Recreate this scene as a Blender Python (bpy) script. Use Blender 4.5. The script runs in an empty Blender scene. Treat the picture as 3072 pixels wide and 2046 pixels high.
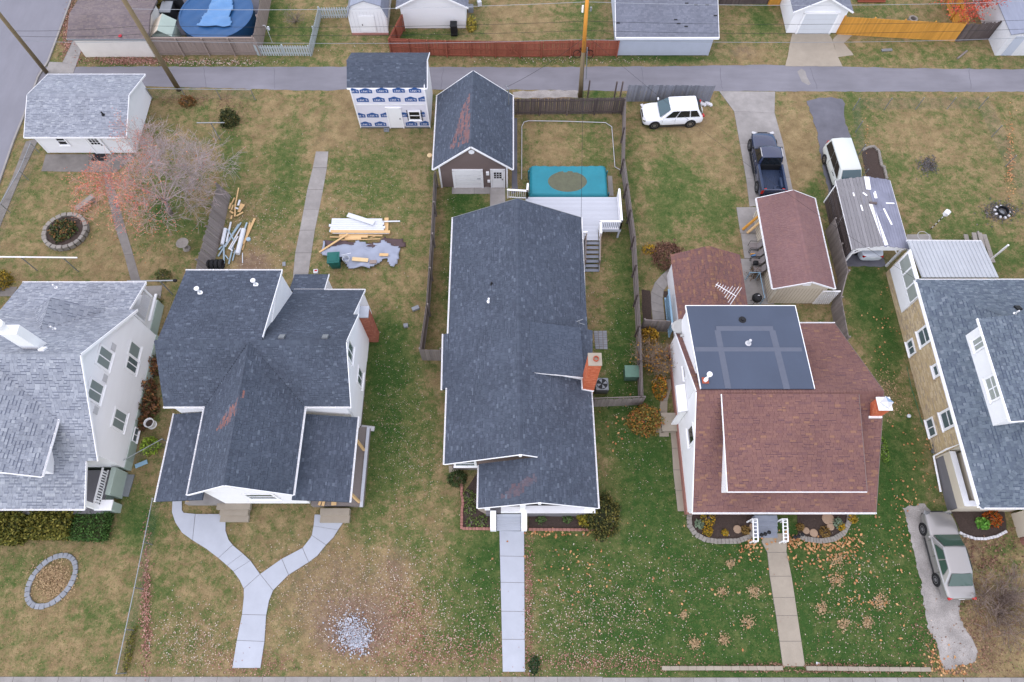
import bpy, bmesh, math, random
import numpy as np
from mathutils import Vector, Matrix, Quaternion
random.seed(7); np.random.seed(7)
S = bpy.context.scene
COL = S.collection
R = math.radians
V = Vector

# ---------------------------------------------------------------- camera
CAM_H, TILT = 42.0, R(24.6)
cam_d = bpy.data.cameras.new('camera'); cam_d.lens = 24; cam_d.sensor_width = 36
cam_d.clip_start = 0.5; cam_d.clip_end = 3000
cam = bpy.data.objects.new('camera', cam_d); COL.objects.link(cam)
cam.location = (0, 0, CAM_H); cam.rotation_euler = (TILT, 0, 0)
S.camera = cam

# ---------------------------------------------------------------- sky, sun, exposure
SUN_EL, SUN_AZ = R(66), R(240)          # azimuth clockwise from +Y: light from the front left
w = bpy.data.worlds.new('World'); S.world = w; w.use_nodes = True
nt = w.node_tree; nt.nodes.clear()
sky = nt.nodes.new('ShaderNodeTexSky'); sky.sky_type = 'NISHITA'; sky.sun_disc = False
sky.sun_elevation = SUN_EL; sky.sun_rotation = SUN_AZ
sky.air_density = 1.0; sky.dust_density = 0.6; sky.ozone_density = 1.0
bg = nt.nodes.new('ShaderNodeBackground'); bg.inputs['Strength'].default_value = 0.12
wo = nt.nodes.new('ShaderNodeOutputWorld')
nt.links.new(sky.outputs[0], bg.inputs[0]); nt.links.new(bg.outputs[0], wo.inputs[0])
sd = bpy.data.lights.new('sun', 'SUN'); sd.energy = 1.5; sd.angle = R(175); sd.color = (1.0, 0.82, 0.64)
so = bpy.data.objects.new('sun', sd); COL.objects.link(so)
sun_dir = V((math.sin(SUN_AZ) * math.cos(SUN_EL), math.cos(SUN_AZ) * math.cos(SUN_EL), math.sin(SUN_EL)))
so.rotation_euler = sun_dir.to_track_quat('Z', 'Y').to_euler(); so.location = (-30, 0, 60)
S.view_settings.view_transform = 'Standard'; S.view_settings.look = 'None'
S.view_settings.exposure = 1.35; S.view_settings.gamma = 1.0
try: S.view_settings.use_curve_mapping = False
except Exception: pass
S.cycles.max_bounces = 5; S.cycles.diffuse_bounces = 3; S.cycles.glossy_bounces = 2
S.cycles.transparent_max_bounces = 8

# ---------------------------------------------------------------- measuring: survey point of the ground plan -> metres
_f = 2048.0; _s, _c = math.sin(TILT), math.cos(TILT)
def at(px, py, z=0.0):
    u = (px - 1536) / _f; q_ = (1023 - py) / _f
    dy = _c * q_ + _s; dz = _s * q_ - _c
    t = (z - CAM_H) / dz
    return V((u * t, dy * t, z))
def tp(k, zx, zy, z=0.0):
    return at([0, 760, 1520, 2272][(k - 1) % 4] + zx * .34438, [0, 500, 1000, 1506][(k - 1) // 4] + zy * .34438, z)
def plan(X, Y, Z=0.0):
    d = Y * _s + (CAM_H - Z) * _c; v = Y * _c + (Z - CAM_H) * _s
    return 1536 + _f * X / d, 1023 - _f * v / d
def z_for_y(px, py, Y):
    return min((abs(at(px, py, z / 50).y - Y), z / 50) for z in range(0, 600))[1]
def z_for_x(px, py, X):
    return min((abs(at(px, py, z / 50).x - X), z / 50) for z in range(0, 600))[1]
def on_plane(px, py, fn):
    best = None
    for k in range(0, 500):
        z = k / 50; p = at(px, py, z); e = abs(fn(p.x, p.y) - z)
        if best is None or e < best[0]: best = (e, p)
    return best[1]

# ---------------------------------------------------------------- colours and materials
def D(r, g, b):
    f = lambda c: (c / 255 / 12.92) if c / 255 <= .04045 else ((c / 255 + .055) / 1.055) ** 2.4
    return (f(r), f(g), f(b), 1.0)
def C(r, g, b): return tuple(x * .78 for x in D(r, g, b)[:3]) + (1.0,)
MATS = {}
def mat(name, col, rough=.8, var=.12, scale=2.0, bump=0.0, bscale=30.0, metal=0.0, tint=False, objvar=0.0, spec=.3, stretch=None, coat=0.0, detail=6.0, var2=0.0, scale2=.3):
    """noise-varied surface; tint=True multiplies the face colour attribute in"""
    m = bpy.data.materials.new(name); m.use_nodes = True; n = m.node_tree; n.nodes.clear(); L = n.links
    out = n.nodes.new('ShaderNodeOutputMaterial'); b = n.nodes.new('ShaderNodeBsdfPrincipled')
    L.new(b.outputs[0], out.inputs[0])
    b.inputs['Roughness'].default_value = rough; b.inputs['Metallic'].default_value = metal
    b.inputs['Specular IOR Level'].default_value = spec
    if coat: b.inputs['Coat Weight'].default_value = coat; b.inputs['Coat Roughness'].default_value = .08
    geo = n.nodes.new('ShaderNodeNewGeometry'); vec = geo.outputs['Position']
    if stretch:
        mp = n.nodes.new('ShaderNodeMapping'); mp.inputs['Scale'].default_value = stretch
        L.new(vec, mp.inputs['Vector']); vec = mp.outputs[0]
    nz = n.nodes.new('ShaderNodeTexNoise'); nz.inputs['Scale'].default_value = scale; nz.inputs['Detail'].default_value = detail
    nz.inputs['Roughness'].default_value = .65
    L.new(vec, nz.inputs['Vector'])
    mr = n.nodes.new('ShaderNodeMapRange'); mr.inputs['From Min'].default_value = .25; mr.inputs['From Max'].default_value = .75
    mr.inputs['To Min'].default_value = 1 - var; mr.inputs['To Max'].default_value = 1 + var
    L.new(nz.outputs['Fac'], mr.inputs['Value']); fac = mr.outputs[0]
    if var2:
        n2 = n.nodes.new('ShaderNodeTexNoise'); n2.inputs['Scale'].default_value = scale2; n2.inputs['Detail'].default_value = 4
        L.new(geo.outputs['Position'], n2.inputs['Vector'])
        m2 = n.nodes.new('ShaderNodeMapRange'); m2.inputs['From Min'].default_value = .3; m2.inputs['From Max'].default_value = .7
        m2.inputs['To Min'].default_value = 1 - var2; m2.inputs['To Max'].default_value = 1 + var2
        L.new(n2.outputs['Fac'], m2.inputs['Value'])
        mm = n.nodes.new('ShaderNodeMath'); mm.operation = 'MULTIPLY'; L.new(fac, mm.inputs[0]); L.new(m2.outputs[0], mm.inputs[1]); fac = mm.outputs[0]
    if objvar:
        oi = n.nodes.new('ShaderNodeObjectInfo'); m3 = n.nodes.new('ShaderNodeMapRange')
        m3.inputs['To Min'].default_value = 1 - objvar; m3.inputs['To Max'].default_value = 1 + objvar
        L.new(oi.outputs['Random'], m3.inputs['Value'])
        mm = n.nodes.new('ShaderNodeMath'); mm.operation = 'MULTIPLY'; L.new(fac, mm.inputs[0]); L.new(m3.outputs[0], mm.inputs[1]); fac = mm.outputs[0]
    vm = n.nodes.new('ShaderNodeVectorMath'); vm.operation = 'SCALE'; vm.inputs[0].default_value = col[:3]
    if tint:
        a = n.nodes.new('ShaderNodeAttribute'); a.attribute_name = 'tint'; L.new(a.outputs['Color'], vm.inputs[0])
    L.new(fac, vm.inputs['Scale']); L.new(vm.outputs[0], b.inputs['Base Color'])
    if bump:
        bn = n.nodes.new('ShaderNodeTexNoise'); bn.inputs['Scale'].default_value = bscale; bn.inputs['Detail'].default_value = 4
        L.new(vec, bn.inputs['Vector'])
        bp = n.nodes.new('ShaderNodeBump'); bp.inputs['Strength'].default_value = bump; bp.inputs['Distance'].default_value = .03
        L.new(bn.outputs['Fac'], bp.inputs['Height']); L.new(bp.outputs[0], b.inputs['Normal'])
    MATS[name] = m
    return m
def chain_mat(name):
    m = bpy.data.materials.new(name); m.use_nodes = True; n = m.node_tree; n.nodes.clear(); L = n.links
    out = n.nodes.new('ShaderNodeOutputMaterial'); mix = n.nodes.new('ShaderNodeMixShader')
    tr = n.nodes.new('ShaderNodeBsdfTransparent'); b = n.nodes.new('ShaderNodeBsdfPrincipled')
    b.inputs['Base Color'].default_value = C(140, 146, 146); b.inputs['Roughness'].default_value = .6; b.inputs['Metallic'].default_value = .3
    geo = n.nodes.new('ShaderNodeNewGeometry')
    nz = n.nodes.new('ShaderNodeTexNoise'); nz.inputs['Scale'].default_value = 9; L.new(geo.outputs['Position'], nz.inputs['Vector'])
    mr = n.nodes.new('ShaderNodeMapRange'); mr.inputs['To Min'].default_value = .04; mr.inputs['To Max'].default_value = .22
    L.new(nz.outputs['Fac'], mr.inputs['Value']); L.new(mr.outputs[0], mix.inputs[0])
    L.new(tr.outputs[0], mix.inputs[1]); L.new(b.outputs[0], mix.inputs[2]); L.new(mix.outputs[0], out.inputs[0])
    return m

M = {}
M['shingle'] = mat('asphalt_shingle', (1, 1, 1), .92, .16, 24, bump=.25, bscale=120, tint=True, spec=.2, var2=.10, scale2=.45)
M['tinted'] = mat('tinted', (1, 1, 1), .85, .12, 14, tint=True, spec=.25)
M['leaf'] = mat('leaf', (1, 1, 1), .75, .15, 9, tint=True, spec=.25)
M['brick'] = mat('brick', (1, 1, 1), .9, .15, 18, bump=.2, bscale=90, tint=True, spec=.2)
M['white'] = mat('white_paint', D(234, 234, 234), .55, .03, .8, var2=.03, scale2=.4)
M['trim'] = mat('white_trim', D(240, 240, 241), .45, .03, 2)
M['siding'] = mat('white_siding', D(232, 232, 233), .6, .03, .7, stretch=(.6, .6, 3))
M['soffit'] = mat('grey_white', D(190, 190, 192), .7, .05, 2)
M['cream'] = mat('cream_wall', D(214, 208, 200), .8, .06, 1.5, bump=.1)
M['beige'] = mat('beige_siding', D(200, 190, 172), .75, .05, 1.2)
M['greywall'] = mat('grey_wall', D(176, 182, 194), .8, .05, 1.2, bump=.08)
M['brownsiding'] = mat('brown_siding', D(112, 98, 94), .7, .05, 1.2)
M['sage'] = mat('sage_foundation', D(160, 174, 164), .8, .06, 2)
M['greyfloor'] = mat('porch_floor_grey', C(128, 126, 130), .6, .06, 2)
M['deckgrey'] = mat('deck_board_grey', C(206, 210, 218), .65, .05, 3, objvar=.05, stretch=(.5, 6, 6))
M['tanmortar'] = mat('tan_mortar', D(150, 132, 108), .9, .1, 4)
M['mortar'] = mat('mortar', D(150, 128, 115), .95, .1, 6)
M['concrete'] = mat('old_concrete', C(158, 154, 150), .9, .18, 1.6, bump=.15, bscale=40, objvar=.05, var2=.10, scale2=.5)
M['concdark'] = mat('stained_concrete', C(132, 127, 122), .9, .2, 1.8, bump=.15, bscale=40, objvar=.05, var2=.12, scale2=.6)
M['concnew'] = mat('new_concrete', C(188, 193, 202), .85, .06, 1.2, bump=.05, bscale=60, objvar=.02, var2=.03, scale2=.5)
M['conctan'] = mat('tan_concrete', C(168, 158, 142), .9, .09, 1.5, bump=.12, objvar=.05, var2=.06, scale2=.5)
M['asphalt'] = mat('worn_asphalt', C(136, 135, 142), .9, .13, .9, bump=.12, bscale=60, stretch=(.25, 1.2, 1), var2=.13, scale2=.25, detail=9)
M['street'] = mat('street_asphalt', C(138, 138, 146), .9, .07, 1.2, bump=.1, bscale=60, stretch=(1.2, .3, 1), var2=.07, scale2=.18, detail=9)
M['blacktop'] = mat('blacktop', C(112, 112, 120), .9, .12, 1.6, bump=.15, bscale=50, var2=.12, scale2=.7)
M['gravel'] = mat('gravel', C(168, 163, 158), .95, .3, 16, bump=.6, bscale=40, var2=.22, scale2=1.1)
M['soil'] = mat('soil_mulch', C(78, 66, 60), .95, .35, 12, bump=.7, bscale=40)
M['dirt'] = mat('bare_dirt', C(150, 130, 108), .95, .2, 5, bump=.3, bscale=40)
M['membrane'] = mat('rubber_membrane', C(78, 88, 106), .6, .05, .9, var2=.08, scale2=.35, stretch=(1, .4, 1))
M['membseam'] = mat('membrane_seam', C(100, 106, 120), .6, .06, 3)
M['glass'] = mat('window_glass', D(86, 100, 104), .12, .08, 1.5, spec=.6)
M['glassdark'] = mat('dark_glass', C(30, 34, 38), .08, .1, 1.5, spec=.7)
M['curtain'] = mat('drawn_blind', D(122, 134, 132), .4, .06, 8, spec=.5, stretch=(1, 1, 8))
M['screen'] = mat('window_screen', D(150, 156, 150), .5, .05, 3)
M['black'] = mat('black_plastic', D(28, 29, 32), .6, .1, 4)
M['rubber'] = mat('tyre_rubber', D(34, 34, 36), .85, .12, 8)
M['rim'] = mat('alloy_rim', C(176, 178, 182), .3, .05, 4, metal=.8)
M['steel'] = mat('galvanised_steel', D(150, 154, 158), .45, .06, 6, metal=.6)
M['metalgrey'] = mat('grey_metal', D(128, 132, 136), .5, .06, 4, metal=.4)
M['metalroof'] = mat('ribbed_metal_roof', C(196, 200, 204), .4, .04, 1, metal=.25, var2=.05, scale2=.6)
M['oldmetal'] = mat('old_metal_roof', C(150, 156, 172), .5, .12, 2, metal=.3, stretch=(3, .3, 1))
M['greywood'] = mat('weathered_wood', D(128, 120, 116), .9, .2, 5, objvar=.16, bump=.2, bscale=40, stretch=(6, 6, .6))
M['bluewood'] = mat('silvered_wood', D(118, 120, 128), .9, .22, 5, objvar=.22, bump=.2, bscale=40, stretch=(6, 6, .6))
M['taupewood'] = mat('taupe_wood', D(142, 128, 120), .85, .12, 5, objvar=.10, bump=.2, stretch=(6, 6, .6))
M['darkwood'] = mat('dark_old_wood', D(92, 82, 80), .9, .22, 5, objvar=.22, bump=.2, stretch=(6, 6, .6))
M['redwood'] = mat('red_stained_wood', D(146, 84, 66), .8, .16, 5, objvar=.12, bump=.15, stretch=(6, 6, .6))
M['orangewood'] = mat('new_orange_wood', D(198, 142, 62), .7, .12, 4, objvar=.12, bump=.1, stretch=(5, 5, .6))
M['palewood'] = mat('pale_new_wood', D(212, 186, 142), .75, .1, 4, objvar=.08)
M['lumber'] = mat('fresh_lumber', D(204, 170, 122), .75, .12, 6, objvar=.10, stretch=(1, 6, 6))
M['palepicket'] = mat('pale_grey_picket', D(168, 176, 178), .7, .07, 4, objvar=.06)
M['pole'] = mat('utility_pole_wood', D(118, 104, 80), .9, .2, 4, bump=.3, bscale=25, stretch=(6, 6, .5))
M['poletop'] = mat('orange_lit_pole_wood', D(206, 140, 58), .8, .12, 4, bump=.2, stretch=(6, 6, .5))  # orange light on the upper pole, painted in as wood colour
M['stair'] = mat('grey_stair_paint', C(150, 156, 168), .6, .06, 3, objvar=.04)
M['vinyl'] = mat('white_vinyl_board', D(205, 209, 214), .4, .03, 2, objvar=.03)
M['pipe'] = mat('aluminium_gutter_scrap', C(168, 190, 202), .35, .06, 3, objvar=.10)
M['teal'] = mat('teal_pool_cover', D(36, 122, 136), .5, .07, 1.5, var2=.06, scale2=.8, bump=.25, bscale=2.5)
M['puddle'] = mat('murky_puddle', C(88, 92, 66), .15, .25, 4, spec=.6)
M['bluecover'] = mat('blue_pool_cover', D(34, 78, 122), .45, .10, 1.2, bump=.4, bscale=2.2)
M['bluelight'] = mat('pale_blue_tarp', D(88, 130, 174), .45, .10, 1.4, bump=.5, bscale=2.5)
M['tarp'] = mat('grey_tarp', C(164, 172, 190), .6, .08, 2, bump=.5, bscale=3)
M['tarpbrown'] = mat('brown_tarp', C(92, 74, 76), .6, .1, 2, bump=.5, bscale=3)
M['bingreen'] = mat('green_bin_plastic', C(26, 104, 96), .45, .08, 2)
M['bark'] = mat('grey_bark', D(136, 124, 120), .9, .2, 8)
M['twig'] = mat('bare_twig', C(150, 134, 128), .9, .15, 4, tint=True)
M['stone'] = mat('rough_stone', C(152, 146, 138), .95, .18, 6, bump=.4, bscale=20, objvar=.10)
M['whitestone'] = mat('painted_stone', D(206, 206, 208), .85, .08, 6, bump=.3, objvar=.05)
M['redpaver'] = mat('red_edging_paver', C(170, 122, 110), .9, .12, 6, bump=.3, objvar=.10)
M['greypaver'] = mat('grey_paver', C(150, 154, 160), .9, .12, 4, bump=.2, objvar=.10)
M['oldplank'] = mat('bare_roof_plank', C(142, 140, 142), .9, .18, 5, bump=.3, objvar=.10, stretch=(6, .5, 4))
M['felt'] = mat('torn_roofing_felt', C(140, 142, 158), .85, .12, 2, bump=.3, objvar=.05, stretch=(1, .5, 1), var2=.12, scale2=.9)
M['darkplank'] = mat('dark_slat', D(74, 64, 60), .9, .25, 5, objvar=.25, stretch=(1, .6, 6))
M['glaze'] = mat('chimney_pot_clay', C(176, 88, 62), .7, .1, 5)
M['chain'] = chain_mat('chain_link_fabric')
M['carwhite'] = mat('white_car_paint', D(232, 234, 238), .28, .02, 1, spec=.5, coat=.6)
M['carwhite2'] = mat('white_sedan_paint', D(206, 212, 220), .3, .02, 1, spec=.5, coat=.5)
M['carnavy'] = mat('navy_car_paint', D(34, 46, 74), .22, .05, 1, spec=.5, coat=.8)
M['carbeige'] = mat('pale_beige_car_paint', D(196, 200, 194), .32, .02, 1, spec=.5, coat=.5)
M['carsilver'] = mat('silver_gold_car_paint', D(148, 146, 144), .32, .02, 1, spec=.5, coat=.5, metal=.5)
M['carglass'] = mat('car_glass', C(52, 84, 92), .08, .06, 1, spec=.7)
M['cargreen'] = mat('tinted_car_glass', C(62, 86, 76), .08, .1, 2, spec=.7)
M['seam'] = mat('dark_seam', C(60, 60, 62), .6, .05, 3)
M['bedliner'] = mat('truck_bed_liner', C(52, 66, 92), .5, .1, 3)
M['red'] = mat('red_lens', C(190, 30, 30), .25, .05, 3, spec=.5)
M['amber'] = mat('amber_lens', C(220, 120, 40), .3, .05, 3)
M['chrome'] = mat('chrome', C(220, 222, 226), .15, .03, 3, metal=.9)
M['blueprint'] = mat('blue_print', C(52, 96, 160), .6, .05, 3)
M['wrap'] = mat('house_wrap', D(220, 218, 226), .55, .04, 1.2, var2=.04, scale2=.8)
M['paleblue'] = mat('pale_blue_metal', C(150, 186, 208), .45, .05, 2)
M['dish'] = mat('dish_grey', C(196, 196, 192), .4, .04, 2)
M['greenbox'] = mat('utility_green', C(104, 138, 122), .6, .08, 3)
M['mesh'] = mat('chair_mesh', C(150, 142, 140), .8, .08, 5)
M['blueplastic'] = mat('blue_plastic', C(30, 120, 190), .5, .06, 3)
M['log'] = mat('cut_log_end', C(176, 150, 126), .9, .12, 10)
M['flagred'] = mat('flag_red', C(196, 54, 66), .8, .05, 3)
M['hose'] = mat('green_hose', C(52, 120, 84), .6, .05, 3)

# ---------------------------------------------------------------- building helpers
W = {}                                   # object name -> world position of its origin (unrotated things)
def wloc(o): return W.get(o.name, V((0, 0, 0))) if o else V((0, 0, 0))
def tag(o, label=None, cat=None, group=None, kind=None):
    if label: o['label'] = label
    if cat: o['category'] = cat
    if group: o['group'] = group
    if kind: o['kind'] = kind
    return o
def thing(name, label, cat, loc, rotz=0.0, group=None):
    o = bpy.data.objects.new(name, None); COL.objects.link(o)
    o.location = loc; o.rotation_euler = (0, 0, rotz); o.empty_display_size = .3
    W[o.name] = V(loc) if not rotz else V((0, 0, 0))
    return tag(o, label, cat, group)
def place(name, me, parent, world, rot=None):
    """shared mesh as an object of its own"""
    o = bpy.data.objects.new(name, me); COL.objects.link(o)
    if parent: o.parent = parent
    o.location = V(world) - wloc(parent)
    if rot is not None:
        o.rotation_mode = 'QUATERNION'; o.rotation_quaternion = rot
    W[o.name] = V(world)
    return o

class MB:
    def __init__(s): s.v = []; s.f = []; s.c = []; s.cur = None
    def add(s, vs, fs):
        n = len(s.v); s.v += [tuple(p) for p in vs]
        for f in fs: s.f.append(tuple(i + n for i in f)); s.c.append(s.cur)
        return s
    def quad(s, *p): return s.add(p, [tuple(range(len(p)))])
    def box(s, c, d, rz=0.0, rot=None):
        x, y, z = d[0] / 2, d[1] / 2, d[2] / 2
        m = rot if rot is not None else Matrix.Rotation(rz, 3, 'Z')
        vs = [V(c) + m @ V((sx * x, sy * y, sz * z)) for sz in (-1, 1) for sy in (-1, 1) for sx in (-1, 1)]
        return s.add(vs, [(0, 2, 3, 1), (4, 5, 7, 6), (0, 1, 5, 4), (2, 6, 7, 3), (0, 4, 6, 2), (1, 3, 7, 5)])
    def bar(s, a, b, w, h=None, up=V((0, 0, 1))):
        """rectangular bar from a to b; w across, h along 'up'"""
        a, b = V(a), V(b); h = h or w
        d = (b - a).normalized()
        x = d.cross(up)
        if x.length < 1e-4: x = d.cross(V((1, 0, 0)))
        x.normalize(); y = x.cross(d).normalized()
        vs = []
        for p in (a, b):
            for sy in (-1, 1):
                for sx in (-1, 1): vs.append(p + x * (sx * w / 2) + y * (sy * h / 2))
        return s.add(vs, [(0, 1, 3, 2), (4, 6, 7, 5), (0, 4, 5, 1), (1, 5, 7, 3), (3, 7, 6, 2), (2, 6, 4, 0)])
    def tube(s, pts, r, n=6, cap=True):
        pts = [V(p) for p in pts]; rs = r if isinstance(r, (list, tuple)) else [r] * len(pts)
        rings = []
        for i, p in enumerate(pts):
            d = (pts[min(i + 1, len(pts) - 1)] - pts[max(i - 1, 0)]).normalized()
            x = d.cross(V((0, 0, 1)))
            if x.length < 1e-3: x = V((1, 0, 0))
            x.normalize(); y = x.cross(d)
            rings.append([p + (x * math.cos(2 * math.pi * k / n) + y * math.sin(2 * math.pi * k / n)) * rs[i] for k in range(n)])
        vs = [q_ for r_ in rings for q_ in r_]; fs = []
        for i in range(len(pts) - 1):
            for k in range(n):
                fs.append((i * n + k, i * n + (k + 1) % n, (i + 1) * n + (k + 1) % n, (i + 1) * n + k))
        if cap: fs += [tuple(reversed(range(n))), tuple(range((len(pts) - 1) * n, len(pts) * n))]
        return s.add(vs, fs)
    def lathe(s, c, prof, n=16, axis='Z', cap=True):
        c = V(c); vs = []
        for r, h in prof:
            for k in range(n):
                a = 2 * math.pi * k / n
                p = V((r * math.cos(a), r * math.sin(a), h))
                if axis == 'Y': p = V((p.x, p.z, p.y))
                elif axis == 'X': p = V((p.z, p.x, p.y))
                vs.append(c + p)
        fs = []
        for i in range(len(prof) - 1):
            for k in range(n): fs.append((i * n + k, i * n + (k + 1) % n, (i + 1) * n + (k + 1) % n, (i + 1) * n + k))
        if cap: fs += [tuple(reversed(range(n))), tuple(range((len(prof) - 1) * n, len(prof) * n))]
        return s.add(vs, fs)
    def prism(s, poly, z0, z1):
        n = len(poly)
        vs = [V((p[0], p[1], z0)) for p in poly] + [V((p[0], p[1], z1)) for p in poly]
        a = sum(poly[i][0] * poly[(i + 1) % n][1] - poly[(i + 1) % n][0] * poly[i][1] for i in range(n))
        idx = list(range(n)) if a > 0 else list(reversed(range(n)))
        fs = [tuple(reversed(idx)), tuple(i + n for i in idx)]
        for k in range(n):
            i, j = idx[k], idx[(k + 1) % n]; fs.append((i, j, j + n, i + n))
        return s.add(vs, fs)
    def slab(s, pts, t):
        """planar 3D polygon given thickness t against its normal"""
        pts = [V(p) for p in pts]; n = len(pts); nr = normal(pts)
        vs = pts + [p - nr * t for p in pts]
        fs = [tuple(range(n)), tuple(reversed(range(n, 2 * n)))]
        for k in range(n): fs.append((k, k + n, (k + 1) % n + n, (k + 1) % n))
        return s.add(vs, fs)
    def mesh(s, name, m, off=V((0, 0, 0)), smooth=False):
        me = bpy.data.meshes.new(name)
        me.from_pydata([(p[0] - off[0], p[1] - off[1], p[2] - off[2]) for p in s.v], [], s.f)
        if m: me.materials.append(m)
        if any(c is not None for c in s.c):
            at_ = me.attributes.new('tint', 'FLOAT_COLOR', 'FACE')
            at_.data.foreach_set('color', [x for c in s.c for x in (c or (1, 1, 1, 1))])
        if smooth:
            me.polygons.foreach_set('use_smooth', [True] * len(me.polygons))
        me.update()
        return me
    def build(s, name, m, parent=None, local=False, smooth=False, kind=None, label=None):
        """one mesh object; coordinates are world ones unless local"""
        m = M[m] if isinstance(m, str) else m
        off = V((0, 0, 0)) if local else wloc(parent)
        o = bpy.data.objects.new(name, s.mesh(name, m, off, smooth)); COL.objects.link(o)
        if parent: o.parent = parent
        W[o.name] = off.copy()
        if kind: o['kind'] = kind
        if label: o['label'] = label
        return o
def normal(pts):
    n = V((0, 0, 0))
    for i in range(len(pts)):
        a, b = pts[i], pts[(i + 1) % len(pts)]
        n += V(((a.y - b.y) * (a.z + b.z), (a.z - b.z) * (a.x + b.x), (a.x - b.x) * (a.y + b.y)))
    return n.normalized()
def solo(name, mb, m, label, cat, base, group=None, smooth=False):
    """a thing that is one mesh, origin at its base"""
    m = M[m] if isinstance(m, str) else m
    o = bpy.data.objects.new(name, mb.mesh(name, m, V(base), smooth)); COL.objects.link(o)
    o.location = base; W[o.name] = V(base)
    return tag(o, label, cat, group)
def struct(name, mb, m, kind='structure', parent=None):
    o = mb.build(name, m, parent)
    if kind: o['kind'] = kind
    return o
def smooth_mod(o, lv=1, bevel=0):
    if bevel:
        b = o.modifiers.new('bevel', 'BEVEL'); b.width = bevel; b.segments = 2; b.limit_method = 'ANGLE'
    if lv:
        s_ = o.modifiers.new('sub', 'SUBSURF'); s_.levels = lv; s_.render_levels = lv
    o.data.polygons.foreach_set('use_smooth', [True] * len(o.data.polygons))
    return o

# ---------------------------------------------------------------- courses: shingles, bricks
PAL = {
 'charcoal': [(C(82, 90, 103), 6), (C(86, 94, 107), 5), (C(78, 85, 98), 4), (C(93, 101, 115), 1.6), (C(104, 113, 126), .4)],
 'charcoalflat': [(C(84, 93, 107), 6), (C(80, 89, 103), 4), (C(88, 97, 111), 3)],
 'silver': [(C(158, 163, 172), 5), (C(166, 171, 180), 4), (C(151, 156, 166), 4), (C(177, 182, 189), 1.2)],
 'greyflat': [(C(124, 128, 140), 6), (C(130, 134, 146), 3), (C(118, 122, 134), 3)],
 'brownred': [(C(130, 97, 91), 6), (C(126, 93, 88), 5), (C(134, 100, 92), 4), (C(146, 110, 92), .8), (C(121, 90, 88), 2)],
 'brownmix': [(C(128, 94, 88), 5), (C(136, 100, 88), 3), (C(148, 112, 90), .8), (C(120, 90, 87), 3)],
 'brownplain': [(C(136, 106, 104), 6), (C(132, 102, 101), 4), (C(139, 107, 103), 2)],
 'bluegrey': [(C(106, 117, 128), 5), (C(114, 125, 136), 4), (C(98, 108, 121), 4), (C(126, 136, 146), 1.2)],
 'oldbrown': [(C(128, 117, 117), 5), (C(121, 111, 113), 4), (C(134, 123, 120), 3)],
 'redbrick': [(D(150, 92, 74), 5), (D(140, 82, 68), 4), (D(164, 106, 86), 2)],
 'orangebrick': [(D(178, 96, 66), 5), (D(168, 87, 60), 4), (D(188, 110, 80), 2)],
 'tanbrick': [(D(192, 172, 138), 5), (D(200, 182, 150), 3), (D(180, 160, 130), 4), (D(186, 164, 126), 3), (D(166, 150, 130), 1.5)],
}
BAND = {'silver': C(112, 118, 132), 'bluegrey': C(80, 90, 106), 'charcoal': C(69, 76, 88), 'charcoalflat': C(72, 80, 94),
        'brownred': C(102, 76, 80), 'brownmix': C(100, 76, 79)}
def pick(pal):
    r = random.random() * sum(w_ for _, w_ in pal)
    for c, w_ in pal:
        r -= w_
        if r <= 0: return c
    return pal[0][0]
def frame_of(poly):
    p = [V(q_) for q_ in poly]; n = normal(p)
    u = (p[1] - p[0]).normalized(); v = n.cross(u)
    return p, u, v, n
def spans(uv, y):
    xs = []
    for i in range(len(uv)):
        (x0, y0), (x1, y1) = uv[i], uv[(i + 1) % len(uv)]
        if (y0 <= y < y1) or (y1 <= y < y0): xs.append(x0 + (y - y0) / (y1 - y0) * (x1 - x0))
    xs.sort()
    return list(zip(xs[::2], xs[1::2]))
def tab(mb, o, u, v, n, w_, h, t, col, band=None, gap=.006):
    """one shingle or brick: wedge lying on the plane"""
    a, b = o + u * gap, o + u * (w_ - gap)
    top = v * (h + .012); lo = n * t; hi = n * (t * .25)
    mb.cur = col
    if band:
        s_ = v * (h * .30); m_ = n * (t * .85)
        mb.add([a, b, a + lo, b + lo, a + s_ + m_, b + s_ + m_, a + top + hi, b + top + hi, a + top, b + top],
               [(4, 5, 7, 6), (0, 1, 3, 2), (0, 2, 4, 6, 8), (1, 9, 7, 5, 3)])
        mb.cur = band; mb.add([a + lo, b + lo, b + s_ + m_, a + s_ + m_], [(0, 1, 2, 3)])
    else:
        mb.add([a, b, a + lo, b + lo, a + top + hi, b + top + hi, a + top, b + top],
               [(2, 3, 5, 4), (0, 1, 3, 2), (0, 2, 4, 6), (1, 7, 5, 3)])
    mb.cur = None
ROOF_GLOW = []                               # (outline, colour): warm glow on the roofs, painted into the shingle colour
def in_poly(x, y, poly):
    r = False
    for i in range(len(poly)):
        (x0, y0), (x1, y1) = poly[i], poly[i - 1]
        if (y0 > y) != (y1 > y) and x < (x1 - x0) * (y - y0) / (y1 - y0) + x0: r = not r
    return r
CAMP = V((0, 0, CAM_H))
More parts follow.
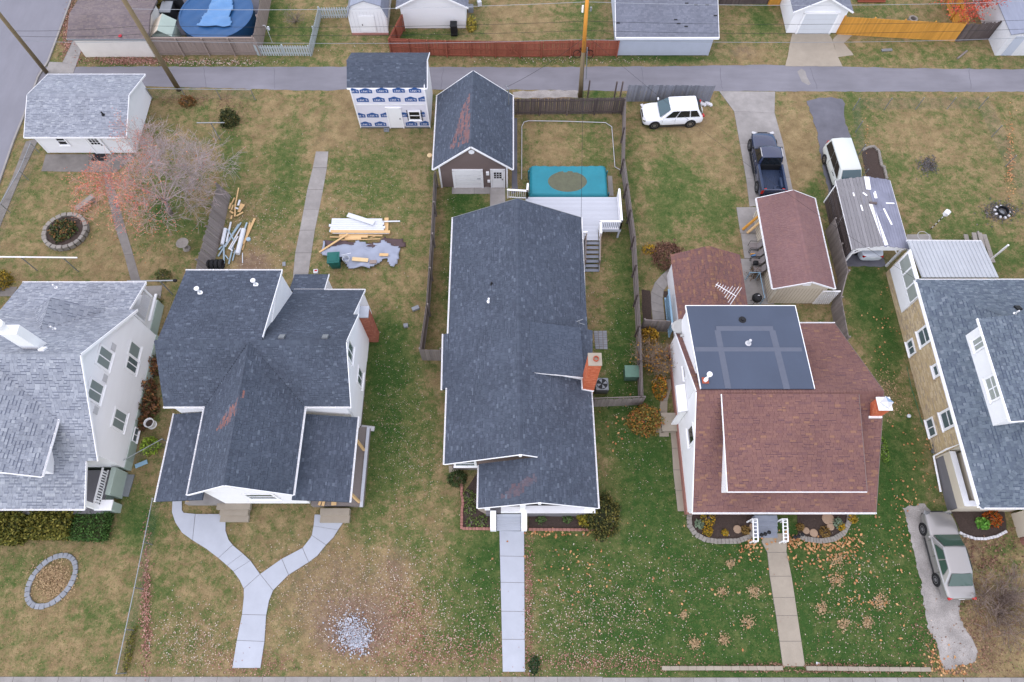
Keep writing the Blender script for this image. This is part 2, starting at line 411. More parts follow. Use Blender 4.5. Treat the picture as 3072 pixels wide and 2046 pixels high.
def courses(parent, polys, pal, name='shingle', mass='shingles', ch=.13, widths=(.16, .22, .28), t=.014, band=0.0, limit=300, material='shingle', gap=.005, brick=False):
    """lay tabs course by course on each polygon (first edge = eave); the nearest ones are objects, the rest one mass"""
    tabs = []
    for poly in polys:
        p, u, v, n = frame_of(poly)
        uv = [((q_ - p[0]).dot(u), (q_ - p[0]).dot(v)) for q_ in p]
        v0, v1 = min(y for _, y in uv), max(y for _, y in uv)
        k = 0; y = v0
        while y < v1 - .02:
            h = min(ch, v1 - y)
            for (a, b) in spans(uv, y + h / 2):
                x = a - random.random() * widths[1] if not brick else a - (k % 2) * widths[0] / 2
                while x < b - .01:
                    w_ = random.choice(widths); x0, x1 = max(x, a), min(x + w_, b); x += w_
                    if x1 - x0 < .03: continue
                    o = p[0] + u * x0 + v * y
                    full = abs((x1 - x0) - w_) < 1e-6 and abs(h - ch) < 1e-6
                    tabs.append(((o + u * (x1 - x0) / 2 - CAMP).length, full, o, u, v, n, x1 - x0, h))
            y += ch; k += 1
    P_ = PAL[pal]; bc = BAND.get(pal)
    tabs.sort(key=lambda q_: q_[0])
    mb = MB(); cache = {}; used = 0
    root = parent
    for d, full, o, u, v, n, w_, h in tabs:
        col = pick(P_); bnd = bc if random.random() < band else None; stained = False  # stained: whether the tab carries the painted roof glow
        for out, sc, amt in ROOF_GLOW:
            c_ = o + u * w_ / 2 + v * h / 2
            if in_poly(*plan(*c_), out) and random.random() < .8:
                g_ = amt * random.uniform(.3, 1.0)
                col = tuple(col[i] * (1 - g_) + sc[i] * g_ for i in range(3)) + (1,); bnd = None; stained = True  # stained marks a tab that carries the painted glow
        if full and used < limit and not stained:
            key = (round(w_, 3), col, bnd is not None)
            if key not in cache:
                q_ = MB(); tab(q_, V((0, 0, 0)), V((1, 0, 0)), V((0, 1, 0)), V((0, 0, 1)), w_, h, t, key[1], bnd, gap)
                cache[key] = q_.mesh(name, M[material])
            m3 = Matrix((u, v, n)).transposed()
            place(name, cache[key], root, o, m3.to_quaternion()); used += 1
        else:
            tab(mb, o, u, v, n, w_, h, t, col, bnd, gap)
    if mb.v: mb.build(mass, material, root, kind='stuff')
def roof(parent, planes, pal, deckcol='membseam', thick=.12, name='roof', limit=300, band=0.0, ch=.13, widths=(.16, .22, .28), caps=(), t=.012):
    """deck slab with shingle courses and ridge caps on it"""
    mb = MB(); mb.cur = tuple(x * .8 for x in PAL[pal][0][0][:3]) + (1,)
    for pl in planes: mb.slab([V(p) - normal([V(x) for x in pl]) * .02 for p in pl], thick)
    r = mb.build(name, 'shingle', parent)
    courses(r, planes, pal, band=band, limit=limit, ch=ch, widths=widths, t=t)
    cm = {}
    for (a, b, n1, n2) in caps:
        a, b = V(a), V(b); d = (b - a); L = d.length; d.normalize()
        k = int(L / .17)
        for i in range(k):
            ci = random.randrange(3); key = (ci, pal)
            if key not in cm:
                q_ = MB(); q_.cur = PAL[pal][ci % len(PAL[pal])][0]
                cm[key] = q_
            s1 = V(n1).cross(d).normalized(); s2 = V(n2).cross(d).normalized()
            if s1.z > 0: s1 = -s1
            if s2.z > 0: s2 = -s2
            if s1.dot(s2) > .9: s2 = -s1
            o = a + d * (i * L / k); q_ = MB(); q_.cur = PAL[pal][ci % len(PAL[pal])][0]
            l_ = L / k * .96
            t0, t1 = V((0, 0, .034)), V((0, 0, .022))
            q_.add([o + t0, o + d * l_ + t1, o + s1 * .15 + t0 * .8, o + d * l_ + s1 * .15 + t1 * .6, o + s2 * .15 + t0 * .8, o + d * l_ + s2 * .15 + t1 * .6,
                    o - V((0, 0, .01))],
                   [(0, 1, 3, 2), (0, 4, 5, 1), (0, 2, 6), (0, 6, 4)])
            q_.build('ridge_cap', 'shingle', r)
    return r
def wall(parent, pts, m, t=.14, name='wall'):
    return MB().slab(pts, t).build(name, m, parent)
def lap_wall(parent, poly, m, ch=.16, t=.018, name='wall', back=.14):
    """clapboard wall: first edge = bottom; each board a proud wedge"""
    p, u, v, n = frame_of(poly); mb = MB(); mb.slab([q_ - n * .001 for q_ in p], back)
    uv = [((q_ - p[0]).dot(u), (q_ - p[0]).dot(v)) for q_ in p]
    v0, v1 = min(y for _, y in uv), max(y for _, y in uv); y = v0
    while y < v1 - .02:
        h = min(ch, v1 - y)
        sp0, sp1 = spans(uv, y + .002), spans(uv, y + h - .002)
        for k in range(min(len(sp0), len(sp1))):
            (a0, b0), (a1, b1) = sp0[k], sp1[k]
            q0, q1 = p[0] + u * a0 + v * y, p[0] + u * b0 + v * y
            q2, q3 = p[0] + u * b1 + v * (y + h), p[0] + u * a1 + v * (y + h)
            mb.add([q0, q1, q0 + n * t, q1 + n * t, q2 + n * .003, q3 + n * .003], [(2, 3, 4, 5), (0, 1, 3, 2)])
        y += ch
    return mb.build(name, m, parent)
def gutter(parent, a, b, side, m='trim', w_=.085, name='gutter', ticks=True):
    """open white channel along an eave, 'side' points away from the roof"""
    a, b, s_ = V(a), V(b), V(side).normalized(); mb = MB(); d = (b - a).normalized()
    dn = V((0, 0, -.10))
    mb.bar(a + s_ * .012 + dn * .5, b + s_ * .012 + dn * .5, .014, .10)
    mb.bar(a + s_ * w_ + dn * .5, b + s_ * w_ + dn * .5, .016, .09)
    mb.bar(a + s_ * w_ / 2 + dn, b + s_ * w_ / 2 + dn, w_, .012)
    if ticks:
        L = (b - a).length; k = max(2, int(L / .8))
        for i in range(k + 1):
            o = a + d * (L * i / k); mb.bar(o + s_ * .004 + V((0, 0, .006)), o + s_ * (w_ + .01) + V((0, 0, .006)), .035, .012)
    return mb.build(name, m, parent)
def strip(parent, a, b, w_=.12, h=.16, name='rake_trim', m='trim', drop=.05):
    w_, h = w_ * .7, h * .75
    return MB().bar(V(a) - V((0, 0, drop)), V(b) - V((0, 0, drop)), w_, h).build(name, m, parent)
def window(parent, c, u, n, w_, h, split='v', sill=True, m_glass='glass', m_frame='trim', fr=.09, name='window'):
    """framed window proud of the wall; panes and sill are its pieces"""
    c, u, n = V(c), V(u).normalized(), V(n).normalized(); up = n.cross(u)
    if up.z < 0: up = -up
    mb = MB(); d = .05
    def brd(u0, u1, v0, v1, d_=d):
        pts = [c + u * a + up * b + n * e for e in (.0, d_) for (a, b) in ((u0, v0), (u1, v0), (u1, v1), (u0, v1))]
        fs = [(4, 5, 6, 7), (0, 1, 5, 4), (1, 2, 6, 5), (2, 3, 7, 6), (3, 0, 4, 7)]
        if u.cross(up).dot(n) < 0: fs = [tuple(reversed(f)) for f in fs]
        mb.add(pts, fs)
    H, Wd = h / 2, w_ / 2
    brd(-Wd - fr, -Wd, -H - fr, H + fr); brd(Wd, Wd + fr, -H - fr, H + fr); brd(-Wd, Wd, H, H + fr); brd(-Wd, Wd, -H - fr, -H)
    panes = [(-Wd, Wd, -H, H)]
    if split == 'v': brd(-.03, .03, -H, H, .04); panes = [(-Wd, -.03, -H, H), (.03, Wd, -H, H)]
    elif split == 'h': brd(-Wd, Wd, -.03, .03, .04); panes = [(-Wd, Wd, -H, -.03), (-Wd, Wd, .03, H)]
    elif split == '4':
        brd(-.03, .03, -H, H, .04); brd(-Wd, -.03, -.025, .025, .04); brd(.03, Wd, -.025, .025, .04)
        panes = [(-Wd, -.03, -H, -.025), (.03, Wd, -H, -.025), (-Wd, -.03, .025, H), (.03, Wd, .025, H)]
    o = mb.build(name, m_frame, parent)
    for (a, b, e, f) in panes:
        q_ = MB(); pts = [c + u * x + up * y + n * .018 for (x, y) in ((a, e), (b, e), (b, f), (a, f))]
        if u.cross(up).dot(n) < 0: pts.reverse()
        q_.quad(*pts); q_.build('pane', m_glass, o)
    if sill:
        MB().bar(c - up * (H + fr + .02) - u * (Wd + fr + .04) + n * .05, c - up * (H + fr + .02) + u * (Wd + fr + .04) + n * .05, .12, .04).build('sill', m_frame, o)
    return o
def door(parent, c, u, n, w_, h, lights=None, m='white', name='door'):
    """c = middle of the threshold"""
    c, u, n = V(c), V(u).normalized(), V(n).normalized(); up = V((0, 0, 1))
    mid = c + up * h / 2; rot = Matrix((u, n, up)).transposed()
    d = MB().box(mid + n * .02, (w_, .05, h), rot=rot).build(name, m, parent)
    fr = MB(); fr.box(mid + u * (w_ / 2 + .06) + n * .03, (.10, .08, h + .1), rot=rot); fr.box(mid - u * (w_ / 2 + .06) + n * .03, (.10, .08, h + .1), rot=rot)
    fr.box(c + up * (h + .06) + n * .03, (w_ + .24, .08, .11), rot=rot); fr.build('door_frame', 'trim', d)
    MB().box(c + up * 1.0 + u * (w_ * .4) + n * .07, (.06, .06, .10), rot=rot).build('handle', 'black', d)
    if lights:
        a0, b0, nx, nz, cw, chh = lights
        for i in range(nx):
            for j in range(nz):
                MB().box(c + u * (a0 + i * cw) + up * (b0 + j * chh) + n * .048, (cw * .8, .01, chh * .8), rot=rot).build('pane', 'glassdark', d)
    return d

# ---------------------------------------------------------------- fences
def board_mesh(w_, h, t, m, top='flat'):
    mb = MB()
    if top == 'dog':
        pr = [(-w_ / 2, 0), (w_ / 2, 0), (w_ / 2, h - .05), (w_ / 4, h), (-w_ / 4, h), (-w_ / 2, h - .05)]
        n = len(pr); vs = [(x, -t / 2, z) for x, z in pr] + [(x, t / 2, z) for x, z in pr]
        mb.add(vs, [tuple(range(n)), tuple(reversed(range(n, 2 * n)))] + [(k, k + n, (k + 1) % n + n, (k + 1) % n) for k in range(n)])
    else: mb.box((0, 0, h / 2), (w_, t, h))
    return mb.mesh('picket', M[m])
def fence(name, label, path, h=1.8, pw=.14, gap=.008, m='greywood', posts=2.4, cat='fence', rails=(.3, 1.5), side=1, top='flat', jitter=.03, lean=0.0, postm=None, postover=.05, group=None, cap=False, railm=None, t=.02, tilt=0.0):
    path = [V((p[0], p[1], 0)) for p in path]
    root = thing(name, label, cat, path[0], group=group)
    ms = [board_mesh(pw, h * (1 + random.uniform(-1, 1) * jitter), t, m, top) for _ in range(5)]
    for i in range(len(path) - 1):
        a, b = path[i], path[i + 1]; d = b - a; L = d.length; d.normalize(); nr = V((-d.y, d.x, 0)) * side
        ang = math.atan2(d.y, d.x); k = max(1, round(L / (pw + gap))); up_ = V((0, 0, math.cos(tilt))) - V((-d.y, d.x, 0)) * math.sin(tilt)
        for j in range(k):
            o = a + d * ((j + .5) * L / k)
            q_ = Quaternion((0, 0, 1), ang) @ Quaternion((1, 0, 0), tilt) @ Quaternion((0, 1, 0), random.uniform(-1, 1) * .012 + lean)
            place('picket', random.choice(ms), root, o + V((0, 0, .02)), q_)
        for rz in rails:
            MB().bar(a + nr * .045 + up_ * rz, b + nr * .045 + up_ * rz, .045, .09).build('rail', railm or m, root)
        if cap: MB().bar(a + V((0, 0, h + .04)), b + V((0, 0, h + .04)), .14, .035).build('cap_rail', railm or m, root)
        if posts:
            n = max(1, round(L / posts))
            for j in range(n + (1 if i == len(path) - 2 else 0)):
                o = a + d * (j * L / n) + nr * .10
                MB().bar(o, o + up_ * (h + postover), .10, .10).build('post', postm or m, root)
    return root
def chain_fence(name, label, path, h=1.1, posts=2.6, m='steel', group=None, rail=True, r=.034):
    path = [V((p[0], p[1], 0)) for p in path]
    root = thing(name, label, 'fence', path[0], group=group)
    for i in range(len(path) - 1):
        a, b = path[i], path[i + 1]; d = b - a; L = d.length; d.normalize(); n = max(1, round(L / posts))
        for j in range(n + (1 if i == len(path) - 2 else 0)):
            o = a + d * (j * L / n); MB().tube([o, o + V((0, 0, h + .03))], r, 8).build('post', m, root)
        if rail: MB().tube([a + V((0, 0, h)), b + V((0, 0, h))], r * .8, 6).build('top_rail', m, root)
        nr = V((-d.y, d.x, 0)) * .03
        MB().quad(a + nr + V((0, 0, .03)), b + nr + V((0, 0, .03)), b + nr + V((0, 0, h)), a + nr + V((0, 0, h))).build('chain_link_mesh', 'chain', root)
    return root

# ---------------------------------------------------------------- plants
def quads(name, P_, U, Vv, cols, m, parent=None, kind=None, base=None):
    """many small leaf faces in one mesh (numpy arrays of centres and half axes)"""
    n = len(P_); off = np.array(wloc(parent) if parent else (base or (0, 0, 0)), float)
    P_ = P_ - off
    vs = np.stack([P_ - U, P_ - Vv * .9, P_ + U, P_ + Vv], 1).reshape(-1, 3)
    me = bpy.data.meshes.new(name); me.vertices.add(n * 4); me.vertices.foreach_set('co', vs.ravel())
    me.loops.add(n * 4); me.loops.foreach_set('vertex_index', np.arange(n * 4))
    me.polygons.add(n); me.polygons.foreach_set('loop_start', np.arange(n) * 4); me.polygons.foreach_set('loop_total', np.full(n, 4))
    a = me.attributes.new('tint', 'FLOAT_COLOR', 'FACE'); cc = np.ones((n, 4)); cc[:, :3] = cols[:, :3]; a.data.foreach_set('color', cc.ravel())
    me.materials.append(M[m]); me.update(); me.validate()
    o = bpy.data.objects.new(name, me); COL.objects.link(o)
    if parent: o.parent = parent
    else: o.location = off
    W[o.name] = V(off)
    if kind: o['kind'] = kind
    return o
def rnd_axes(n, size, flat=0.0):
    a = np.random.normal(size=(n, 3)); a[:, 2] *= (1 - flat); a /= np.linalg.norm(a, axis=1)[:, None]
    b = np.random.normal(size=(n, 3)); b[:, 2] *= (1 - flat); b -= (a * b).sum(1)[:, None] * a; b /= np.linalg.norm(b, axis=1)[:, None] + 1e-9
    s_ = size * np.random.uniform(.6, 1.3, (n, 1))
    return a * s_, b * s_ * .6
def colours(n, pal, var=.18):
    w_ = np.array([p[1] for p in pal], float); idx = np.random.choice(len(pal), n, p=w_ / w_.sum())
    c = np.array([p[0][:3] for p in pal])[idx] * np.random.uniform(1 - var, 1 + var, (n, 1))
    return c
def branches(p, d, r, L, depth, out, spread=.6, up=.15, kids=(2, 4), tips=None, curl=.25):
    """recursive limbs as straight tapered pieces"""
    n = 3; q_ = V(p); dd = V(d).normalized(); rr = r
    for i in range(n):
        dd = (dd + V((random.gauss(0, curl), random.gauss(0, curl), random.gauss(0, curl * .7) + up * .3)) * .5).normalized()
        e = q_ + dd * (L / n); r2 = rr * .82
        out.append((q_.copy(), e.copy(), rr, r2, depth)); q_, rr = e, r2
        if depth > 0 and i > 0 or (depth > 0 and i == 0 and random.random() < .3):
            for _ in range(random.randint(*kids)):
                side = V((random.gauss(0, 1), random.gauss(0, 1), random.gauss(0, .6)))
                nd = (dd * (1 - spread) + side.normalized() * spread + V((0, 0, up))).normalized()
                branches(q_, nd, rr * .62, L * random.uniform(.55, .8), depth - 1, out, spread, up, kids, tips, curl)
    if tips is not None: tips.append(q_.copy())
def limb_mesh(name, segs, parent, m, cols=None, n=4, rmin=.008):
    mb = MB()
    k = len(segs); vs = np.zeros((k, 2 * n, 3)); ang = np.arange(n) * 2 * math.pi / n
    off = np.array(wloc(parent))
    for i, (a, b, r0, r1, dep) in enumerate(segs):
        d = (b - a).normalized(); x = d.orthogonal().normalized(); y = d.cross(x)
        x, y, a_, b_ = np.array(x), np.array(y), np.array(a), np.array(b)
        ring = np.cos(ang)[:, None] * x + np.sin(ang)[:, None] * y
        vs[i, :n] = a_ + ring * max(r0, rmin); vs[i, n:] = b_ + ring * max(r1, rmin)
    faces = np.array([[j, (j + 1) % n, n + (j + 1) % n, n + j] for j in range(n)])
    fs = (np.arange(k)[:, None, None] * 2 * n + faces[None]).reshape(-1)
    me = bpy.data.meshes.new(name); me.vertices.add(k * 2 * n); me.vertices.foreach_set('co', (vs.reshape(-1, 3) - off).ravel())
    nf = k * n; me.loops.add(nf * 4); me.loops.foreach_set('vertex_index', fs)
    me.polygons.add(nf); me.polygons.foreach_set('loop_start', np.arange(nf) * 4); me.polygons.foreach_set('loop_total', np.full(nf, 4))
    if cols is not None:
        a = me.attributes.new('tint', 'FLOAT_COLOR', 'FACE'); cc = np.ones((nf, 4)); cc[:, :3] = np.repeat(np.array([c[:3] for c in cols]), n, 0); a.data.foreach_set('color', cc.ravel())
    me.materials.append(M[m]); me.update()
    o = bpy.data.objects.new(name, me); COL.objects.link(o); o.parent = parent; W[o.name] = V(off)
    return o
def shrub(name, label, c, rx, ry, h, n, leaf, pal, cat='shrub', group=None, shape='dome', stems=6, core=None, z0=0.0):
    """leafy bush: shell of leaf faces with gaps, stems inside"""
    c = V((c[0], c[1], z0)); root = thing(name, label, cat, c, group=group)
    d = np.random.normal(size=(n, 3)); d /= np.linalg.norm(d, axis=1)[:, None]
    if shape == 'box':
        d = d / np.max(np.abs(d), axis=1)[:, None]; d = np.sign(d) * np.abs(d) ** .8
    rad = np.random.uniform(.62, 1.0, (n, 1)) ** .7
    lump = 1 + .14 * np.sin(d[:, :1] * 7 + c.x) * np.cos(d[:, 1:2] * 6 + c.y) + .08 * np.random.normal(size=(n, 1))
    if shape == 'box': lump = 1 + .06 * np.random.normal(size=(n, 1)); rad = np.random.uniform(.8, 1.0, (n, 1))
    P_ = d * rad * lump; P_[:, 2] = np.abs(P_[:, 2]) if shape != 'ball' else (P_[:, 2] + 1) / 2
    P_ *= np.array([rx, ry, h]); P_ += np.array(c)
    U, B = rnd_axes(n, leaf); quads('foliage', P_, U, B, colours(n, pal), 'leaf', root)
    segs = []
    for k in range(stems):
        a = random.uniform(0, 2 * math.pi); r_ = random.uniform(.1, .7)
        segs.append((c.copy(), c + V((math.cos(a) * rx * r_, math.sin(a) * ry * r_, h * .8)), .03, .012, 0))
    if segs: limb_mesh('stem', segs, root, 'bark')
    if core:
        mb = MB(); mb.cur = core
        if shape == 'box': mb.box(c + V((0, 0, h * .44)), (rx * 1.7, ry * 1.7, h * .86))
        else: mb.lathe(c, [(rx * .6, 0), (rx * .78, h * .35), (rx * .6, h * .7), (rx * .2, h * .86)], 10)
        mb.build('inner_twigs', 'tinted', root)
    return root
def bare_shrub(name, label, c, r, h, n, pal, cat='shrub', leaves=None, leaf=.05, group=None, depth=2, kids=(2, 3)):
    c = V((c[0], c[1], 0)); root = thing(name, label, cat, c, group=group); segs = []; tips = []
    for k in range(n):
        a = random.uniform(0, 2 * math.pi); e = random.uniform(.15, 1.0)
        d = V((math.cos(a) * r * e, math.sin(a) * r * e, h * random.uniform(.5, 1)))
        branches(c + V((math.cos(a), math.sin(a), 0)) * r * .15 * random.random(), d, .022, d.length * .62, depth, segs, .55, .1, kids, tips)
    limb_mesh('branches', segs, root, 'twig', colours(len(segs), pal), 3)
    if leaves:
        k = leaves[0]; P_ = np.array([random.choice(tips) for _ in range(k)]) + np.random.normal(size=(k, 3)) * .08
        U, B = rnd_axes(k, leaf); quads('foliage', P_, U, B, colours(k, leaves[1]), 'leaf', root)
    return root

# ================================================================ THE SETTING
# where the turf is lush, dry, bare: soft patches on the plan (x, y, rx, ry, lush, dirt)
PATCH = [
 (2250, 1800, 560, 330, .75, 0), (2650, 1750, 200, 330, .55, 0), (1650, 1650, 160, 90, .35, 0), (1750, 1880, 200, 140, .22, .05), (1560, 1800, 60, 260, -.1, .2),
 (1420, 1800, 110, 220, .45, 0), (1480, 1700, 60, 150, .3, 0), (1230, 1640, 70, 60, .3, 0), (1000, 1780, 230, 190, -.12, .42), (1080, 1900, 130, 100, -.2, .5), (1200, 1700, 60, 90, -.1, .3),
 (860, 1640, 120, 60, .05, .1), (1150, 1250, 70, 260, .6, 0), (1250, 1300, 60, 240, .25, .1), (1165, 1050, 80, 110, .5, 0), (1090, 1500, 40, 120, .2, .1),
 (200, 1800, 220, 200, -.05, .05), (300, 1860, 70, 60, .3, 0), (60, 1700, 60, 60, .25, 0), (410, 1560, 60, 90, .55, 0), (480, 1800, 110, 200, .12, .08), (560, 1950, 100, 70, 0, .15),
 (1420, 620, 60, 60, .45, 0), (1375, 760, 40, 260, .65, 0), (1880, 900, 50, 220, .45, 0), (1850, 1050, 60, 90, .4, 0), (1870, 1250, 90, 160, .6, 0), (1820, 1300, 40, 100, -.1, .15), (1960, 1400, 90, 200, .6, 0),
 (2010, 560, 120, 130, .42, 0), (2000, 420, 140, 60, -.15, .1), (2060, 360, 80, 30, -.3, .45), (2170, 640, 60, 70, .35, 0), (1935, 560, 40, 170, -.2, .2), (2120, 470, 60, 110, -.2, .1), (1950, 700, 70, 60, .1, .15), (1900, 460, 40, 120, .2, 0),
 (1640, 460, 110, 70, -.18, .12), (1590, 470, 40, 60, .2, 0), (1780, 450, 60, 110, .2, 0), (1660, 600, 90, 30, .2, 0),
 (2390, 460, 60, 160, -.35, .1), (2430, 590, 40, 50, .5, 0), (2560, 360, 40, 110, .35, 0), (2600, 860, 60, 130, .7, 0), (2660, 1050, 50, 150, .65, 0), (2640, 1200, 60, 90, -.1, .45), (2680, 1400, 90, 160, .55, .0), (2720, 1330, 30, 90, .2, .2),
 (2760, 430, 160, 80, -.15, .15), (2900, 380, 160, 60, .05, 0), (2820, 560, 150, 90, .12, 0), (2980, 640, 120, 130, .0, .1), (2690, 480, 70, 40, .3, 0), (2870, 690, 130, 60, .3, 0), (3000, 770, 100, 60, .3, 0),
 (1000, 480, 90, 140, -.05, .1), (1080, 520, 120, 80, .25, 0), (1180, 600, 120, 100, .12, .06), (860, 500, 60, 160, .28, 0), (800, 620, 60, 120, .12, .2), (760, 790, 70, 50, -.2, .6), (1070, 900, 90, 50, -.05, .3), (1040, 330, 40, 120, -.25, .1), (830, 330, 80, 70, -.15, .2), (960, 420, 60, 60, -.1, .2),
 (700, 480, 40, 120, .35, 0), (590, 700, 60, 70, .35, 0), (480, 600, 80, 120, .25, 0), (220, 640, 130, 130, -.05, .02), (350, 780, 100, 90, -.12, .05), (120, 560, 60, 60, .12, 0), (90, 820, 90, 60, -.05, .05), (480, 640, 40, 40, .4, 0),
 (560, 190, 500, 14, .3, .02), (800, 60, 60, 80, .5, 0), (930, 110, 90, 40, .3, 0), (1250, 108, 140, 14, .45, 0), (1500, 60, 130, 60, -.2, .02), (1440, 60, 30, 60, .3, 0), (1750, 60, 70, 90, .25, 0), (1650, 180, 120, 14, .3, 0), (1980, 175, 160, 12, .7, 0), (2200, 110, 80, 60, .1, .2), (2290, 60, 40, 50, .4, 0), (2240, 160, 60, 30, -.2, .35),
 (2620, 30, 90, 40, .15, .1), (2700, 150, 200, 40, .1, .05), (2950, 190, 150, 20, .2, .1), (1800, 290, 60, 20, .4, .1), (1650, 285, 90, 10, -.3, .9),
 (158, 1742, 55, 60, -.35, .0), (2960, 1900, 110, 200, -.35, .35), (2900, 1650, 60, 60, -.2, .5), (1450, 1560, 40, 30, -.2, .5), (1320, 1590, 60, 40, -.05, .3),
]
def turf(px, py):
    l = np.full(px.shape, .36); d = np.full(px.shape, .03)
    for x, y, rx, ry, a, b in PATCH:
        g = np.exp(-(((px - x) / rx) ** 2 + ((py - y) / ry) ** 2) ** 1.5)
        l = l + a * g; d = d + b * g
    return np.clip(l, 0, 1), np.clip(d, 0, 1)
def turf_w(X, Y):
    dd = Y * _s + CAM_H * _c; vv = Y * _c - CAM_H * _s
    return turf(1536 + _f * X / dd, 1023 - _f * vv / dd)
def ground_mat():
    m = bpy.data.materials.new('lawn'); m.use_nodes = True; n = m.node_tree; n.nodes.clear(); L = n.links
    out = n.nodes.new('ShaderNodeOutputMaterial'); b = n.nodes.new('ShaderNodeBsdfPrincipled'); L.new(b.outputs[0], out.inputs[0])
    b.inputs['Roughness'].default_value = .95; b.inputs['Specular IOR Level'].default_value = .1
    geo = n.nodes.new('ShaderNodeNewGeometry'); pos = geo.outputs['Position']
    at_ = n.nodes.new('ShaderNodeAttribute'); at_.attribute_name = 'turf'
    sep = n.nodes.new('ShaderNodeSeparateColor'); L.new(at_.outputs['Color'], sep.inputs[0])
    def noise(sc, det=6, rough=.65):
        k = n.nodes.new('ShaderNodeTexNoise'); k.inputs['Scale'].default_value = sc; k.inputs['Detail'].default_value = det; k.inputs['Roughness'].default_value = rough
        L.new(pos, k.inputs['Vector']); return k.outputs['Fac']
    def math_(op, a, b_):
        k = n.nodes.new('ShaderNodeMath'); k.operation = op
        for i, x in enumerate((a, b_)):
            if isinstance(x, (int, float)): k.inputs[i].default_value = x
            else: L.new(x, k.inputs[i])
        return k.outputs[0]
    def remap(x, a, b_, c=0, d=1):
        k = n.nodes.new('ShaderNodeMapRange'); k.inputs['From Min'].default_value = a; k.inputs['From Max'].default_value = b_
        k.inputs['To Min'].default_value = c; k.inputs['To Max'].default_value = d; L.new(x, k.inputs['Value']); return k.outputs[0]
    def mix(f, a, b_):
        k = n.nodes.new('ShaderNodeMix'); k.data_type = 'RGBA'; L.new(f, k.inputs['Factor'])
        for s_, x in ((6, a), (7, b_)):
            if isinstance(x, tuple): k.inputs[s_].default_value = x
            else: L.new(x, k.inputs[s_])
        return k.outputs[2]
    big = noise(.5, 8, .7); mid = noise(1.7, 8, .7); fine = noise(6, 8, .78); micro = noise(30, 4, .7); tiny = noise(13, 5, .75)
    lush = math_('ADD', sep.outputs[0], math_('MULTIPLY', math_('SUBTRACT', big, .5), 1.2))
    lush = math_('ADD', lush, math_('MULTIPLY', math_('SUBTRACT', mid, .5), 1.8))
    lush = math_('ADD', lush, math_('MULTIPLY', math_('SUBTRACT', fine, .5), 1.3))
    tan = mix(remap(noise(1.1, 6), .35, .65), C(134, 115, 84), C(166, 146, 108))
    grn = mix(remap(noise(2.1, 6), .35, .65), C(112, 117, 72), C(84, 102, 54))
    col = mix(remap(lush, .22, .62), tan, grn)
    col = mix(remap(lush, .66, 1.1), col, C(60, 89, 42))
    dirt = math_('ADD', sep.outputs[1], math_('MULTIPLY', math_('SUBTRACT', fine, .5), .9))
    dirt = math_('ADD', dirt, math_('MULTIPLY', math_('SUBTRACT', mid, .5), .9))
    col = mix(remap(dirt, .32, .66), col, mix(remap(noise(3, 6), .3, .7), C(154, 134, 114), C(118, 95, 79)))
    sc = n.nodes.new('ShaderNodeVectorMath'); sc.operation = 'SCALE'; L.new(col, sc.inputs[0])
    gain = math_('MULTIPLY', remap(micro, .25, .75, .66, 1.34), remap(tiny, .3, .7, .76, 1.24)); L.new(gain, sc.inputs['Scale'])
    L.new(sc.outputs[0], b.inputs['Base Color'])
    bp = n.nodes.new('ShaderNodeBump'); bp.inputs['Strength'].default_value = .5; bp.inputs['Distance'].default_value = .05
    L.new(micro, bp.inputs['Height']); L.new(bp.outputs[0], b.inputs['Normal'])
    return m
M['lawn'] = ground_mat()
def make_ground():
    xs = np.concatenate([[-900, -300, -120, -75], np.arange(-56, 56.1, .42), [75, 120, 300, 900]])
    ys = np.concatenate([[-700, -200, -60, -20], np.arange(-4, 62.1, .42), [80, 120, 300, 1200]])
    X, Y = np.meshgrid(xs, ys); ny, nx = X.shape
    inner = (np.abs(X) < 57) & (Y > -5) & (Y < 63)
    l, d = turf_w(np.clip(X, -57, 57), np.clip(Y, -5, 63))
    co = np.stack([X, Y, np.zeros_like(X)], -1).reshape(-1, 3)
    i = np.arange(ny * nx).reshape(ny, nx)
    fs = np.stack([i[:-1, :-1], i[:-1, 1:], i[1:, 1:], i[1:, :-1]], -1).reshape(-1, 4)
    me = bpy.data.meshes.new('ground'); me.vertices.add(len(co)); me.vertices.foreach_set('co', co.ravel())
    me.loops.add(fs.size); me.loops.foreach_set('vertex_index', fs.ravel())
    me.polygons.add(len(fs)); me.polygons.foreach_set('loop_start', np.arange(len(fs)) * 4); me.polygons.foreach_set('loop_total', np.full(len(fs), 4))
    a = me.attributes.new('turf', 'FLOAT_COLOR', 'POINT'); cc = np.ones((len(co), 4)); cc[:, 0] = l.ravel(); cc[:, 1] = d.ravel(); a.data.foreach_set('color', cc.ravel())
    me.materials.append(M['lawn']); me.update()
    o = bpy.data.objects.new('ground', me); COL.objects.link(o); o['kind'] = 'structure'
make_ground()

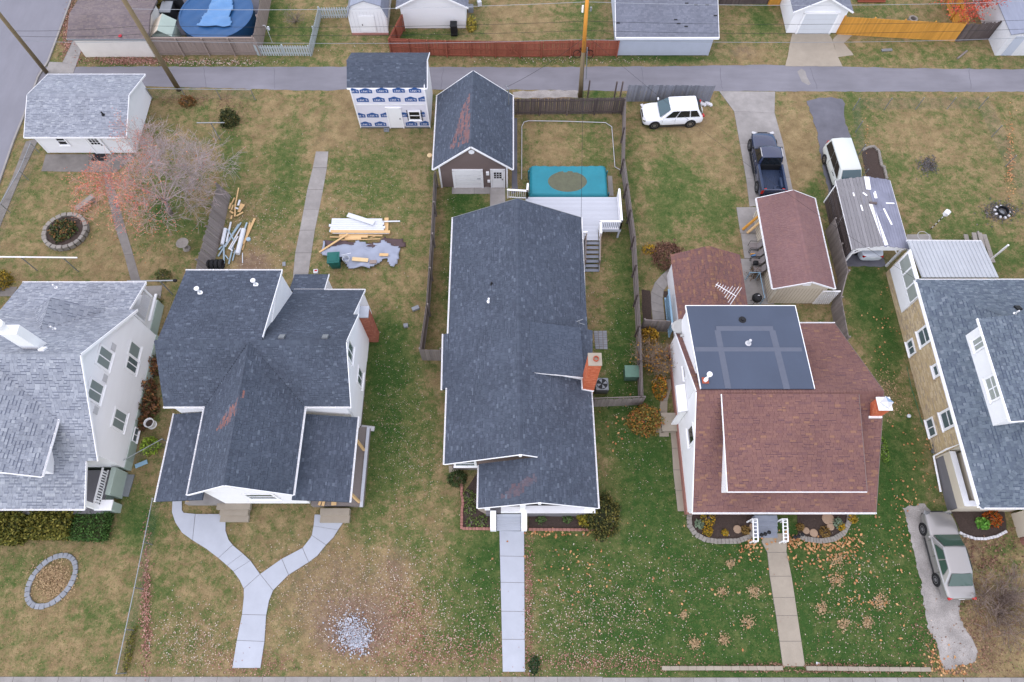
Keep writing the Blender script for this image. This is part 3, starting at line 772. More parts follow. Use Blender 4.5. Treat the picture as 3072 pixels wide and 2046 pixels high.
HARD = []                                 # outlines that grass and leaves keep off
def rough(poly, amt=.06, step=.35):
    out = []
    for i in range(len(poly)):
        a, b = V(poly[i]), V(poly[(i + 1) % len(poly)]); L = (b - a).length; k = max(1, int(L / step))
        for j in range(k):
            p = a + (b - a) * (j / k)
            out.append(p + V((random.uniform(-amt, amt), random.uniform(-amt, amt), 0)) if j or amt > .05 else p)
    return out
def paving(name, poly, z, m, keep=True, jag=0.0, step=.35, kind='structure', t=.06):
    poly = [V((p[0], p[1], 0)) for p in poly]
    if jag: poly = rough(poly, jag, step)
    if keep: HARD.append([(p.x, p.y) for p in poly])
    return struct(name, MB().prism(poly, z - t, z), m, kind)
def slab_set(name, polys, m, z=.035, gap=.012, base='concdark', piece='slab', jit=.006):
    root = None
    for i, poly in enumerate(polys):
        poly = [V((p[0], p[1], 0)) for p in poly]; HARD.append([(p.x, p.y) for p in poly])
        if root is None:
            mb = MB()
            for k, q_ in enumerate(polys): mb.prism([V((p[0], p[1], 0)) for p in q_], -.05, z - .02 + .0006 * (k % 7))
            root = struct(name, mb, base)
        c = sum(poly, V((0, 0, 0))) / len(poly)
        ins = [p + (c - p).normalized() * gap * 1.4 for p in poly]; dz = random.uniform(-jit, jit)
        MB().prism(ins, z - .04, z + dz).build(piece, m, root)
    return root
def ribbon(Lp, Rp, cuts):
    """cut a strip between two edge lines into quads at fractions of its length"""
    def sample(P_, f):
        ls = [(P_[i + 1] - P_[i]).length for i in range(len(P_) - 1)]; tot = sum(ls); d = f * tot
        for i, l in enumerate(ls):
            if d <= l or i == len(ls) - 1: return P_[i] + (P_[i + 1] - P_[i]) * (d / l)
            d -= l
    return [[sample(Lp, a), sample(Rp, a), sample(Rp, b), sample(Lp, b)] for a, b in zip(cuts[:-1], cuts[1:])]

# street at the left and the alley
alley_n = [at(120, 199, 0), at(230, 199.8), at(800, 200.5), at(1550, 202), at(1900, 200), at(2230, 196), at(2290, 195), at(2500, 198), at(2700, 205), at(3072, 208), V((60, 43.9, 0))]
alley_s = [V((60, 41.5, 0)), at(3072, 275.5), at(2760, 275), at(2272, 273.8), at(1743, 272), at(1420, 268), at(1059, 268.6), at(960, 272), at(800, 268.6), at(434, 258), at(100, 256)]
def wobble(P_, amt=.05, step=.5):
    out = []
    for a, b in zip(P_[:-1], P_[1:]):
        k = max(1, int((b - a).length / step))
        for j in range(k): out.append(a + (b - a) * (j / k) + V((0, random.uniform(-amt, amt), 0)))
    return out + [P_[-1]]
paving('alley', wobble(alley_n) + wobble(alley_s), .012, 'asphalt', step=.6)
kerb = [at(232, -60), at(215, 7), at(148, 186), at(118, 232), at(77, 345), at(45, 423.6), at(5, 540), at(-60, 705)]
paving('street', kerb + [V((-70, 20, 0)), V((-75, 70, 0))], .008, 'street')
kl = [p + V((-.14, 0, 0)) for p in kerb]
root = None
mbk = MB()
for a, b, c, d in zip(kl[:-1], kl[1:], kerb[:-1], kerb[1:]): mbk.prism([a, b, d, c], -.05, .11)
struct('kerb', mbk, 'concrete')
slab_set('side_pavement', ribbon([tp(1, 640, 345), tp(1, 545, 545)], [tp(1, 760, 300), tp(1, 662, 580)], [0, .35, .68, 1])
         + [[tp(1, 545, 545), tp(1, 662, 580), tp(1, 640, 640), tp(1, 395, 640), tp(1, 430, 540)]], 'concrete')
slab_set('street_pavement', ribbon([tp(1, 228, 1235), tp(1, 100, 1568), tp(5, 0, 330), tp(5, -120, 640)], [tp(1, 345, 1200), tp(1, 170, 1568), tp(5, 0, 530), tp(5, -60, 680)], [0, .2, .4, .6, .8, 1]), 'concdark')
# bottom pavement
sl = []
for i in range(-26, 27):
    x0 = i * 1.25; y1 = -1.16 if x0 < 5 else -1.20
    sl.append([V((x0, -2.75, 0)), V((x0 + 1.25, -2.75, 0)), V((x0 + 1.25, y1, 0)), V((x0, y1, 0))])
slab_set('front_pavement', sl, 'concrete', z=.04)
# new Y-shaped walk of the second house
a13 = lambda x, y: tp(13, x, y); a14 = lambda x, y: tp(14, x, y)
apex = a13(2268, 627)
slab_set('forked_front_walk', [
 [a13(1507, -65), a13(1587, -65), a13(1587, 70), a13(1604, 94), a13(1705, 105), a13(1680, 335), a13(1590, 270), a13(1530, 180), a13(1500, 90)],
 [a13(1705, 105), a13(1983, 105), a13(1968, 180), a13(1968, 250), a13(1995, 330), a13(2030, 375), a13(1905, 490), a13(1800, 410), a13(1680, 335)],
 [a13(2030, 375), a13(2120, 450), a13(1980, 555), a13(1905, 490)], [a13(2120, 450), a13(2185, 510), a13(2035, 605), a13(1980, 555)],
 [a13(2185, 510), apex, a13(2125, 755), a13(2088, 680), a13(2035, 605)],
 [apex, a14(175, 770), a14(140, 860), a14(115, 985), a13(2110, 980), a13(2125, 830), a13(2125, 755)],
 [a13(2110, 980), a14(115, 985), a14(100, 1215), a13(2065, 1205)], [a13(2065, 1205), a14(100, 1215), a14(65, 1447), a13(2025, 1447)],
 [apex, a14(250, 495), a14(310, 635), a14(175, 770)], [a14(250, 495), a14(430, 400), a14(485, 525), a14(310, 635)],
 [a14(430, 400), a14(500, 310), a14(510, 290), a14(635, 375), a14(560, 470), a14(485, 525)],
 [a14(510, 290), a14(525, 210), a14(740, 245), a14(700, 310), a14(635, 375)], [a14(525, 210), a14(535, 110), a14(815, 115), a14(810, 145), a14(740, 245)]],
 'concnew', z=.06)
slab_set('straight_front_walk', ribbon([tp(14, 2143, 250), tp(14, 2172, 1480)], [tp(15, 152, 255), tp(15, 160, 1480)], [0, .192, .385, .59, .783, 1]), 'concnew', z=.06)
w4L = [tp(16, 85, 440), tp(16, 108, 660), tp(16, 138, 848), tp(16, 165, 1012), tp(16, 220, 1432)]
w4R = [tp(16, 255, 440), tp(16, 300, 660), tp(16, 328, 848), tp(16, 352, 1012), tp(16, 415, 1432)]
slab_set('worn_front_walk', [[tp(16, 35, 345), tp(16, 60, 280), tp(16, 255, 270), tp(16, 260, 330), tp(16, 252, 440), tp(16, 85, 440)]] + ribbon(w4L, w4R, [0, .22, .41, .57, .79, 1]), 'conctan', z=.04)
slab_set('rear_garden_path', ribbon([tp(2, 545, 1320), tp(2, 497, 1568), tp(6, 470, 200), tp(6, 430, 420), tp(6, 390, 630), tp(6, 355, 800), tp(6, 340, 1060)],
         [tp(2, 655, 1320), tp(2, 632, 1568), tp(6, 610, 190), tp(6, 575, 370), tp(6, 545, 500), tp(6, 500, 800), tp(6, 460, 1060)], [0, .13, .3, .45, .6, .76, .9, 1]), 'concrete', z=.02, jit=.012)
slab_set('corner_garden_path', ribbon([tp(5, 895, 60), tp(5, 985, 480), tp(5, 1075, 740), tp(5, 1120, 905), tp(5, 1145, 1010)], [tp(5, 965, 60), tp(5, 1100, 560), tp(5, 1150, 730), tp(5, 1200, 905), tp(5, 1230, 1010)], [0, .3, .52, .76, 1]), 'concdark', z=.02)
slab_set('garage_patio', [[tp(1, 400, 1345), tp(1, 780, 1345), tp(1, 770, 1500), tp(1, 360, 1492)], [tp(1, 780, 1345), tp(1, 1190, 1345), tp(1, 1010, 1505), tp(1, 770, 1500)]], 'concdark', z=.03)
slab_set('back_step_patio', [[tp(5, 1290, 1040), tp(5, 1415, 1035), tp(5, 1400, 1150), tp(5, 1270, 1150)], [tp(5, 1225, 1040), tp(5, 1290, 1040), tp(5, 1270, 1150), tp(5, 1225, 1150)]], 'concrete', z=.03)
slab_set('left_back_walk', [[tp(5, -60, 1048), tp(5, 155, 1048), tp(5, 110, 1130), tp(5, -60, 1130)]], 'concdark', z=.03)
# north side drives
paving('garage_apron', [tp(4, 315, 262), tp(4, 602, 262), tp(4, 650, 345), tp(4, 690, 470), tp(4, 740, 580), tp(4, 242, 578), tp(4, 268, 470), tp(4, 290, 350)], .03, 'conctan', jag=.02)
paving('broken_slab', [tp(4, 655, 345), tp(4, 700, 300), tp(4, 828, 306), tp(4, 752, 375), tp(4, 838, 480), tp(4, 698, 500)], .026, 'conctan', jag=.02)
slab_set('concrete_driveway', [[tp(3, 1850, 795), tp(4, 155, 800), tp(4, 150, 985), tp(3, 1980, 972)], [tp(3, 1980, 972), tp(4, 150, 985), tp(4, 225, 1250), tp(3, 2030, 1250)],
 [tp(3, 2030, 1250), tp(4, 225, 1250), tp(8, 285, 95), tp(7, 2085, 105)], [tp(7, 2085, 105), tp(8, 285, 95), tp(8, 330, 300), tp(7, 2115, 350)],
 [tp(7, 2000, 355), tp(7, 2200, 352), tp(7, 2240, 580), tp(7, 2035, 580)], [tp(7, 2040, 582), tp(7, 2240, 582), tp(7, 2270, 800), tp(7, 2070, 800)], [tp(7, 2035, 802), tp(7, 2280, 802), tp(7, 2330, 1200), tp(7, 2060, 1200)]], 'concrete', z=.03)
paving('blacktop_driveway', [tp(4, 425, 880), tp(4, 500, 862), tp(4, 590, 850), tp(4, 740, 858), tp(4, 765, 900), tp(4, 750, 985), tp(4, 780, 1110), tp(4, 830, 1250), tp(4, 870, 1450), tp(8, 940, 200), tp(8, 1120, 870), tp(8, 735, 865), tp(8, 620, 240), tp(4, 570, 1450), tp(4, 530, 1240), tp(4, 515, 1120), tp(4, 470, 1000)], .02, 'blacktop', jag=.07)
paving('gravel_driveway', [tp(16, 1265, 50), tp(16, 1320, 230), tp(16, 1370, 480), tp(16, 1425, 700), tp(16, 1440, 870), tp(16, 1475, 1000), tp(16, 1490, 1110), tp(16, 1555, 1200), tp(16, 1590, 1320), tp(16, 1600, 1420), tp(16, 1660, 1480), tp(16, 1760, 1430), tp(16, 1900, 1400), tp(16, 1910, 1300), tp(16, 1865, 1180), tp(16, 1800, 1080), tp(16, 1750, 980), tp(16, 1780, 820), tp(16, 1700, 560), tp(16, 1600, 200), tp(16, 1450, 10)], .012, 'gravel', jag=.07, step=.15)
paving('gravel_verge', [tp(3, 60, 800), tp(3, 300, 785), tp(3, 630, 790), tp(3, 620, 850), tp(3, 60, 855)], .014, 'gravel', jag=.08)
paving('blacktop_strip', [tp(3, 60, 1030), tp(3, 92, 1030), tp(3, 92, 1568), tp(7, 100, 215), tp(7, 45, 240), tp(3, 45, 1568)], .02, 'blacktop')
slab_set('garage_walk', [[tp(6, 1730, 178), tp(6, 1925, 178), tp(6, 1925, 238), tp(6, 1730, 238)], [tp(6, 1925, 178), tp(6, 2062, 178), tp(6, 2062, 238), tp(6, 1925, 238)],
                          [tp(6, 2062, 178), tp(6, 2195, 178), tp(6, 2195, 420), tp(6, 2062, 420)]], 'concrete', z=.03)
# cracks and tar seams across the alley
al = bpy.data.objects['alley']; ck = MB()
for x0_, x1_ in ((822, 826), (1925, 1930), (2430, 2452), (2908, 2912), (1330, 1322), (610, 618), (2160, 2166)):
    a, b = at(x0_, 203, .013), at(x1_, 266, .013)
    pts = [a.lerp(b, k / 6) + V((random.uniform(-.06, .06), 0, 0)) for k in range(7)]
    for p, q_ in zip(pts[:-1], pts[1:]): ck.bar(p, q_, .035, .004)
ck.build('crack', 'blacktop', al)
mb = MB(); mb.prism([at(x, y) for x, y in ((2392, 215), (2404, 206), (2416, 214), (2420, 230), (2432, 252), (2425, 256), (2405, 245))], -.01, .0145); mb.build('patch', 'concrete', al)

# ================================================================ HOUSES
def onX(px, py, X): return at(px, py, z_for_x(px, py, X))
def onY(px, py, Y): return at(px, py, z_for_y(px, py, Y))
def brick_box(parent, name, x0, x1, y0, y1, z0, z1, pal, ch=.075, bw=.215, sides='SENW'):
    core = MB().box(((x0 + x1) / 2, (y0 + y1) / 2, (z0 + z1) / 2), (x1 - x0, y1 - y0, z1 - z0)).build(name, 'mortar', parent)
    F = {'S': [(x0, y0, z0), (x1, y0, z0), (x1, y0, z1), (x0, y0, z1)], 'E': [(x1, y0, z0), (x1, y1, z0), (x1, y1, z1), (x1, y0, z1)],
         'N': [(x1, y1, z0), (x0, y1, z0), (x0, y1, z1), (x1, y1, z1)], 'W': [(x0, y1, z0), (x0, y0, z0), (x0, y0, z1), (x0, y1, z1)]}
    courses(core, [[V(p) for p in F[k]] for k in sides], pal, name='brick', mass='bricks', ch=ch, widths=(bw,), t=.012, limit=0, material='brick', brick=True)
    return core
def vent_pipe(parent, p, h=.35, r=.05, m='white', name='vent_pipe', hood=False):
    p = V(p); mb = MB(); mb.lathe(p, [(r * 2.2, -.02), (r * 2.2, .03), (r, .05), (r, h)], 10)
    if hood: mb.lathe(p + V((0, 0, h)), [(r * 1.9, 0), (r * 2.2, .06), (r * .6, .14)], 10)
    return mb.build(name, m, parent, smooth=False)
def box_vent(parent, p, n, m='metalgrey'):
    p, n = V(p), V(n).normalized(); q_ = n.rotation_difference(V((0, 0, 1))).inverted().to_matrix()
    return MB().box(p + n * .06, (.32, .36, .12), rot=q_).build('roof_vent', m, parent)

# ---- left white house with the silver roof
h1 = thing('white_house', 'white clapboard house with light grey shingle roof at the left edge', 'house', V((-30, 14.8, 0)))
nS, nN = V((0, -.83, 1)), V((0, .835, 1))
xE, xW = -23.43, -39.0
r1 = [[V((xW, 9.94, 4)), V((-23.48, 9.94, 4)), V((xE, 14.76, 8)), V((xW, 14.76, 8))],
      [V((xE, 19.55, 4)), V((xW, 19.55, 4)), V((xW, 14.76, 8)), V((xE, 14.76, 8))],
      [V((xW, 7.44, 3)), V((-24.15, 7.44, 3)), V((-24.15, 9.94, 3.995)), V((xW, 9.94, 3.995))],
      [V((-23.95, 22.06, 3)), V((-32, 22.06, 3)), V((-32, 19.55, 3.995)), V((-23.95, 19.55, 3.995))]]
roof(h1, r1, 'silver', band=.4, limit=300, ch=.17, widths=(.18, .24, .30), caps=[((-34, 14.76, 8.0), (xE, 14.76, 8.0), (0, -.8, 1), (0, .8, 1))])
dn = [[V((-25.3, 8.65, 5.6)), V((-25.3, 11.85, 5.6)), V((-28.6, 14.66, 7.9)), V((-28.6, 8.65, 7.9))],
      [V((-31.9, 11.85, 5.6)), V((-31.9, 8.65, 5.6)), V((-28.6, 8.65, 7.9)), V((-28.6, 14.66, 7.9))]]
dr = roof(h1, dn, 'silver', name='front_dormer_roof', band=.4, limit=160, ch=.17, widths=(.18, .24, .30))
A_, B_, C_, D_ = V((-27.58, 17.15, 6.0)), V((-27.54, 19.34, 6.0)), V((-29.81, 19.43, 4.12)), V((-25.27, 19.43, 4.12))
roof(h1, [[D_, B_, A_], [B_, C_, A_]], 'silver', name='rear_dormer_roof', band=.4, limit=60, ch=.17, widths=(.18, .24, .30))
wall(h1, [D_ + V((-.3, .02, -.3)), C_ + V((.3, .02, -.3)), B_ + V((0, -.05, -.25))], 'siding', name='rear_dormer_wall')
wx = -23.75
lap_wall(h1, [V((wx, 10.35, .8)), V((wx, 19.3, .8)), V((wx, 19.3, 3.95)), V((wx, 14.76, 7.75)), V((wx, 10.35, 4.05))], 'siding')
MB().box((-30.9, 14.8, 2.4), (14.0, 8.9, 3.0)).build('house_core', 'siding', h1)
MB().box((-30.9, 14.85, .4), (14.42, 9.0, .8)).build('foundation', 'sage', h1)
# dormer walls
MB().box((-28.6, 11.2, 4.85), (5.3, 3.9, 2.4)).build('front_dormer_wall', 'siding', h1)
wall(h1, [V((-31.4, 9.24, 5.6)), V((-25.8, 9.24, 5.6)), V((-28.6, 9.24, 7.6))], 'siding', name='front_dormer_gable')
strip(h1, (-25.3, 8.62, 5.6), (-28.6, 8.62, 7.9), .06, .22); strip(h1, (-31.9, 8.62, 5.6), (-28.6, 8.62, 7.9), .06, .22)
gutter(h1, (-25.3, 8.65, 5.6), (-25.3, 11.85, 5.6), (1, 0, 0))
gutter(h1, (xW, 7.44, 3.0), (-24.15, 7.44, 3.0), (0, -1, 0)); gutter(h1, (-32, 22.06, 3.0), (-23.95, 22.06, 3.0), (0, 1, 0))
strip(h1, (xE, 14.76, 7.98), (-23.48, 9.94, 3.98), .06, .2); strip(h1, (xE, 14.76, 7.98), (xE, 19.55, 3.98), .06, .2)
strip(h1, (-24.15, 7.44, 2.98), (-24.15, 9.94, 3.97), .06, .2); strip(h1, (-23.95, 22.06, 2.98), (-23.95, 19.55, 3.97), .06, .2)
# windows of the long east wall
for (x, y, wy, wz, sp) in ((905, 215, .55, 1.15, 'h'), (825, 505, .75, 1.15, 'h'), (1035, 755, .85, 1.15, 'h')):
    p = onX(0 + x * .34438, 1000 + y * .34438, wx); window(h1, p + V((.02, 0, 0)), (0, 1, 0), (1, 0, 0), wz * .9, wz * 1.05, 'v', m_glass='curtain', fr=.13)
p = onX(1165 * .34438, 1000 + 150 * .34438, wx); window(h1, p + V((.02, 0, 0)), (0, 1, 0), (1, 0, 0), .8, 1.1, None, m_glass='curtain', fr=.12)
p = onX(1145 * .34438, 1000 + 270 * .34438, wx); window(h1, p + V((.02, 0, 0)), (0, 1, 0), (1, 0, 0), .8, 1.1, 'v', fr=.12)
for (x, y) in ((985, 120), (910, 390), (830, 670)):
    p = onX(x * .34438, 1000 + y * .34438, wx); MB().box(p + V((.03, 0, 0)), (.05, .42, .42)).build('wall_vent', 'soffit', h1)
window(h1, (-23.68, 12.5, .52), (0, 1, 0), (1, 0, 0), .8, .4, 'v', fr=.06)
# chimney, roof vents, satellite-grey bits
ch1 = MB().box((-26.45, 15.55, 8.2), (.75, .55, 2.6)).build('chimney', 'white', h1)
MB().lathe((-26.75, 15.55, 9.4), [(.2, 0), (.2, .55), (.3, .55), (.3, .75), (.1, .85)], 12).build('chimney_cap', 'white', ch1)
MB().lathe((-26.95, 15.45, 7.3), [(.16, 0), (.16, 2.1)], 10).build('flue', 'white', ch1)
for (x, y) in ((490, 1055), (475, 1418)):
    p = on_plane(x * .34438, 500 + y * .34438, lambda X, Y: 8 - .835 * (Y - 14.76) if Y < 19.55 else 4 - .4 * (Y - 19.55)); vent_pipe(h1, p, .4, .05)
box_vent(h1, on_plane(375 * .34438, 1000 + 145 * .34438, lambda X, Y: 8 - .835 * (Y - 14.76)), nN, 'trim')
# front porch under the low eave
MB().box((-29.0, 8.85, .45), (9.3, 2.6, .9)).build('porch_base', 'sage', h1)
MB().box((-29.0, 8.85, .915), (9.3, 2.6, .03)).build('porch_floor', 'greyfloor', h1)
for x in (-24.55, -28.5, -32.5):
    MB().box((x, 7.85, 1.95), (.26, .26, 2.05)).build('porch_column', 'white', h1)
rl = MB(); rl.bar((-24.45, 7.95, 1.75), (-24.45, 10.1, 1.75), .10, .06); rl.bar((-24.45, 7.95, 1.15), (-24.45, 10.1, 1.15), .06, .06)
for k in range(13): rl.bar((-24.45, 8.0 + k * .16, 1.15), (-24.45, 8.0 + k * .16, 1.75), .05, .05)
rl.build('porch_railing', 'white', h1)
MB().box((-24.2, 8.0, .55), (.9, .5, 1.1)).build('porch_pier', 'sage', h1)
MB().box((-24.2, 8.0, 1.14), (1.0, .62, .08)).build('pier_cap', 'white', h1)
MB().box((-24.0, 9.4, .7), (.3, 1.6, 1.4)).build('porch_wall', 'sage', h1)
# rear porch with louvred wall
MB().box((-28.0, 20.7, .45), (7.8, 2.4, .9)).build('rear_porch_base', 'sage', h1)
MB().box((-28.0, 20.7, 1.3), (7.7, 2.3, .8)).build('rear_porch_wall', 'siding', h1)
lv = MB()
for k in range(9): lv.bar((-24.1, 20.0, 1.85 + k * .11), (-24.1, 21.5, 1.85 + k * .11), .02, .06)
lv.build('louvre', 'soffit', h1)
for y in (19.7, 21.7): MB().box((-24.15, y, 2.2), (.14, .14, 1.6)).build('porch_post', 'white', h1)
MB().bar((-23.85, 19.9, 1.72), (-23.85, 21.9, 1.72), .14, .10).build('rear_porch_sill', 'trim', h1)

# ---- second house: cross gables, charcoal roof, white walls
ROOF_GLOW += [([(676, 1238), (690, 1222), (745, 1162), (722, 1215), (700, 1258), (676, 1282), (648, 1290)], C(158, 106, 92), .8)]  # reddish glow on the front gable, painted into its shingles
h2 = thing('cross_gabled_house', 'white cross-gabled house with charcoal shingles and two front porches', 'house', V((-14.7, 14, 0)))
xl, xr, yr, zr, yS = -20.0, -9.25, 15.85, 7.3, 12.9
ze = 4.8
rS, rN = V((-14.66, 7.8, zr)), V((-14.72, yr, zr))
wl, wr = -17.63, -11.9
pl2 = [[V((xl, yS, ze)), V((wl, yS, ze)), V((-14.72, yr, zr)), V((xl, yr, zr))],
       [V((wr, yS, ze)), V((xr, yS, ze)), V((xr, yr, zr)), V((-14.72, yr, zr))],
       [V((wl, yS, ze)), V((wl, 7.84, ze)), rS, rN], [V((wr, 7.84, ze)), V((wr, yS, ze)), rN, rS],
       [V((-14.0, 21.2, 6.0)), V((-19.85, 21.2, 6.0)), V((-19.85, yr, zr + .004)), V((-14.0, yr, zr + .004))],
       [V((xr, 18.6, 5.2)), V((-14.2, 18.6, 5.2)), V((-14.2, yr, zr)), V((xr, yr, zr))],
       [V((-9.55, 21.5, 3.0)), V((-14.2, 21.5, 3.0)), V((-14.2, 18.6, 5.2)), V((-9.55, 18.6, 5.2))],
       [V((-12.2, 23.0, 2.45)), V((-14.5, 23.0, 2.45)), V((-14.5, 21.5, 3.01)), V((-12.2, 21.5, 3.01))],
       [V((-17.2, 12.9, 3.95)), V((-20.0, 12.9, 3.45)), V((-20.0, 7.75, 3.45)), V((-17.2, 7.75, 3.95))][1:] + [V((-17.2, 12.9, 3.95))],
       [V((-9.15, 7.75, 3.3)), V((-9.15, 12.75, 3.3)), V((-12.2, 12.75, 3.95)), V((-12.2, 7.75, 3.95))]]
roof(h2, pl2, 'charcoal', band=.25, limit=300, caps=[((xl, yr, zr), (xr, yr, zr), (0, -.86, 1), (0, .5, 1)), (rS, rN, (-.86, 0, 1), (.86, 0, 1))])
gx = -14.7
lap_wall(h2, [V((-17.25, 8.24, .55)), V((-12.15, 8.24, .55)), V((-12.15, 8.24, ze + .1)), V((gx, 8.24, zr - .12)), V((-17.25, 8.24, ze + .1))], 'siding')
lap_wall(h2, [V((-9.6, 13.1, .45)), V((-9.6, 21.2, .45)), V((-9.6, 21.2, 3.1)), V((-9.6, 15.85, 7.2)), V((-9.6, 13.1, ze + .05))], 'siding')
lap_wall(h2, [V((-9.62, 13.1, .45)), V((-9.62, 13.1, 4.75)), V((-19.6, 13.1, 4.75)), V((-19.6, 13.1, .45))][::-1], 'siding', name='front_wing_wall')
MB().box((-14.6, 14.7, 2.45), (9.8, 3.1, 4.6)).build('house_core', 'siding', h2)
MB().box((-14.7, 10.7, 2.4), (4.9, 4.7, 4.5)).build('wing_core', 'siding', h2)
MB().box((-16.9, 18.7, 3.0), (5.5, 4.9, 5.7)).build('rear_storey_wall', 'siding', h2)
wall(h2, [V((-14.2, 16.3, 7.05)), V((-14.2, 16.3, 3.0)), V((-14.2, 21.1, 3.0)), V((-14.2, 21.1, 5.9))], 'siding', name='rear_side_wall')
MB().box((-11.9, 19.5, 1.5), (4.5, 3.6, 2.9)).build('rear_wing_wall', 'siding', h2)
MB().box((-13.4, 22.1, 1.2), (2.1, 1.5, 2.4)).build('back_entry_wall', 'siding', h2)
MB().box((-14.6, 14.7, .2), (9.94, 3.3, .5)).build('foundation', 'concdark', h2)
strip(h2, rS + V((0, -.02, 0)), (wl, 7.82, ze), .05, .18); strip(h2, rS + V((0, -.02, 0)), (wr, 7.82, ze), .05, .18)
strip(h2, (xr, yr, zr), (xr, yS, ze), .05, .18); strip(h2, (xr, yr, zr), (xr, 18.6, 5.2), .05, .18); strip(h2, (-9.55, 18.6, 5.2), (-9.55, 21.5, 3.0), .05, .18)
strip(h2, (-14.0, yr + .3, zr - .05), (-14.0, 21.2, 6.0), .05, .18); strip(h2, (-12.2, 21.5, 3.0), (-12.2, 23.0, 2.45), .05, .18)
gutter(h2, (-19.85, 21.2, 6.0), (-14.0, 21.2, 6.0), (0, 1, 0)); gutter(h2, (-14.2, 21.5, 3.0), (-9.55, 21.5, 3.0), (0, 1, 0), ticks=False)
gutter(h2, (xl, yS, ze), (wl, yS, ze), (0, -1, 0)); gutter(h2, (wr, yS, ze), (xr, yS, ze), (0, -1, 0))
gutter(h2, (wl, yS, ze), (wl, 7.84, ze), (-1, 0, 0)); gutter(h2, (wr, yS, ze), (wr, 7.84, ze), (1, 0, 0))
gutter(h2, (-20.0, 12.9, 3.45), (-20.0, 7.75, 3.45), (-1, 0, 0)); gutter(h2, (-9.15, 12.75, 3.3), (-9.15, 7.75, 3.3), (1, 0, 0))
window(h2, (-14.4, 8.22, 2.6), (1, 0, 0), (0, -1, 0), 1.5, 1.25, 'h', fr=.14); window(h2, (-14.65, 8.22, 5.7), (1, 0, 0), (0, -1, 0), .8, .9, 'h', fr=.10)
for (x, y) in ((840, 160), (925, 385)):
    p = onX(760 + x * .34438, 1000 + y * .34438, -9.6); window(h2, p + V((.02, 0, 0)), (0, 1, 0), (1, 0, 0), .95, 1.2, 'v', fr=.12)
c2 = brick_box(h2, 'chimney', -9.65, -9.03, 19.15, 19.85, 0, 3.75, 'redbrick')
MB().box((-9.34, 19.5, 3.79), (.7, .8, .1)).build('chimney_cap', 'concnew', c2)
for (x, y) in ((1745, 1100),):
    p = on_plane(x * .34438, 500 + y * .34438, lambda X, Y: 7.3 - .243 * (Y - 15.85)); vent_pipe(h2, p, .5, .07, hood=True)
p = on_plane(2230 * .34438, 500 + 1030 * .34438, lambda X, Y: 7.3 - .243 * (Y - 15.85)); vent_pipe(h2, p, .5, .07, hood=True)
for x in (250, 628):
    p = on_plane(760 + x * .34438, 500 + 1490 * .34438, lambda X, Y: 7.3 - .76 * (Y - 15.85)); box_vent(h2, p, (0, .76, 1))
# porches
for (x0, x1, y0, nm) in ((-19.7, -17.25, 8.2, 'left_porch'), (-12.1, -9.0, 8.1, 'right_porch')):
    MB().box(((x0 + x1) / 2, (y0 + 13.0) / 2, .28), (x1 - x0, 13.0 - y0, .56)).build('porch_deck', 'concrete' if x0 < -15 else 'greywood', h2)
    for (x, y) in ((x0 + .15 if x0 < -15 else x1 - .2, y0 + .2), (x0 + .15 if x0 < -15 else x1 - .2, 11.5)):
        MB().box((x, y, 1.9), (.13, .13, 2.75)).build('porch_post', 'lumber', h2)
st = MB(); st.box((-16.75, 8.05, .42), (2.0, .35, .3)); st.box((-16.72, 7.75, .24), (1.7, .4, .34)); st.box((-16.7, 7.4, .12), (1.7, .4, .24)); st.build('front_steps', 'conctan', h2)
st = MB(); st.box((-10.65, 7.75, .26), (1.75, .4, .4)); st.box((-10.65, 7.35, .13), (1.75, .4, .26)); st.build('front_steps', 'conctan', h2)
MB().bar((-9.05, 8.0, .6), (-9.05, 13.0, .6), .18, .1).build('deck_edge', 'deckgrey', h2)
lm = MB(); lm.bar((-11.6, 8.1, .62), (-11.3, 8.9, .7), .14, .05); lm.bar((-11.35, 8.05, .68), (-11.2, 8.8, .75), .16, .05); lm.bar((-10.7, 8.1, .62), (-10.75, 8.7, .62), .3, .05)
solo('lumber_offcuts', lm, 'lumber', 'yellow lumber offcuts lying on the right porch of the cross-gabled house', 'lumber', (-11.3, 8.5, .57))

# ---- third house: long charcoal gable with front porch
ROOF_GLOW += [([(1560, 1480), (1520, 1500), (1500, 1490), (1560, 1440), (1610, 1425), (1612, 1440)], C(122, 96, 98), .6)]  # fainter warm glow painted into the porch gable shingles
h3 = thing('long_gabled_house', 'long low house with dark blue-grey gabled roof and white front porch', 'house', V((.3, 17, 0)))
ze = 3.2
WN, EN = V((-4.02, 27.0, ze)), V((4.70, 27.0, ze)); RN = V((.34, 27.0, 5.33)); RS = V((.46, 9.94, 5.33))
WS, ES = V((-3.90, 9.94, ze)), V((4.84, 7.43, ze)); WP = V((-1.91, 7.43, ze)); RP = V((1.5, 7.43, 4.8)); RPn = V((1.5, 9.94, 4.8))
k3 = (5.33 - ze) / 4.3
pl3 = [[WN, WS, RS, RN], [ES, EN, RN, RS, RPn, RP], [V((-1.91, 9.96, ze)), WP, RP, V((1.5, 9.96, 4.8))]]
bw_ = [[at(1330, 1003, 3.03), at(1326.5, 1168.7, 3.03), V((-3.93, at(1326.5, 1168.7, 3.03).y, ze)), V((-4.0, at(1330, 1003, 3.03).y, ze))],
       [at(1776, 1178, 3.03), at(1778, 992, 3.03), V((4.64, at(1778, 992, 3.03).y, ze)), V((4.76, at(1776, 1178, 3.03).y, ze))]]
def east3(X, Y): return 5.33 - k3 * (X - .4)
d0, d1 = on_plane(1589, 965, east3), on_plane(1596, 1117, east3)
d2, d3 = V((4.3, d1.y, east3(4.3, 0) + .72)), V((4.2, d0.y, east3(4.2, 0) + .72))
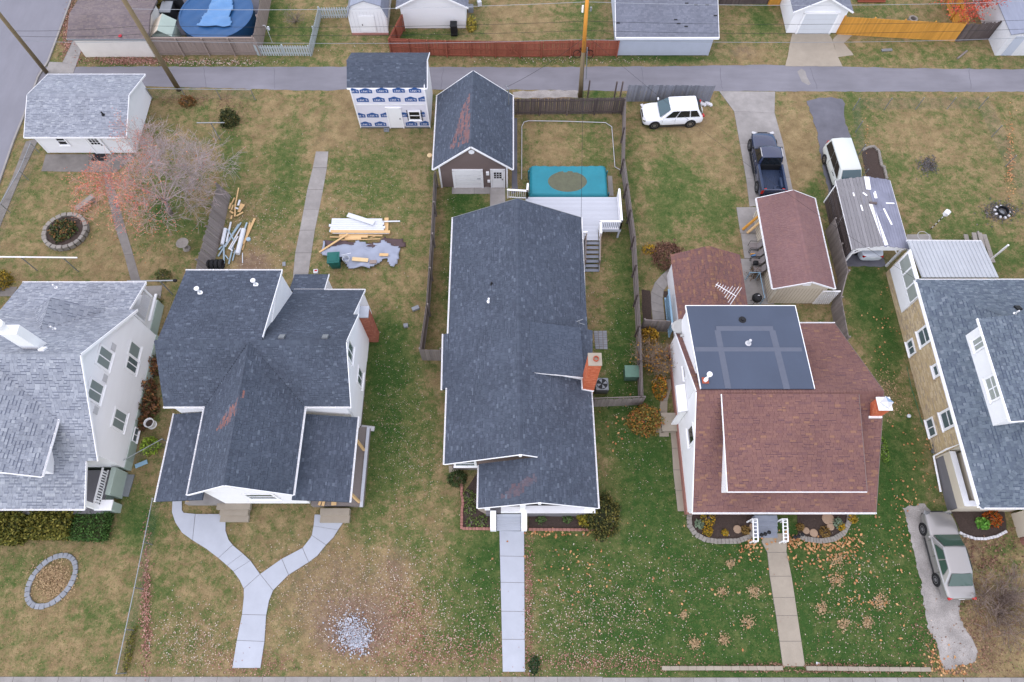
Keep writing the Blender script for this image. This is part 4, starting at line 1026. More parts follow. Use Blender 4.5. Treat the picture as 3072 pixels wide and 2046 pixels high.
roof(h3, pl3 + bw_, 'charcoal', band=.2, limit=300, caps=[(RN, RS, (-.5, 0, 1), (.5, 0, 1)), (RPn, RP, (-.5, 0, 1), (.5, 0, 1))])
roof(h3, [[d2, d3, d0 + V((0, 0, .03)), d1 + V((0, 0, .03))]], 'charcoalflat', name='dormer_roof', band=.2, limit=60)
MB().slab([d1 + V((.15, .1, -.05)), V((4.15, d1.y + .1, east3(4.15, 0))), d2 + V((-.15, .1, -.12))], .1).build('dormer_wall', 'siding', h3)
strip(h3, d1, d2, .05, .12)
for a, b in ((RN, WN), (RN, EN), (RS, WS), (RP, WP), (RP, ES)): strip(h3, V(a) + V((0, -.02 if a.y < 20 else .02, .02)), V(b) + V((0, -.02 if a.y < 20 else .02, .02)), .04, .15, m='trim' if a.y < 20 else 'metalgrey')
strip(h3, RS, V((1.4, 9.92, 4.87)), .04, .15); MB().box(RS + V((0, -.05, -.06)), (.16, .08, .26)).build('gable_block', 'trim', h3); MB().box(RP + V((0, -.05, -.06)), (.16, .08, .26)).build('gable_block', 'trim', h3)
gutter(h3, WN, V((-4.0, at(1330, 1003, 3.03).y, ze)), (-1, 0, 0)); gutter(h3, bw_[0][0], bw_[0][1], (-1, 0, 0)); gutter(h3, V((-3.93, at(1326, 1168, 3.03).y, ze)), WS, (-1, 0, 0))
gutter(h3, ES, V((4.76, 15.6, ze)), (1, 0, 0)); gutter(h3, V((4.64, at(1778, 992, 3.03).y, ze)), EN, (1, 0, 0)); gutter(h3, WP, V((-1.9, 9.9, ze)), (-1, 0, 0), ticks=False)
lap_wall(h3, [V((-3.65, 10.35, .7)), V((4.3, 10.35, .7)), V((4.3, 10.35, 3.1)), V((.4, 10.35, 5.1)), V((-3.65, 10.35, 3.1))], 'brownsiding')
MB().box((.2, 18.6, 1.6), (7.7, 16.3, 3.1)).build('house_core', 'brownsiding', h3)
MB().box((.3, 18.6, .35), (7.9, 16.4, .7)).build('foundation', 'concdark', h3)
MB().box((1.5, 8.9, .38), (6.1, 2.7, .76)).build('porch_floor', 'greyfloor', h3)
MB().box((1.8, 7.75, 1.0), (.0 + 4.9, .3, .55)).build('porch_wall', 'white', h3); MB().box((2.75, 7.72, .42), (4.2, .2, .84)).build('porch_skirt', 'whitestone', h3)
MB().box((2.75, 7.72, 1.3), (4.3, .42, .1)).build('porch_wall_cap', 'trim', h3)
for x in (-1.45, .62, 4.4): MB().box((x, 7.85, 2.2), (.32, .32, 2.1)).build('porch_column', 'white', h3)
# stairs with white cheek walls (steps lead to the straight walk)
yb = tp(14, 2143, 250).y
for i, y in enumerate((1570 - 1506, 145, 190, 250)): pass
xs0, xs1 = -.92, .52
ny = 5
for k in range(ny):
    y1 = 7.6 - k * (7.6 - yb) / ny; y0 = 7.6 - (k + 1) * (7.6 - yb) / ny
    MB().box(((xs0 + xs1) / 2, (y0 + y1) / 2, (.76 - k * .15) / 2), (xs1 - xs0, y1 - y0 + .02, .76 - k * .15)).build('step', 'concnew', h3)
for x in (xs0 - .2, xs1 + .2):
    mb = MB(); x0, x1 = x - .17, x + .17
    prof = [(7.7, 0), (7.7, 1.05), (yb + .05, .5), (yb - .05, .5), (yb - .05, 0)]
    n_ = len(prof); mb.add([(x0, y, z) for y, z in prof] + [(x1, y, z) for y, z in prof], [tuple(range(n_)), tuple(reversed(range(n_, 2 * n_)))] + [(k, k + n_, (k + 1) % n_ + n_, (k + 1) % n_) for k in range(n_)])
    mb.build('stair_cheek', 'white', h3)
window(h3, (-2.8, 10.32, 2.0), (1, 0, 0), (0, -1, 0), 1.1, 1.1, 'h', fr=.14)
c3 = brick_box(h3, 'chimney', 4.24, 4.94, 14.45, 15.15, 0, 7.2, 'orangebrick')
MB().box((4.59, 14.8, 7.23), (.76, .76, .07)).build('chimney_crown', 'conctan', c3)
MB().lathe((4.64, 14.8, 7.26), [(.16, 0), (.16, .12), (.12, .12), (.12, -.1)], 14, cap=False).build('chimney_pot', 'glaze', c3)
fl = MB(); fl.bar((4.2, 14.4, 3.55), (4.2, 15.2, 3.55), .05, .3); fl.bar((4.2, 14.42, 3.45), (4.9, 14.42, 3.15), .05, .25); fl.build('flashing', 'trim', c3)
west3 = lambda X, Y: 5.33 - k3 * (.4 - X)
vent_pipe(h3, on_plane(760 + 2078 * .34438, 500 + 1025 * .34438, west3), .25, .05, 'black'); vent_pipe(h3, on_plane(760 + 2052 * .34438, 500 + 1175 * .34438, west3), .4, .06, 'trim')
p = on_plane(1520 + 625 * .34438, 500 + 1380 * .34438, east3)
an = MB(); an.tube([p, p + V((0, 0, .5))], .02); an.tube([p + V((-.15, 0, .5)), p + V((.25, .15, .55))], .02); an.tube([p + V((0, 0, .3)), p + V((.35, -.1, .3))], .02); an.box(p + V((.05, -.35, .08)), (.12, .12, .1)); an.build('antenna_mount', 'steel', h3)

# ---- fourth house: red-brown roof, shed dormer, flat rear roof
h4 = thing('red_roofed_house', 'white house with red-brown shingle roof, broad front dormer and flat rear roof', 'house', V((15.3, 13, 0)))
ze, zr, yr = 3.0, 6.6, 13.15
x0, x1, yS, yN = 10.16, 20.52, 7.24, 19.09
pl4 = [[V((x0, yS, ze)), V((x1, yS, ze)), V((x1, yr, zr)), V((x0, yr, zr))], [V((x1, yN, ze)), V((x0, yN, ze)), V((x0, yr, zr)), V((x1, yr, zr))]]
roof(h4, pl4, 'brownred', band=.12, limit=300, widths=(.20, .27, .34), caps=[((x0, yr, zr), (x1, yr, zr), (0, -.6, 1), (0, .6, 1))])
dm = [V((11.55, 7.9, 5.35)), V((19.05, 7.9, 5.35)), V((19.1, yr - .15, 6.62)), V((11.53, yr - .15, 6.62))]
roof(h4, [dm], 'brownred', name='front_dormer_roof', band=.12, limit=300, widths=(.20, .27, .34))
MB().box((15.3, 10.0, 4.5), (7.1, 3.6, 1.7)).build('front_dormer_wall', 'siding', h4)
strip(h4, dm[0], dm[3], .05, .16); strip(h4, dm[1], dm[2], .05, .16, m='brownsiding'); strip(h4, dm[0] + V((0, -.02, 0)), dm[1] + V((0, -.02, 0)), .05, .14)
# flat rear storey
fm = MB(); fz = [V((10.34, 18.85, 5.9)), V((10.43, 13.3, 6.62)), V((16.72, 13.3, 6.62)), V((16.87, 18.85, 5.9))]
fm.slab([V(p) for p in fz], .14); fr4 = fm.build('flat_roof', 'membrane', h4)
def flat(X, Y): return 5.9 + (18.85 - Y) / 5.55 * .72
q4 = lambda x, y: (1960 + x * .31423, 900 + y * .31423)
for a, b, w_ in (((600, 275), (1145, 275), .34), ((400, 470), (1420, 475), .28), ((612, 290), (715, 845), .34), ((1135, 290), (1275, 850), .36)):
    A_, B_ = on_plane(*q4(*a), flat), on_plane(*q4(*b), flat)
    MB().bar(A_ + V((0, 0, .004 + .001 * random.random())), B_ + V((0, 0, .004 + .001 * random.random())), w_, .012).build('membrane_seam', 'membseam', fr4)
strip(h4, fz[0], fz[1], .06, .16); strip(h4, fz[0], fz[3], .06, .16); strip(h4, fz[3], fz[2], .06, .16)
MB().box((13.6, 16.3, 4.6), (6.2, 4.9, 2.3)).build('rear_storey_wall', 'siding', h4)
p = on_plane(*q4(495, 770), flat); vp = MB().box(p + V((0, 0, .03)), (.36, .36, .05)).build('flue_base', 'glaze', fr4)
MB().lathe(p, [(.11, .03), (.11, .25), (.07, .3), (.07, .9), (.15, .92), (.15, 1.0), (.05, 1.05)], 12).build('flue_pipe', 'trim', fr4)
vent_pipe(h4, on_plane(*q4(905, 415), flat), .45, .08, 'soffit'); vent_pipe(h4, on_plane(*q4(850, 190), flat), .14, .10, 'black')
lap_wall(h4, [V((10.55, 18.7, .5)), V((10.55, 7.7, .5)), V((10.55, 7.7, 3.1)), V((10.55, 13.15, 6.45)), V((10.55, 18.7, 3.1))], 'white', ch=.2)
lap_wall(h4, [V((20.1, 7.7, .5)), V((20.1, 18.7, .5)), V((20.1, 18.7, 3.1)), V((20.1, 13.15, 6.45)), V((20.1, 7.7, 3.1))], 'white', ch=.2)
MB().box((15.3, 14.2, 1.6), (9.3, 8.9, 3.0)).build('house_core', 'white', h4)
MB().box((15.3, 13.2, .25), (9.7, 11.1, .5)).build('foundation', 'redpaver', h4)
MB().box((15.3, 8.7, .5), (9.4, 2.0, .2)).build('porch_floor', 'greyfloor', h4)
MB().box((15.3, 7.75, .85), (9.4, .25, .6)).build('porch_wall', 'white', h4)
for x in (10.7, 13.6, 16.6, 19.9): MB().box((x, 7.8, 1.9), (.3, .3, 2.2)).build('porch_column', 'white', h4)
strip(h4, (x0, yr, zr), (x0, yS, ze), .06, .2); strip(h4, (x0, yr, zr), (x0, yN, ze), .06, .2); strip(h4, (x1, yr, zr), (x1, yN, ze), .05, .16, m='brownsiding'); strip(h4, (x1, yr, zr), (x1, yS, ze), .05, .16, m='brownsiding')
gutter(h4, (x0, yS, ze), (x1, yS, ze), (0, -1, 0)); gutter(h4, (17.0, yN, ze), (x1, yN, ze), (0, 1, 0))
for (a, b, w_, h_) in ((365, 1290, .9, 1.1), (315, 670, .7, .9)):
    p = onX(*q4(a, b), 10.55); window(h4, p + V((-.02, 0, 0)), (0, -1, 0), (-1, 0, 0), w_, h_, None, m_glass='glassdark', fr=.13)
# side bay hood with white eave
hb = MB(); hb.slab([V((10.5, 13.2, 3.2)), V((10.0, 13.2, 2.9)), V((10.0, 14.9, 2.9)), V((10.5, 14.9, 3.2))][::-1], .08); hb.build('side_door_hood', 'trim', h4)
MB().box((10.3, 13.25, 1.6), (.4, .1, 2.5)).build('hood_bracket', 'white', h4)
st = MB(); st.box((10.0, 13.4, .2), (1.0, 1.2, .4)); st.box((9.4, 13.4, .1), (.5, 1.2, .2)); st.build('side_steps', 'conctan', h4)
c4 = brick_box(h4, 'chimney', 19.82, 20.44, 11.95, 12.6, 4.5, 7.0, 'orangebrick')
MB().box((20.13, 12.28, 7.03), (.74, .76, .06)).build('chimney_crown', 'trim', c4); MB().lathe((20.16, 12.28, 7.05), [(.36, .2), (.36, .23), (.05, .3)], 4).build('chimney_cap', 'chrome', c4)
MB().box((20.1, 11.9, 5.85), (.72, .1, .2)).build('flashing', 'trim', c4)
# front stair with white railings
stp = MB()
for k in range(4): stp.box((15.17, 7.35 - k * .3, (.56 - k * .14) / 2), (1.35, .32, .56 - k * .14))
stp.build('front_steps', 'stair', h4)
for sx in (-1, 1):
    x = 15.17 + sx * .88; rl = MB()
    rl.bar((x - .13, 7.2, 1.15), (x - .13, 6.0, .75), .06, .06); rl.bar((x + .13, 7.2, 1.15), (x + .13, 6.0, .75), .06, .06)
    for k in range(7):
        f_ = k / 6; rl.bar((x - .13, 7.2 - f_ * 1.2, 1.15 - f_ * .4), (x + .13, 7.2 - f_ * 1.2, 1.15 - f_ * .4), .05, .04)
    for (y, z) in ((7.2, 1.15), (6.0, .75)):
        rl.bar((x - .13, y, 0), (x - .13, y, z), .07, .07); rl.bar((x + .13, y, 0), (x + .13, y, z), .07, .07)
    rl.build('stair_railing', 'trim', h4)
# rear sun room with slatted side
sr = [[V((10.7, 24.5, 2.5)), V((10.75, 18.9, 2.5)), V((13.0, 18.9, 3.6)), V((12.97, 24.5, 3.6))], [V((15.35, 18.9, 2.5)), V((15.4, 24.5, 2.5)), V((12.97, 24.5, 3.6)), V((13.0, 18.9, 3.6))]]
roof(h4, sr, 'brownmix', name='sun_room_roof', band=.1, limit=200, widths=(.20, .27, .34), caps=[((13.0, 19, 3.6), (12.97, 24.5, 3.6), (-.45, 0, 1), (.45, 0, 1))])
MB().box((13.0, 21.7, 1.2), (4.1, 5.2, 2.4)).build('sun_room_wall', 'white', h4)
lt = MB()
for k in range(14): lt.bar((10.55, 19.4 + k * .2, .5), (10.55, 19.4 + k * .2, 1.6), .05, .09)
lt.bar((10.55, 19.3, 1.65), (10.55, 22.3, 1.65), .12, .08); lt.bar((10.55, 19.3, .45), (10.55, 22.3, .45), .1, .08); lt.build('slatted_side', 'paleblue', h4)
ant = MB(); b_ = on_plane(1520 + 1960 * .34438, 500 + 1185 * .34438, lambda X, Y: 3.4)
ant.tube([b_ + V((0, 0, -.4)), b_ + V((0, 0, .9))], .025)
t_ = b_ + V((0, 0, .9)); e_ = t_ + V((-1.15, .85, 0)); ant.tube([t_, e_], .022)
dr_ = (e_ - t_).normalized(); cr = V((-dr_.y, dr_.x, 0))
for k, l in enumerate((.75, .7, .5, .5, .3, .26, .24, .2, .2)):
    o = t_ + dr_ * (k * .17); ant.tube([o - cr * l, o + cr * l], .014)
ant.build('television_aerial', 'trim', h4)

# ---- fifth house: tan brick, blue-grey hip roof with white dormer
h5 = thing('tan_brick_house', 'tan brick house with blue-grey hipped roof and white dormer at the right edge', 'house', V((33, 15, 0)))
ze5 = 3.45; xw, y0, y1 = 26.2, 7.42, 22.0; xe = 46.0
hn = on_plane(3024.6, 947, lambda X, Y: ze5 + (X - xw) * .62)
zt = hn.z; ry = hn.y; rx = hn.x
k_s = (zt - ze5) / (ry - y0)
pl5 = [[V((xw, y1, ze5)), V((xw, y0, ze5)), V((xw + (ry - y0) * .55, y0 + (ry - y0) * .55 * 1.0, ze5 + (ry - y0) * .55 * .62 * 1.0)), V((rx, ry, zt))]]
hs = V((rx, ry, zt))
sx5 = xw + (hs.x - xw)
# west plane runs from both hips to the ridge line; south hip meets it at the same height
ys5 = y0 + (hs.x - xw)
pl5 = [[V((xw, y1, ze5)), V((xw, y0, ze5)), V((hs.x, ys5, zt)), hs],
       [V((xe, y1, ze5)), V((xw, y1, ze5)), hs, V((xe, ry, zt))],
       [V((xw, y0, ze5)), V((xe, y0, ze5)), V((xe, ys5, zt)), V((hs.x, ys5, zt))],
       [V((hs.x, ys5, zt)), V((xe, ys5, zt)), V((xe, ry, zt + .02)), V((hs.x, ry, zt + .02))]]
roof(h5, pl5, 'bluegrey', band=.3, limit=300, ch=.17, widths=(.18, .24, .30), caps=[(V((xw, y1, ze5)), hs, (-.5, 0, 1), (0, .5, 1)), (V((xw, y0, ze5)), V((hs.x, ys5, zt)), (-.5, 0, 1), (0, -.5, 1))])
west5 = lambda X, Y: ze5 + (X - xw) * .62
db0, db1 = on_plane(2894, 1007.4, west5), on_plane(2981.5, 1277.5, west5)
dxw = (db0.x + db1.x) / 2; dz0 = west5(dxw, 0); dh = 1.75
dy0, dy1 = db1.y, db0.y
roof(h5, [[V((dxw - .25, dy1 + .3, dz0 + dh)), V((dxw - .25, dy0 - .3, dz0 + dh)), V((36.5, dy0 - .3, dz0 + dh + 2.2)), V((36.5, dy1 + .3, dz0 + dh + 2.2))]], 'bluegrey', name='dormer_roof', band=.3, limit=150, ch=.17, widths=(.18, .24, .30))
MB().box(((dxw + 37) / 2, (dy0 + dy1) / 2, dz0 + dh / 2 - .15), (37 - dxw, dy1 - dy0, dh + .2)).build('dormer_wall', 'white', h5)
strip(h5, (dxw - .27, dy0 - .3, dz0 + dh), (dxw - .27, dy1 + .3, dz0 + dh), .08, .2); strip(h5, (dxw - .25, dy0 - .32, dz0 + dh), (36.5, dy0 - .32, dz0 + dh + 2.2), .06, .2)
for (x, y, w_, sp) in ((2938, 1030, .62, 'v'), (2982, 1163, 1.25, '4')):
    p = onX(x, y, dxw); window(h5, p + V((-.02, 0, 0)), (0, -1, 0), (-1, 0, 0), w_, .85, sp, m_glass='screen', fr=.11)
bx = 26.5
bw5 = [V((bx, 24.6, .02)), V((bx, 7.95, .02)), V((bx, 7.95, 3.35)), V((bx, 24.6, 3.35))]
wl5 = MB(); wl5.box((36.3, 16.5, 1.68), (19.6, 10.5, 3.34)); wl5.box((26.6, 23.1, 1.4), (.2, 2.9, 2.78)); wl5 = wl5.build('brick_wall', 'tanmortar', h5)
yp = 11.2
courses(wl5, [[V((bx, 21.75, .02)), V((bx, yp, .02)), V((bx, yp, 3.35)), V((bx, 21.75, 3.35))], [V((bx, 24.55, .02)), V((bx, 21.75, .02)), V((bx, 21.75, 2.78)), V((bx, 24.55, 2.78))]], 'tanbrick', name='brick', mass='bricks', ch=.09, widths=(.2, .3, .4), t=.014, limit=300, material='brick', brick=True)
# open porch corner: floor, brick parapet, white copings
MB().box((28.4, 9.45, .5), (3.9, 3.2, 1.0)).build('porch_floor', 'greyfloor', h5)
MB().box((28.5, 11.3, 1.7), (3.9, .2, 3.3)).build('porch_back_wall', 'beige', h5)
for (c_, d_) in (((26.6, 9.5, .85), (.28, 3.3, 1.7)), ((28.4, 7.98, .85), (3.8, .28, 1.7)), ((27.25, 9.6, 1.3), (.28, 2.9, .9))): MB().box(c_, d_).build('porch_parapet', 'beige', h5)
for (a, b) in (((26.6, 7.85, 1.74), (26.6, 11.1, 1.74)), ((26.5, 7.98, 1.745), (30.3, 7.98, 1.745)), ((27.25, 8.2, 1.8), (27.25, 11.0, 1.8)), ((27.2, 8.3, 1.805), (29.2, 8.3, 1.805))): MB().bar(a, b, .32, .07).build('coping', 'trim', h5)
dp = MB(); dp.tube([V((26.35, 7.6, 3.2)), V((26.35, 11.2, 3.2)), V((26.3, 11.25, 1.7)), V((26.3, 11.2, .3)), V((26.25, 9.0, .15))], .06, 6); dp.build('downpipe', 'trim', h5)
gutter(h5, (xw, y1, ze5), (xw, y0, ze5), (-1, 0, 0), w_=.16, ticks=False); gutter(h5, (xw, y1, ze5), (xe, y1, ze5), (0, 1, 0), ticks=False); gutter(h5, (xw, y0, ze5), (xe, y0, ze5), (0, -1, 0), ticks=False)
MB().box((30.6, 7.0, 1.0), (.7, 1.4, 2.0)).build('porch_pier', 'beige', h5); MB().box((30.6, 7.0, 2.03), (.85, 1.6, .08)).build('pier_cap', 'trim', h5); MB().lathe((30.6, 6.1, 0), [(.3, 0), (.34, .5), (.3, .9)], 12).build('newel', 'redpaver', h5)
q5 = lambda x, y: (2640 + x * .2807, 700 + y * .2807)
pN, pS = onX(*q5(330, 180), bx), onX(*q5(240, 850), bx)
ywn, yws = onX(*q5(120, 385), bx).y, pS.y; zb, zt5 = onX(*q5(120, 385), bx).z, onX(*q5(330, 180), bx).z
MB().box((bx - .04, (ywn + yws) / 2, (zb + zt5) / 2), (.10, abs(ywn - yws), zt5 - zb)).build('white_panel', 'trim', h5)
for (x, y) in ((275, 330), (315, 480), (355, 630)):
    p = onX(*q5(x, y), bx - .1); window(h5, p, (0, -1, 0), (-1, 0, 0), .95, 1.15, None, m_glass='screen', fr=.08, sill=False)
for (x, y, w_, h_) in ((480, 1095, .9, 1.1), (620, 1455, .55, .7)):
    p = onX(*q5(x, y), bx - .03); window(h5, p, (0, -1, 0), (-1, 0, 0), w_, h_, 'h', m_glass='glass', fr=.15)
p = onX(2640 + 620 * .33155, 1120 + 410 * .33155, bx - .03); window(h5, p, (0, -1, 0), (-1, 0, 0), .9, 1.15, 'h', m_glass='glass', fr=.15)
for (x, y) in ((335, 1220),):
    p = onX(*q5(x, y), bx - .03); window(h5, p, (0, -1, 0), (-1, 0, 0), .85, .55, 'v', m_glass='glass', fr=.12)
p = onX(2640 + 465 * .33155, 1120 + 490 * .33155, bx - .03); window(h5, p, (0, -1, 0), (-1, 0, 0), 1.0, .6, 'v', m_glass='glass', fr=.1)
north5 = lambda X, Y: ze5 + (y1 - Y) * (zt - ze5) / (y1 - ry)
vent_pipe(h5, on_plane(*q5(1440, 860), north5), .4, .05); box_vent(h5, on_plane(*q5(1470, 805), north5), (0, .5, 1), 'black'); box_vent(h5, on_plane(*q5(1300, 1345), west5) + V((0, 0, .5)), (-.3, 0, 1), 'black')
# ribbed metal patio roof behind
mr = [at(*q5(290, 80), 2.75), at(*q5(1090, 85), 2.75), V((35.0, 22.0, 3.3)), V((27.0, 22.0, 3.3))]
mr[2] = at(*q5(1270, 470), 3.2); mr[3] = at(*q5(450, 470), 3.2)
pm = MB().slab([mr[1], mr[0], mr[3], mr[2]], .06).build('patio_roof', 'metalroof', h5)
for k in range(19):
    f_ = (k + .3) / 19; MB().bar(mr[0].lerp(mr[1], f_) + V((0, 0, .02)), mr[3].lerp(mr[2], f_) + V((0, 0, .02)), .05, .05).build('roof_rib', 'metalroof', pm)
gutter(h5, mr[0], mr[1], (0, 1, 0), ticks=False)
for x in (27.2, 30.5, 33.6): MB().box((x, mr[0].y - .3, 1.35), (.1, .1, 2.7)).build('patio_post', 'trim', h5)

# ================================================================ GARAGES, SHEDS, FENCES
def gable_building(name, label, cat, x0, x1, y0, y1, zw, zr, oh, pal, wm, axis='y', xr=None, band=.2, limit=150, widths=(.16, .22, .28), lap=.16, gut=True, yover=.3):
    """gable building; axis = direction of the ridge"""
    t_ = thing(name, label, cat, V(((x0 + x1) / 2, (y0 + y1) / 2, 0)))
    if axis == 'y':
        xm = xr if xr is not None else (x0 + x1) / 2; k = (zr - zw) / (xm - x0 + oh)
        a, b, ya, yb_ = x0 - oh, x1 + oh, y0 - yover, y1 + yover
        pls = [[V((a, yb_, zw)), V((a, ya, zw)), V((xm, ya, zr)), V((xm, yb_, zr))], [V((b, ya, zw)), V((b, yb_, zw)), V((xm, yb_, zr)), V((xm, ya, zr))]]
        roof(t_, pls, pal, band=band, limit=limit, widths=widths, caps=[((xm, yb_, zr), (xm, ya, zr), (-k, 0, 1), (k, 0, 1))])
        for y, s_ in ((y0, -1), (y1, 1)):
            P_ = [V((x0, y, .05)), V((x1, y, .05)), V((x1, y, zw + .02)), V((xm, y, zr - .12)), V((x0, y, zw + .02))]
            if s_ > 0: P_ = [P_[1], P_[0], P_[4], P_[3], P_[2]]
            lap_wall(t_, P_, wm, ch=lap)
        MB().box(((x0 + x1) / 2, (y0 + y1) / 2, zw / 2 + .02), (x1 - x0 - .02, y1 - y0 - .3, zw - .1)).build('side_wall', wm, t_)
        for s_ in (a, b):
            strip(t_, (s_, ya - .02, zw), (xm, ya - .02, zr), .05, .18); strip(t_, (s_, yb_ + .02, zw), (xm, yb_ + .02, zr), .05, .18)
        if gut: gutter(t_, (a, yb_, zw), (a, ya, zw), (-1, 0, 0)); gutter(t_, (b, ya, zw), (b, yb_, zw), (1, 0, 0))
    else:
        ym = (y0 + y1) / 2; a, b, ya, yb_ = x0 - yover, x1 + yover, y0 - oh, y1 + oh; k = (zr - zw) / (ym - ya)
        pls = [[V((a, ya, zw)), V((b, ya, zw)), V((b, ym, zr)), V((a, ym, zr))], [V((b, yb_, zw)), V((a, yb_, zw)), V((a, ym, zr)), V((b, ym, zr))]]
        roof(t_, pls, pal, band=band, limit=limit, widths=widths, caps=[((a, ym, zr), (b, ym, zr), (0, -k, 1), (0, k, 1))])
        for x, s_ in ((x0, -1), (x1, 1)):
            P_ = [V((x, y0, .05)), V((x, y1, .05)), V((x, y1, zw + .02)), V((x, ym, zr - .1)), V((x, y0, zw + .02))]
            if s_ < 0: P_ = [P_[1], P_[0], P_[4], P_[3], P_[2]]
            lap_wall(t_, P_, wm, ch=lap)
        MB().box(((x0 + x1) / 2, ym, zw / 2 + .02), (x1 - x0 - .3, y1 - y0 - .02, zw - .1)).build('side_wall', wm, t_)
        for s_ in (ya, yb_):
            strip(t_, (a - .02, s_, zw), (a - .02, ym, zr), .05, .16); strip(t_, (b + .02, s_, zw), (b + .02, ym, zr), .05, .16)
        if gut: gutter(t_, (a, ya, zw), (b, ya, zw), (0, -1, 0)); gutter(t_, (b, yb_, zw), (a, yb_, zw), (0, 1, 0))
    return t_
# corner garage at the left
gL = gable_building('corner_garage', 'white garage with light grey shingle roof beside the alley corner', 'garage', -35.9, -29.1, 35.2, 40.9, 2.15, 3.2, .25, 'silver', 'siding', 'x', band=.4, limit=120, widths=(.18, .24, .30), yover=.4)
window(gL, (-34.0, 35.19, 1.45), (1, 0, 0), (0, -1, 0), .6, .75, 'h', m_glass='glassdark', fr=.1)
door(gL, (-31.55, 35.19, .05), (1, 0, 0), (0, -1, 0), .95, 2.0, lights=(-.24, 1.15, 3, 3, .24, .26))
vent_pipe(gL, on_plane(900 * .34438, 1000 * .34438, lambda X, Y: 2.15 + (Y - 34.95) * .34), .3, .06, 'black')
solo('door_mat', MB().box(tp(1, 868, 1365, .04), (1.1, .75, .025)), 'black', 'dark grey door mat on the patio of the corner garage', 'mat', tp(1, 868, 1365, .04))
# shed in printed house wrap
ROOF_GLOW += [([(1409, 283), (1412, 425), (1365, 440), (1348, 448), (1372, 380), (1388, 320)], C(152, 106, 98), .75)]  # reddish glow on the brown garage roof, painted as shingle colour
ls = thing('wrapped_shed', 'tall new shed wrapped in white sheeting printed with blue store logos', 'shed', V((-9.2, 39.5, 0)))
roof(ls, [[V((-12.15, 37.8, 4.1)), V((-6.25, 37.8, 4.1)), V((-6.25, 39.6, 5.0)), V((-12.15, 39.6, 5.0))], [V((-6.25, 41.3, 4.15)), V((-12.15, 41.3, 4.15)), V((-12.15, 39.6, 5.0)), V((-6.25, 39.6, 5.0))]], 'charcoal', band=.2, limit=80,
     caps=[((-12.15, 39.6, 5.0), (-6.25, 39.6, 5.0), (0, -.5, 1), (0, .5, 1))])
MB().box((-9.18, 39.5, 2.0), (5.44, 3.55, 4.1)).build('wrapped_wall', 'wrap', ls)
wall(ls, [V((-6.42, 37.75, .05)), V((-6.42, 41.25, .05)), V((-6.42, 41.25, 4.1)), V((-6.42, 39.6, 4.9)), V((-6.42, 37.75, 4.1))], 'siding', .06, 'end_wall')
for x in (-11.9, -6.46): MB().box((x, 37.71, 2.05), (.09, .05, 4.05)).build('corner_trim', 'trim', ls)
strip(ls, (-12.15, 37.78, 4.1), (-6.25, 37.78, 4.1), .05, .2); strip(ls, (-6.23, 37.8, 4.1), (-6.23, 39.6, 5.0), .05, .2); strip(ls, (-6.23, 41.3, 4.15), (-6.23, 39.6, 5.0), .05, .2)
MB().bar((-11.9, 37.7, .1), (-6.45, 37.7, .1), .06, .12).build('bottom_board', 'metalgrey', ls)
door(ls, (-9.05, 37.71, .1), (1, 0, 0), (0, -1, 0), .95, 2.05, m='white')
def logo(p, sc=1.0, left=-1.0, right=1.0):
    """low gabled blue panel with the store's name on it"""
    lo, hi = max(-.45, left), min(.45, right)
    top = [(-.45, -.20), (.45, -.20), (.45, .14), (.30, .18), (.05, .30), (-.05, .30), (-.30, .18), (-.45, .14)]
    pts = [V((p.x + max(lo, min(hi, x)) * sc, p.y, p.z + z * sc)) for x, z in top]
    b_ = MB(); b_.slab(pts, .006) if normal(pts).y < 0 else b_.slab(pts[::-1], .006)
    o = b_.build('printed_logo', 'blueprint', ls)
    txt = "LOWE'S"; lw = .86 / 6
    L5 = {'L': ["100", "100", "100", "100", "111"], 'O': ["111", "101", "101", "101", "111"], 'W': ["101", "101", "101", "111", "111"], 'E': ["111", "100", "110", "100", "111"], "'": ["010", "010", "000", "000", "000"], 'S': ["111", "100", "111", "001", "111"]}
    mb = MB(); x = -.33; cw = .023; chh = .032
    for ch_ in txt:
        wch = 3 if ch_ != "'" else 2
        for r_, row in enumerate(L5[ch_]):
            for c_, bit in enumerate(row):
                if bit == '1':
                    xx = x + c_ * cw * 1.15; zz = .07 - r_ * chh
                    if lo < xx < hi - .03:
                        mb.quad(V((p.x + xx * sc, p.y - .004, p.z + (zz - chh) * sc)), V((p.x + (xx + cw * 1.15) * sc, p.y - .004, p.z + (zz - chh) * sc)), V((p.x + (xx + cw * 1.15) * sc, p.y - .004, p.z + zz * sc)), V((p.x + xx * sc, p.y - .004, p.z + zz * sc)))
        x += wch * cw * 1.15 + .045
    if mb.v: mb.build('logo_letters', 'wrap', o)
yl = 37.71
for (x, y, a, b) in ((865, 795, -.12, 1), (980, 795, -1, 1), (1122, 792, -1, 1), (1266, 790, -1, 1), (1408, 790, -1, 1), (952, 872, -1, 1), (1092, 870, -1, 1), (1230, 868, -1, 1), (1372, 868, -1, 1), (1490, 866, -1, .1),
                     (925, 1008, -.1, 1), (1040, 1007, -1, 1), (1160, 1005, -1, .02), (1312, 1003, -1, 1), (1485, 1000, -.25, .1), (980, 1083, -1, 1), (1108, 1082, -1, 1), (1378, 1080, -1, 1), (1500, 1078, -1, .28)):
    p = onY(760 + x * .34438, y * .34438, yl); logo(p, 1.0, a, b)
p = onY(760 + 1405 * .34438, 1005 * .34438, yl); window(ls, p, (1, 0, 0), (0, -1, 0), .78, .8, 'h', m_glass='glassdark', fr=.09)
tb = MB()
for x in (-.55, .55): tb.box(p + V((x, -.02, 0)), (.05, .02, 1.15))
tb.build('flashing_tape', 'black', ls)
MB().box((-9.2, 37.69, 2.55), (5.2, .02, .1)).build('wrap_lap', 'white', ls)
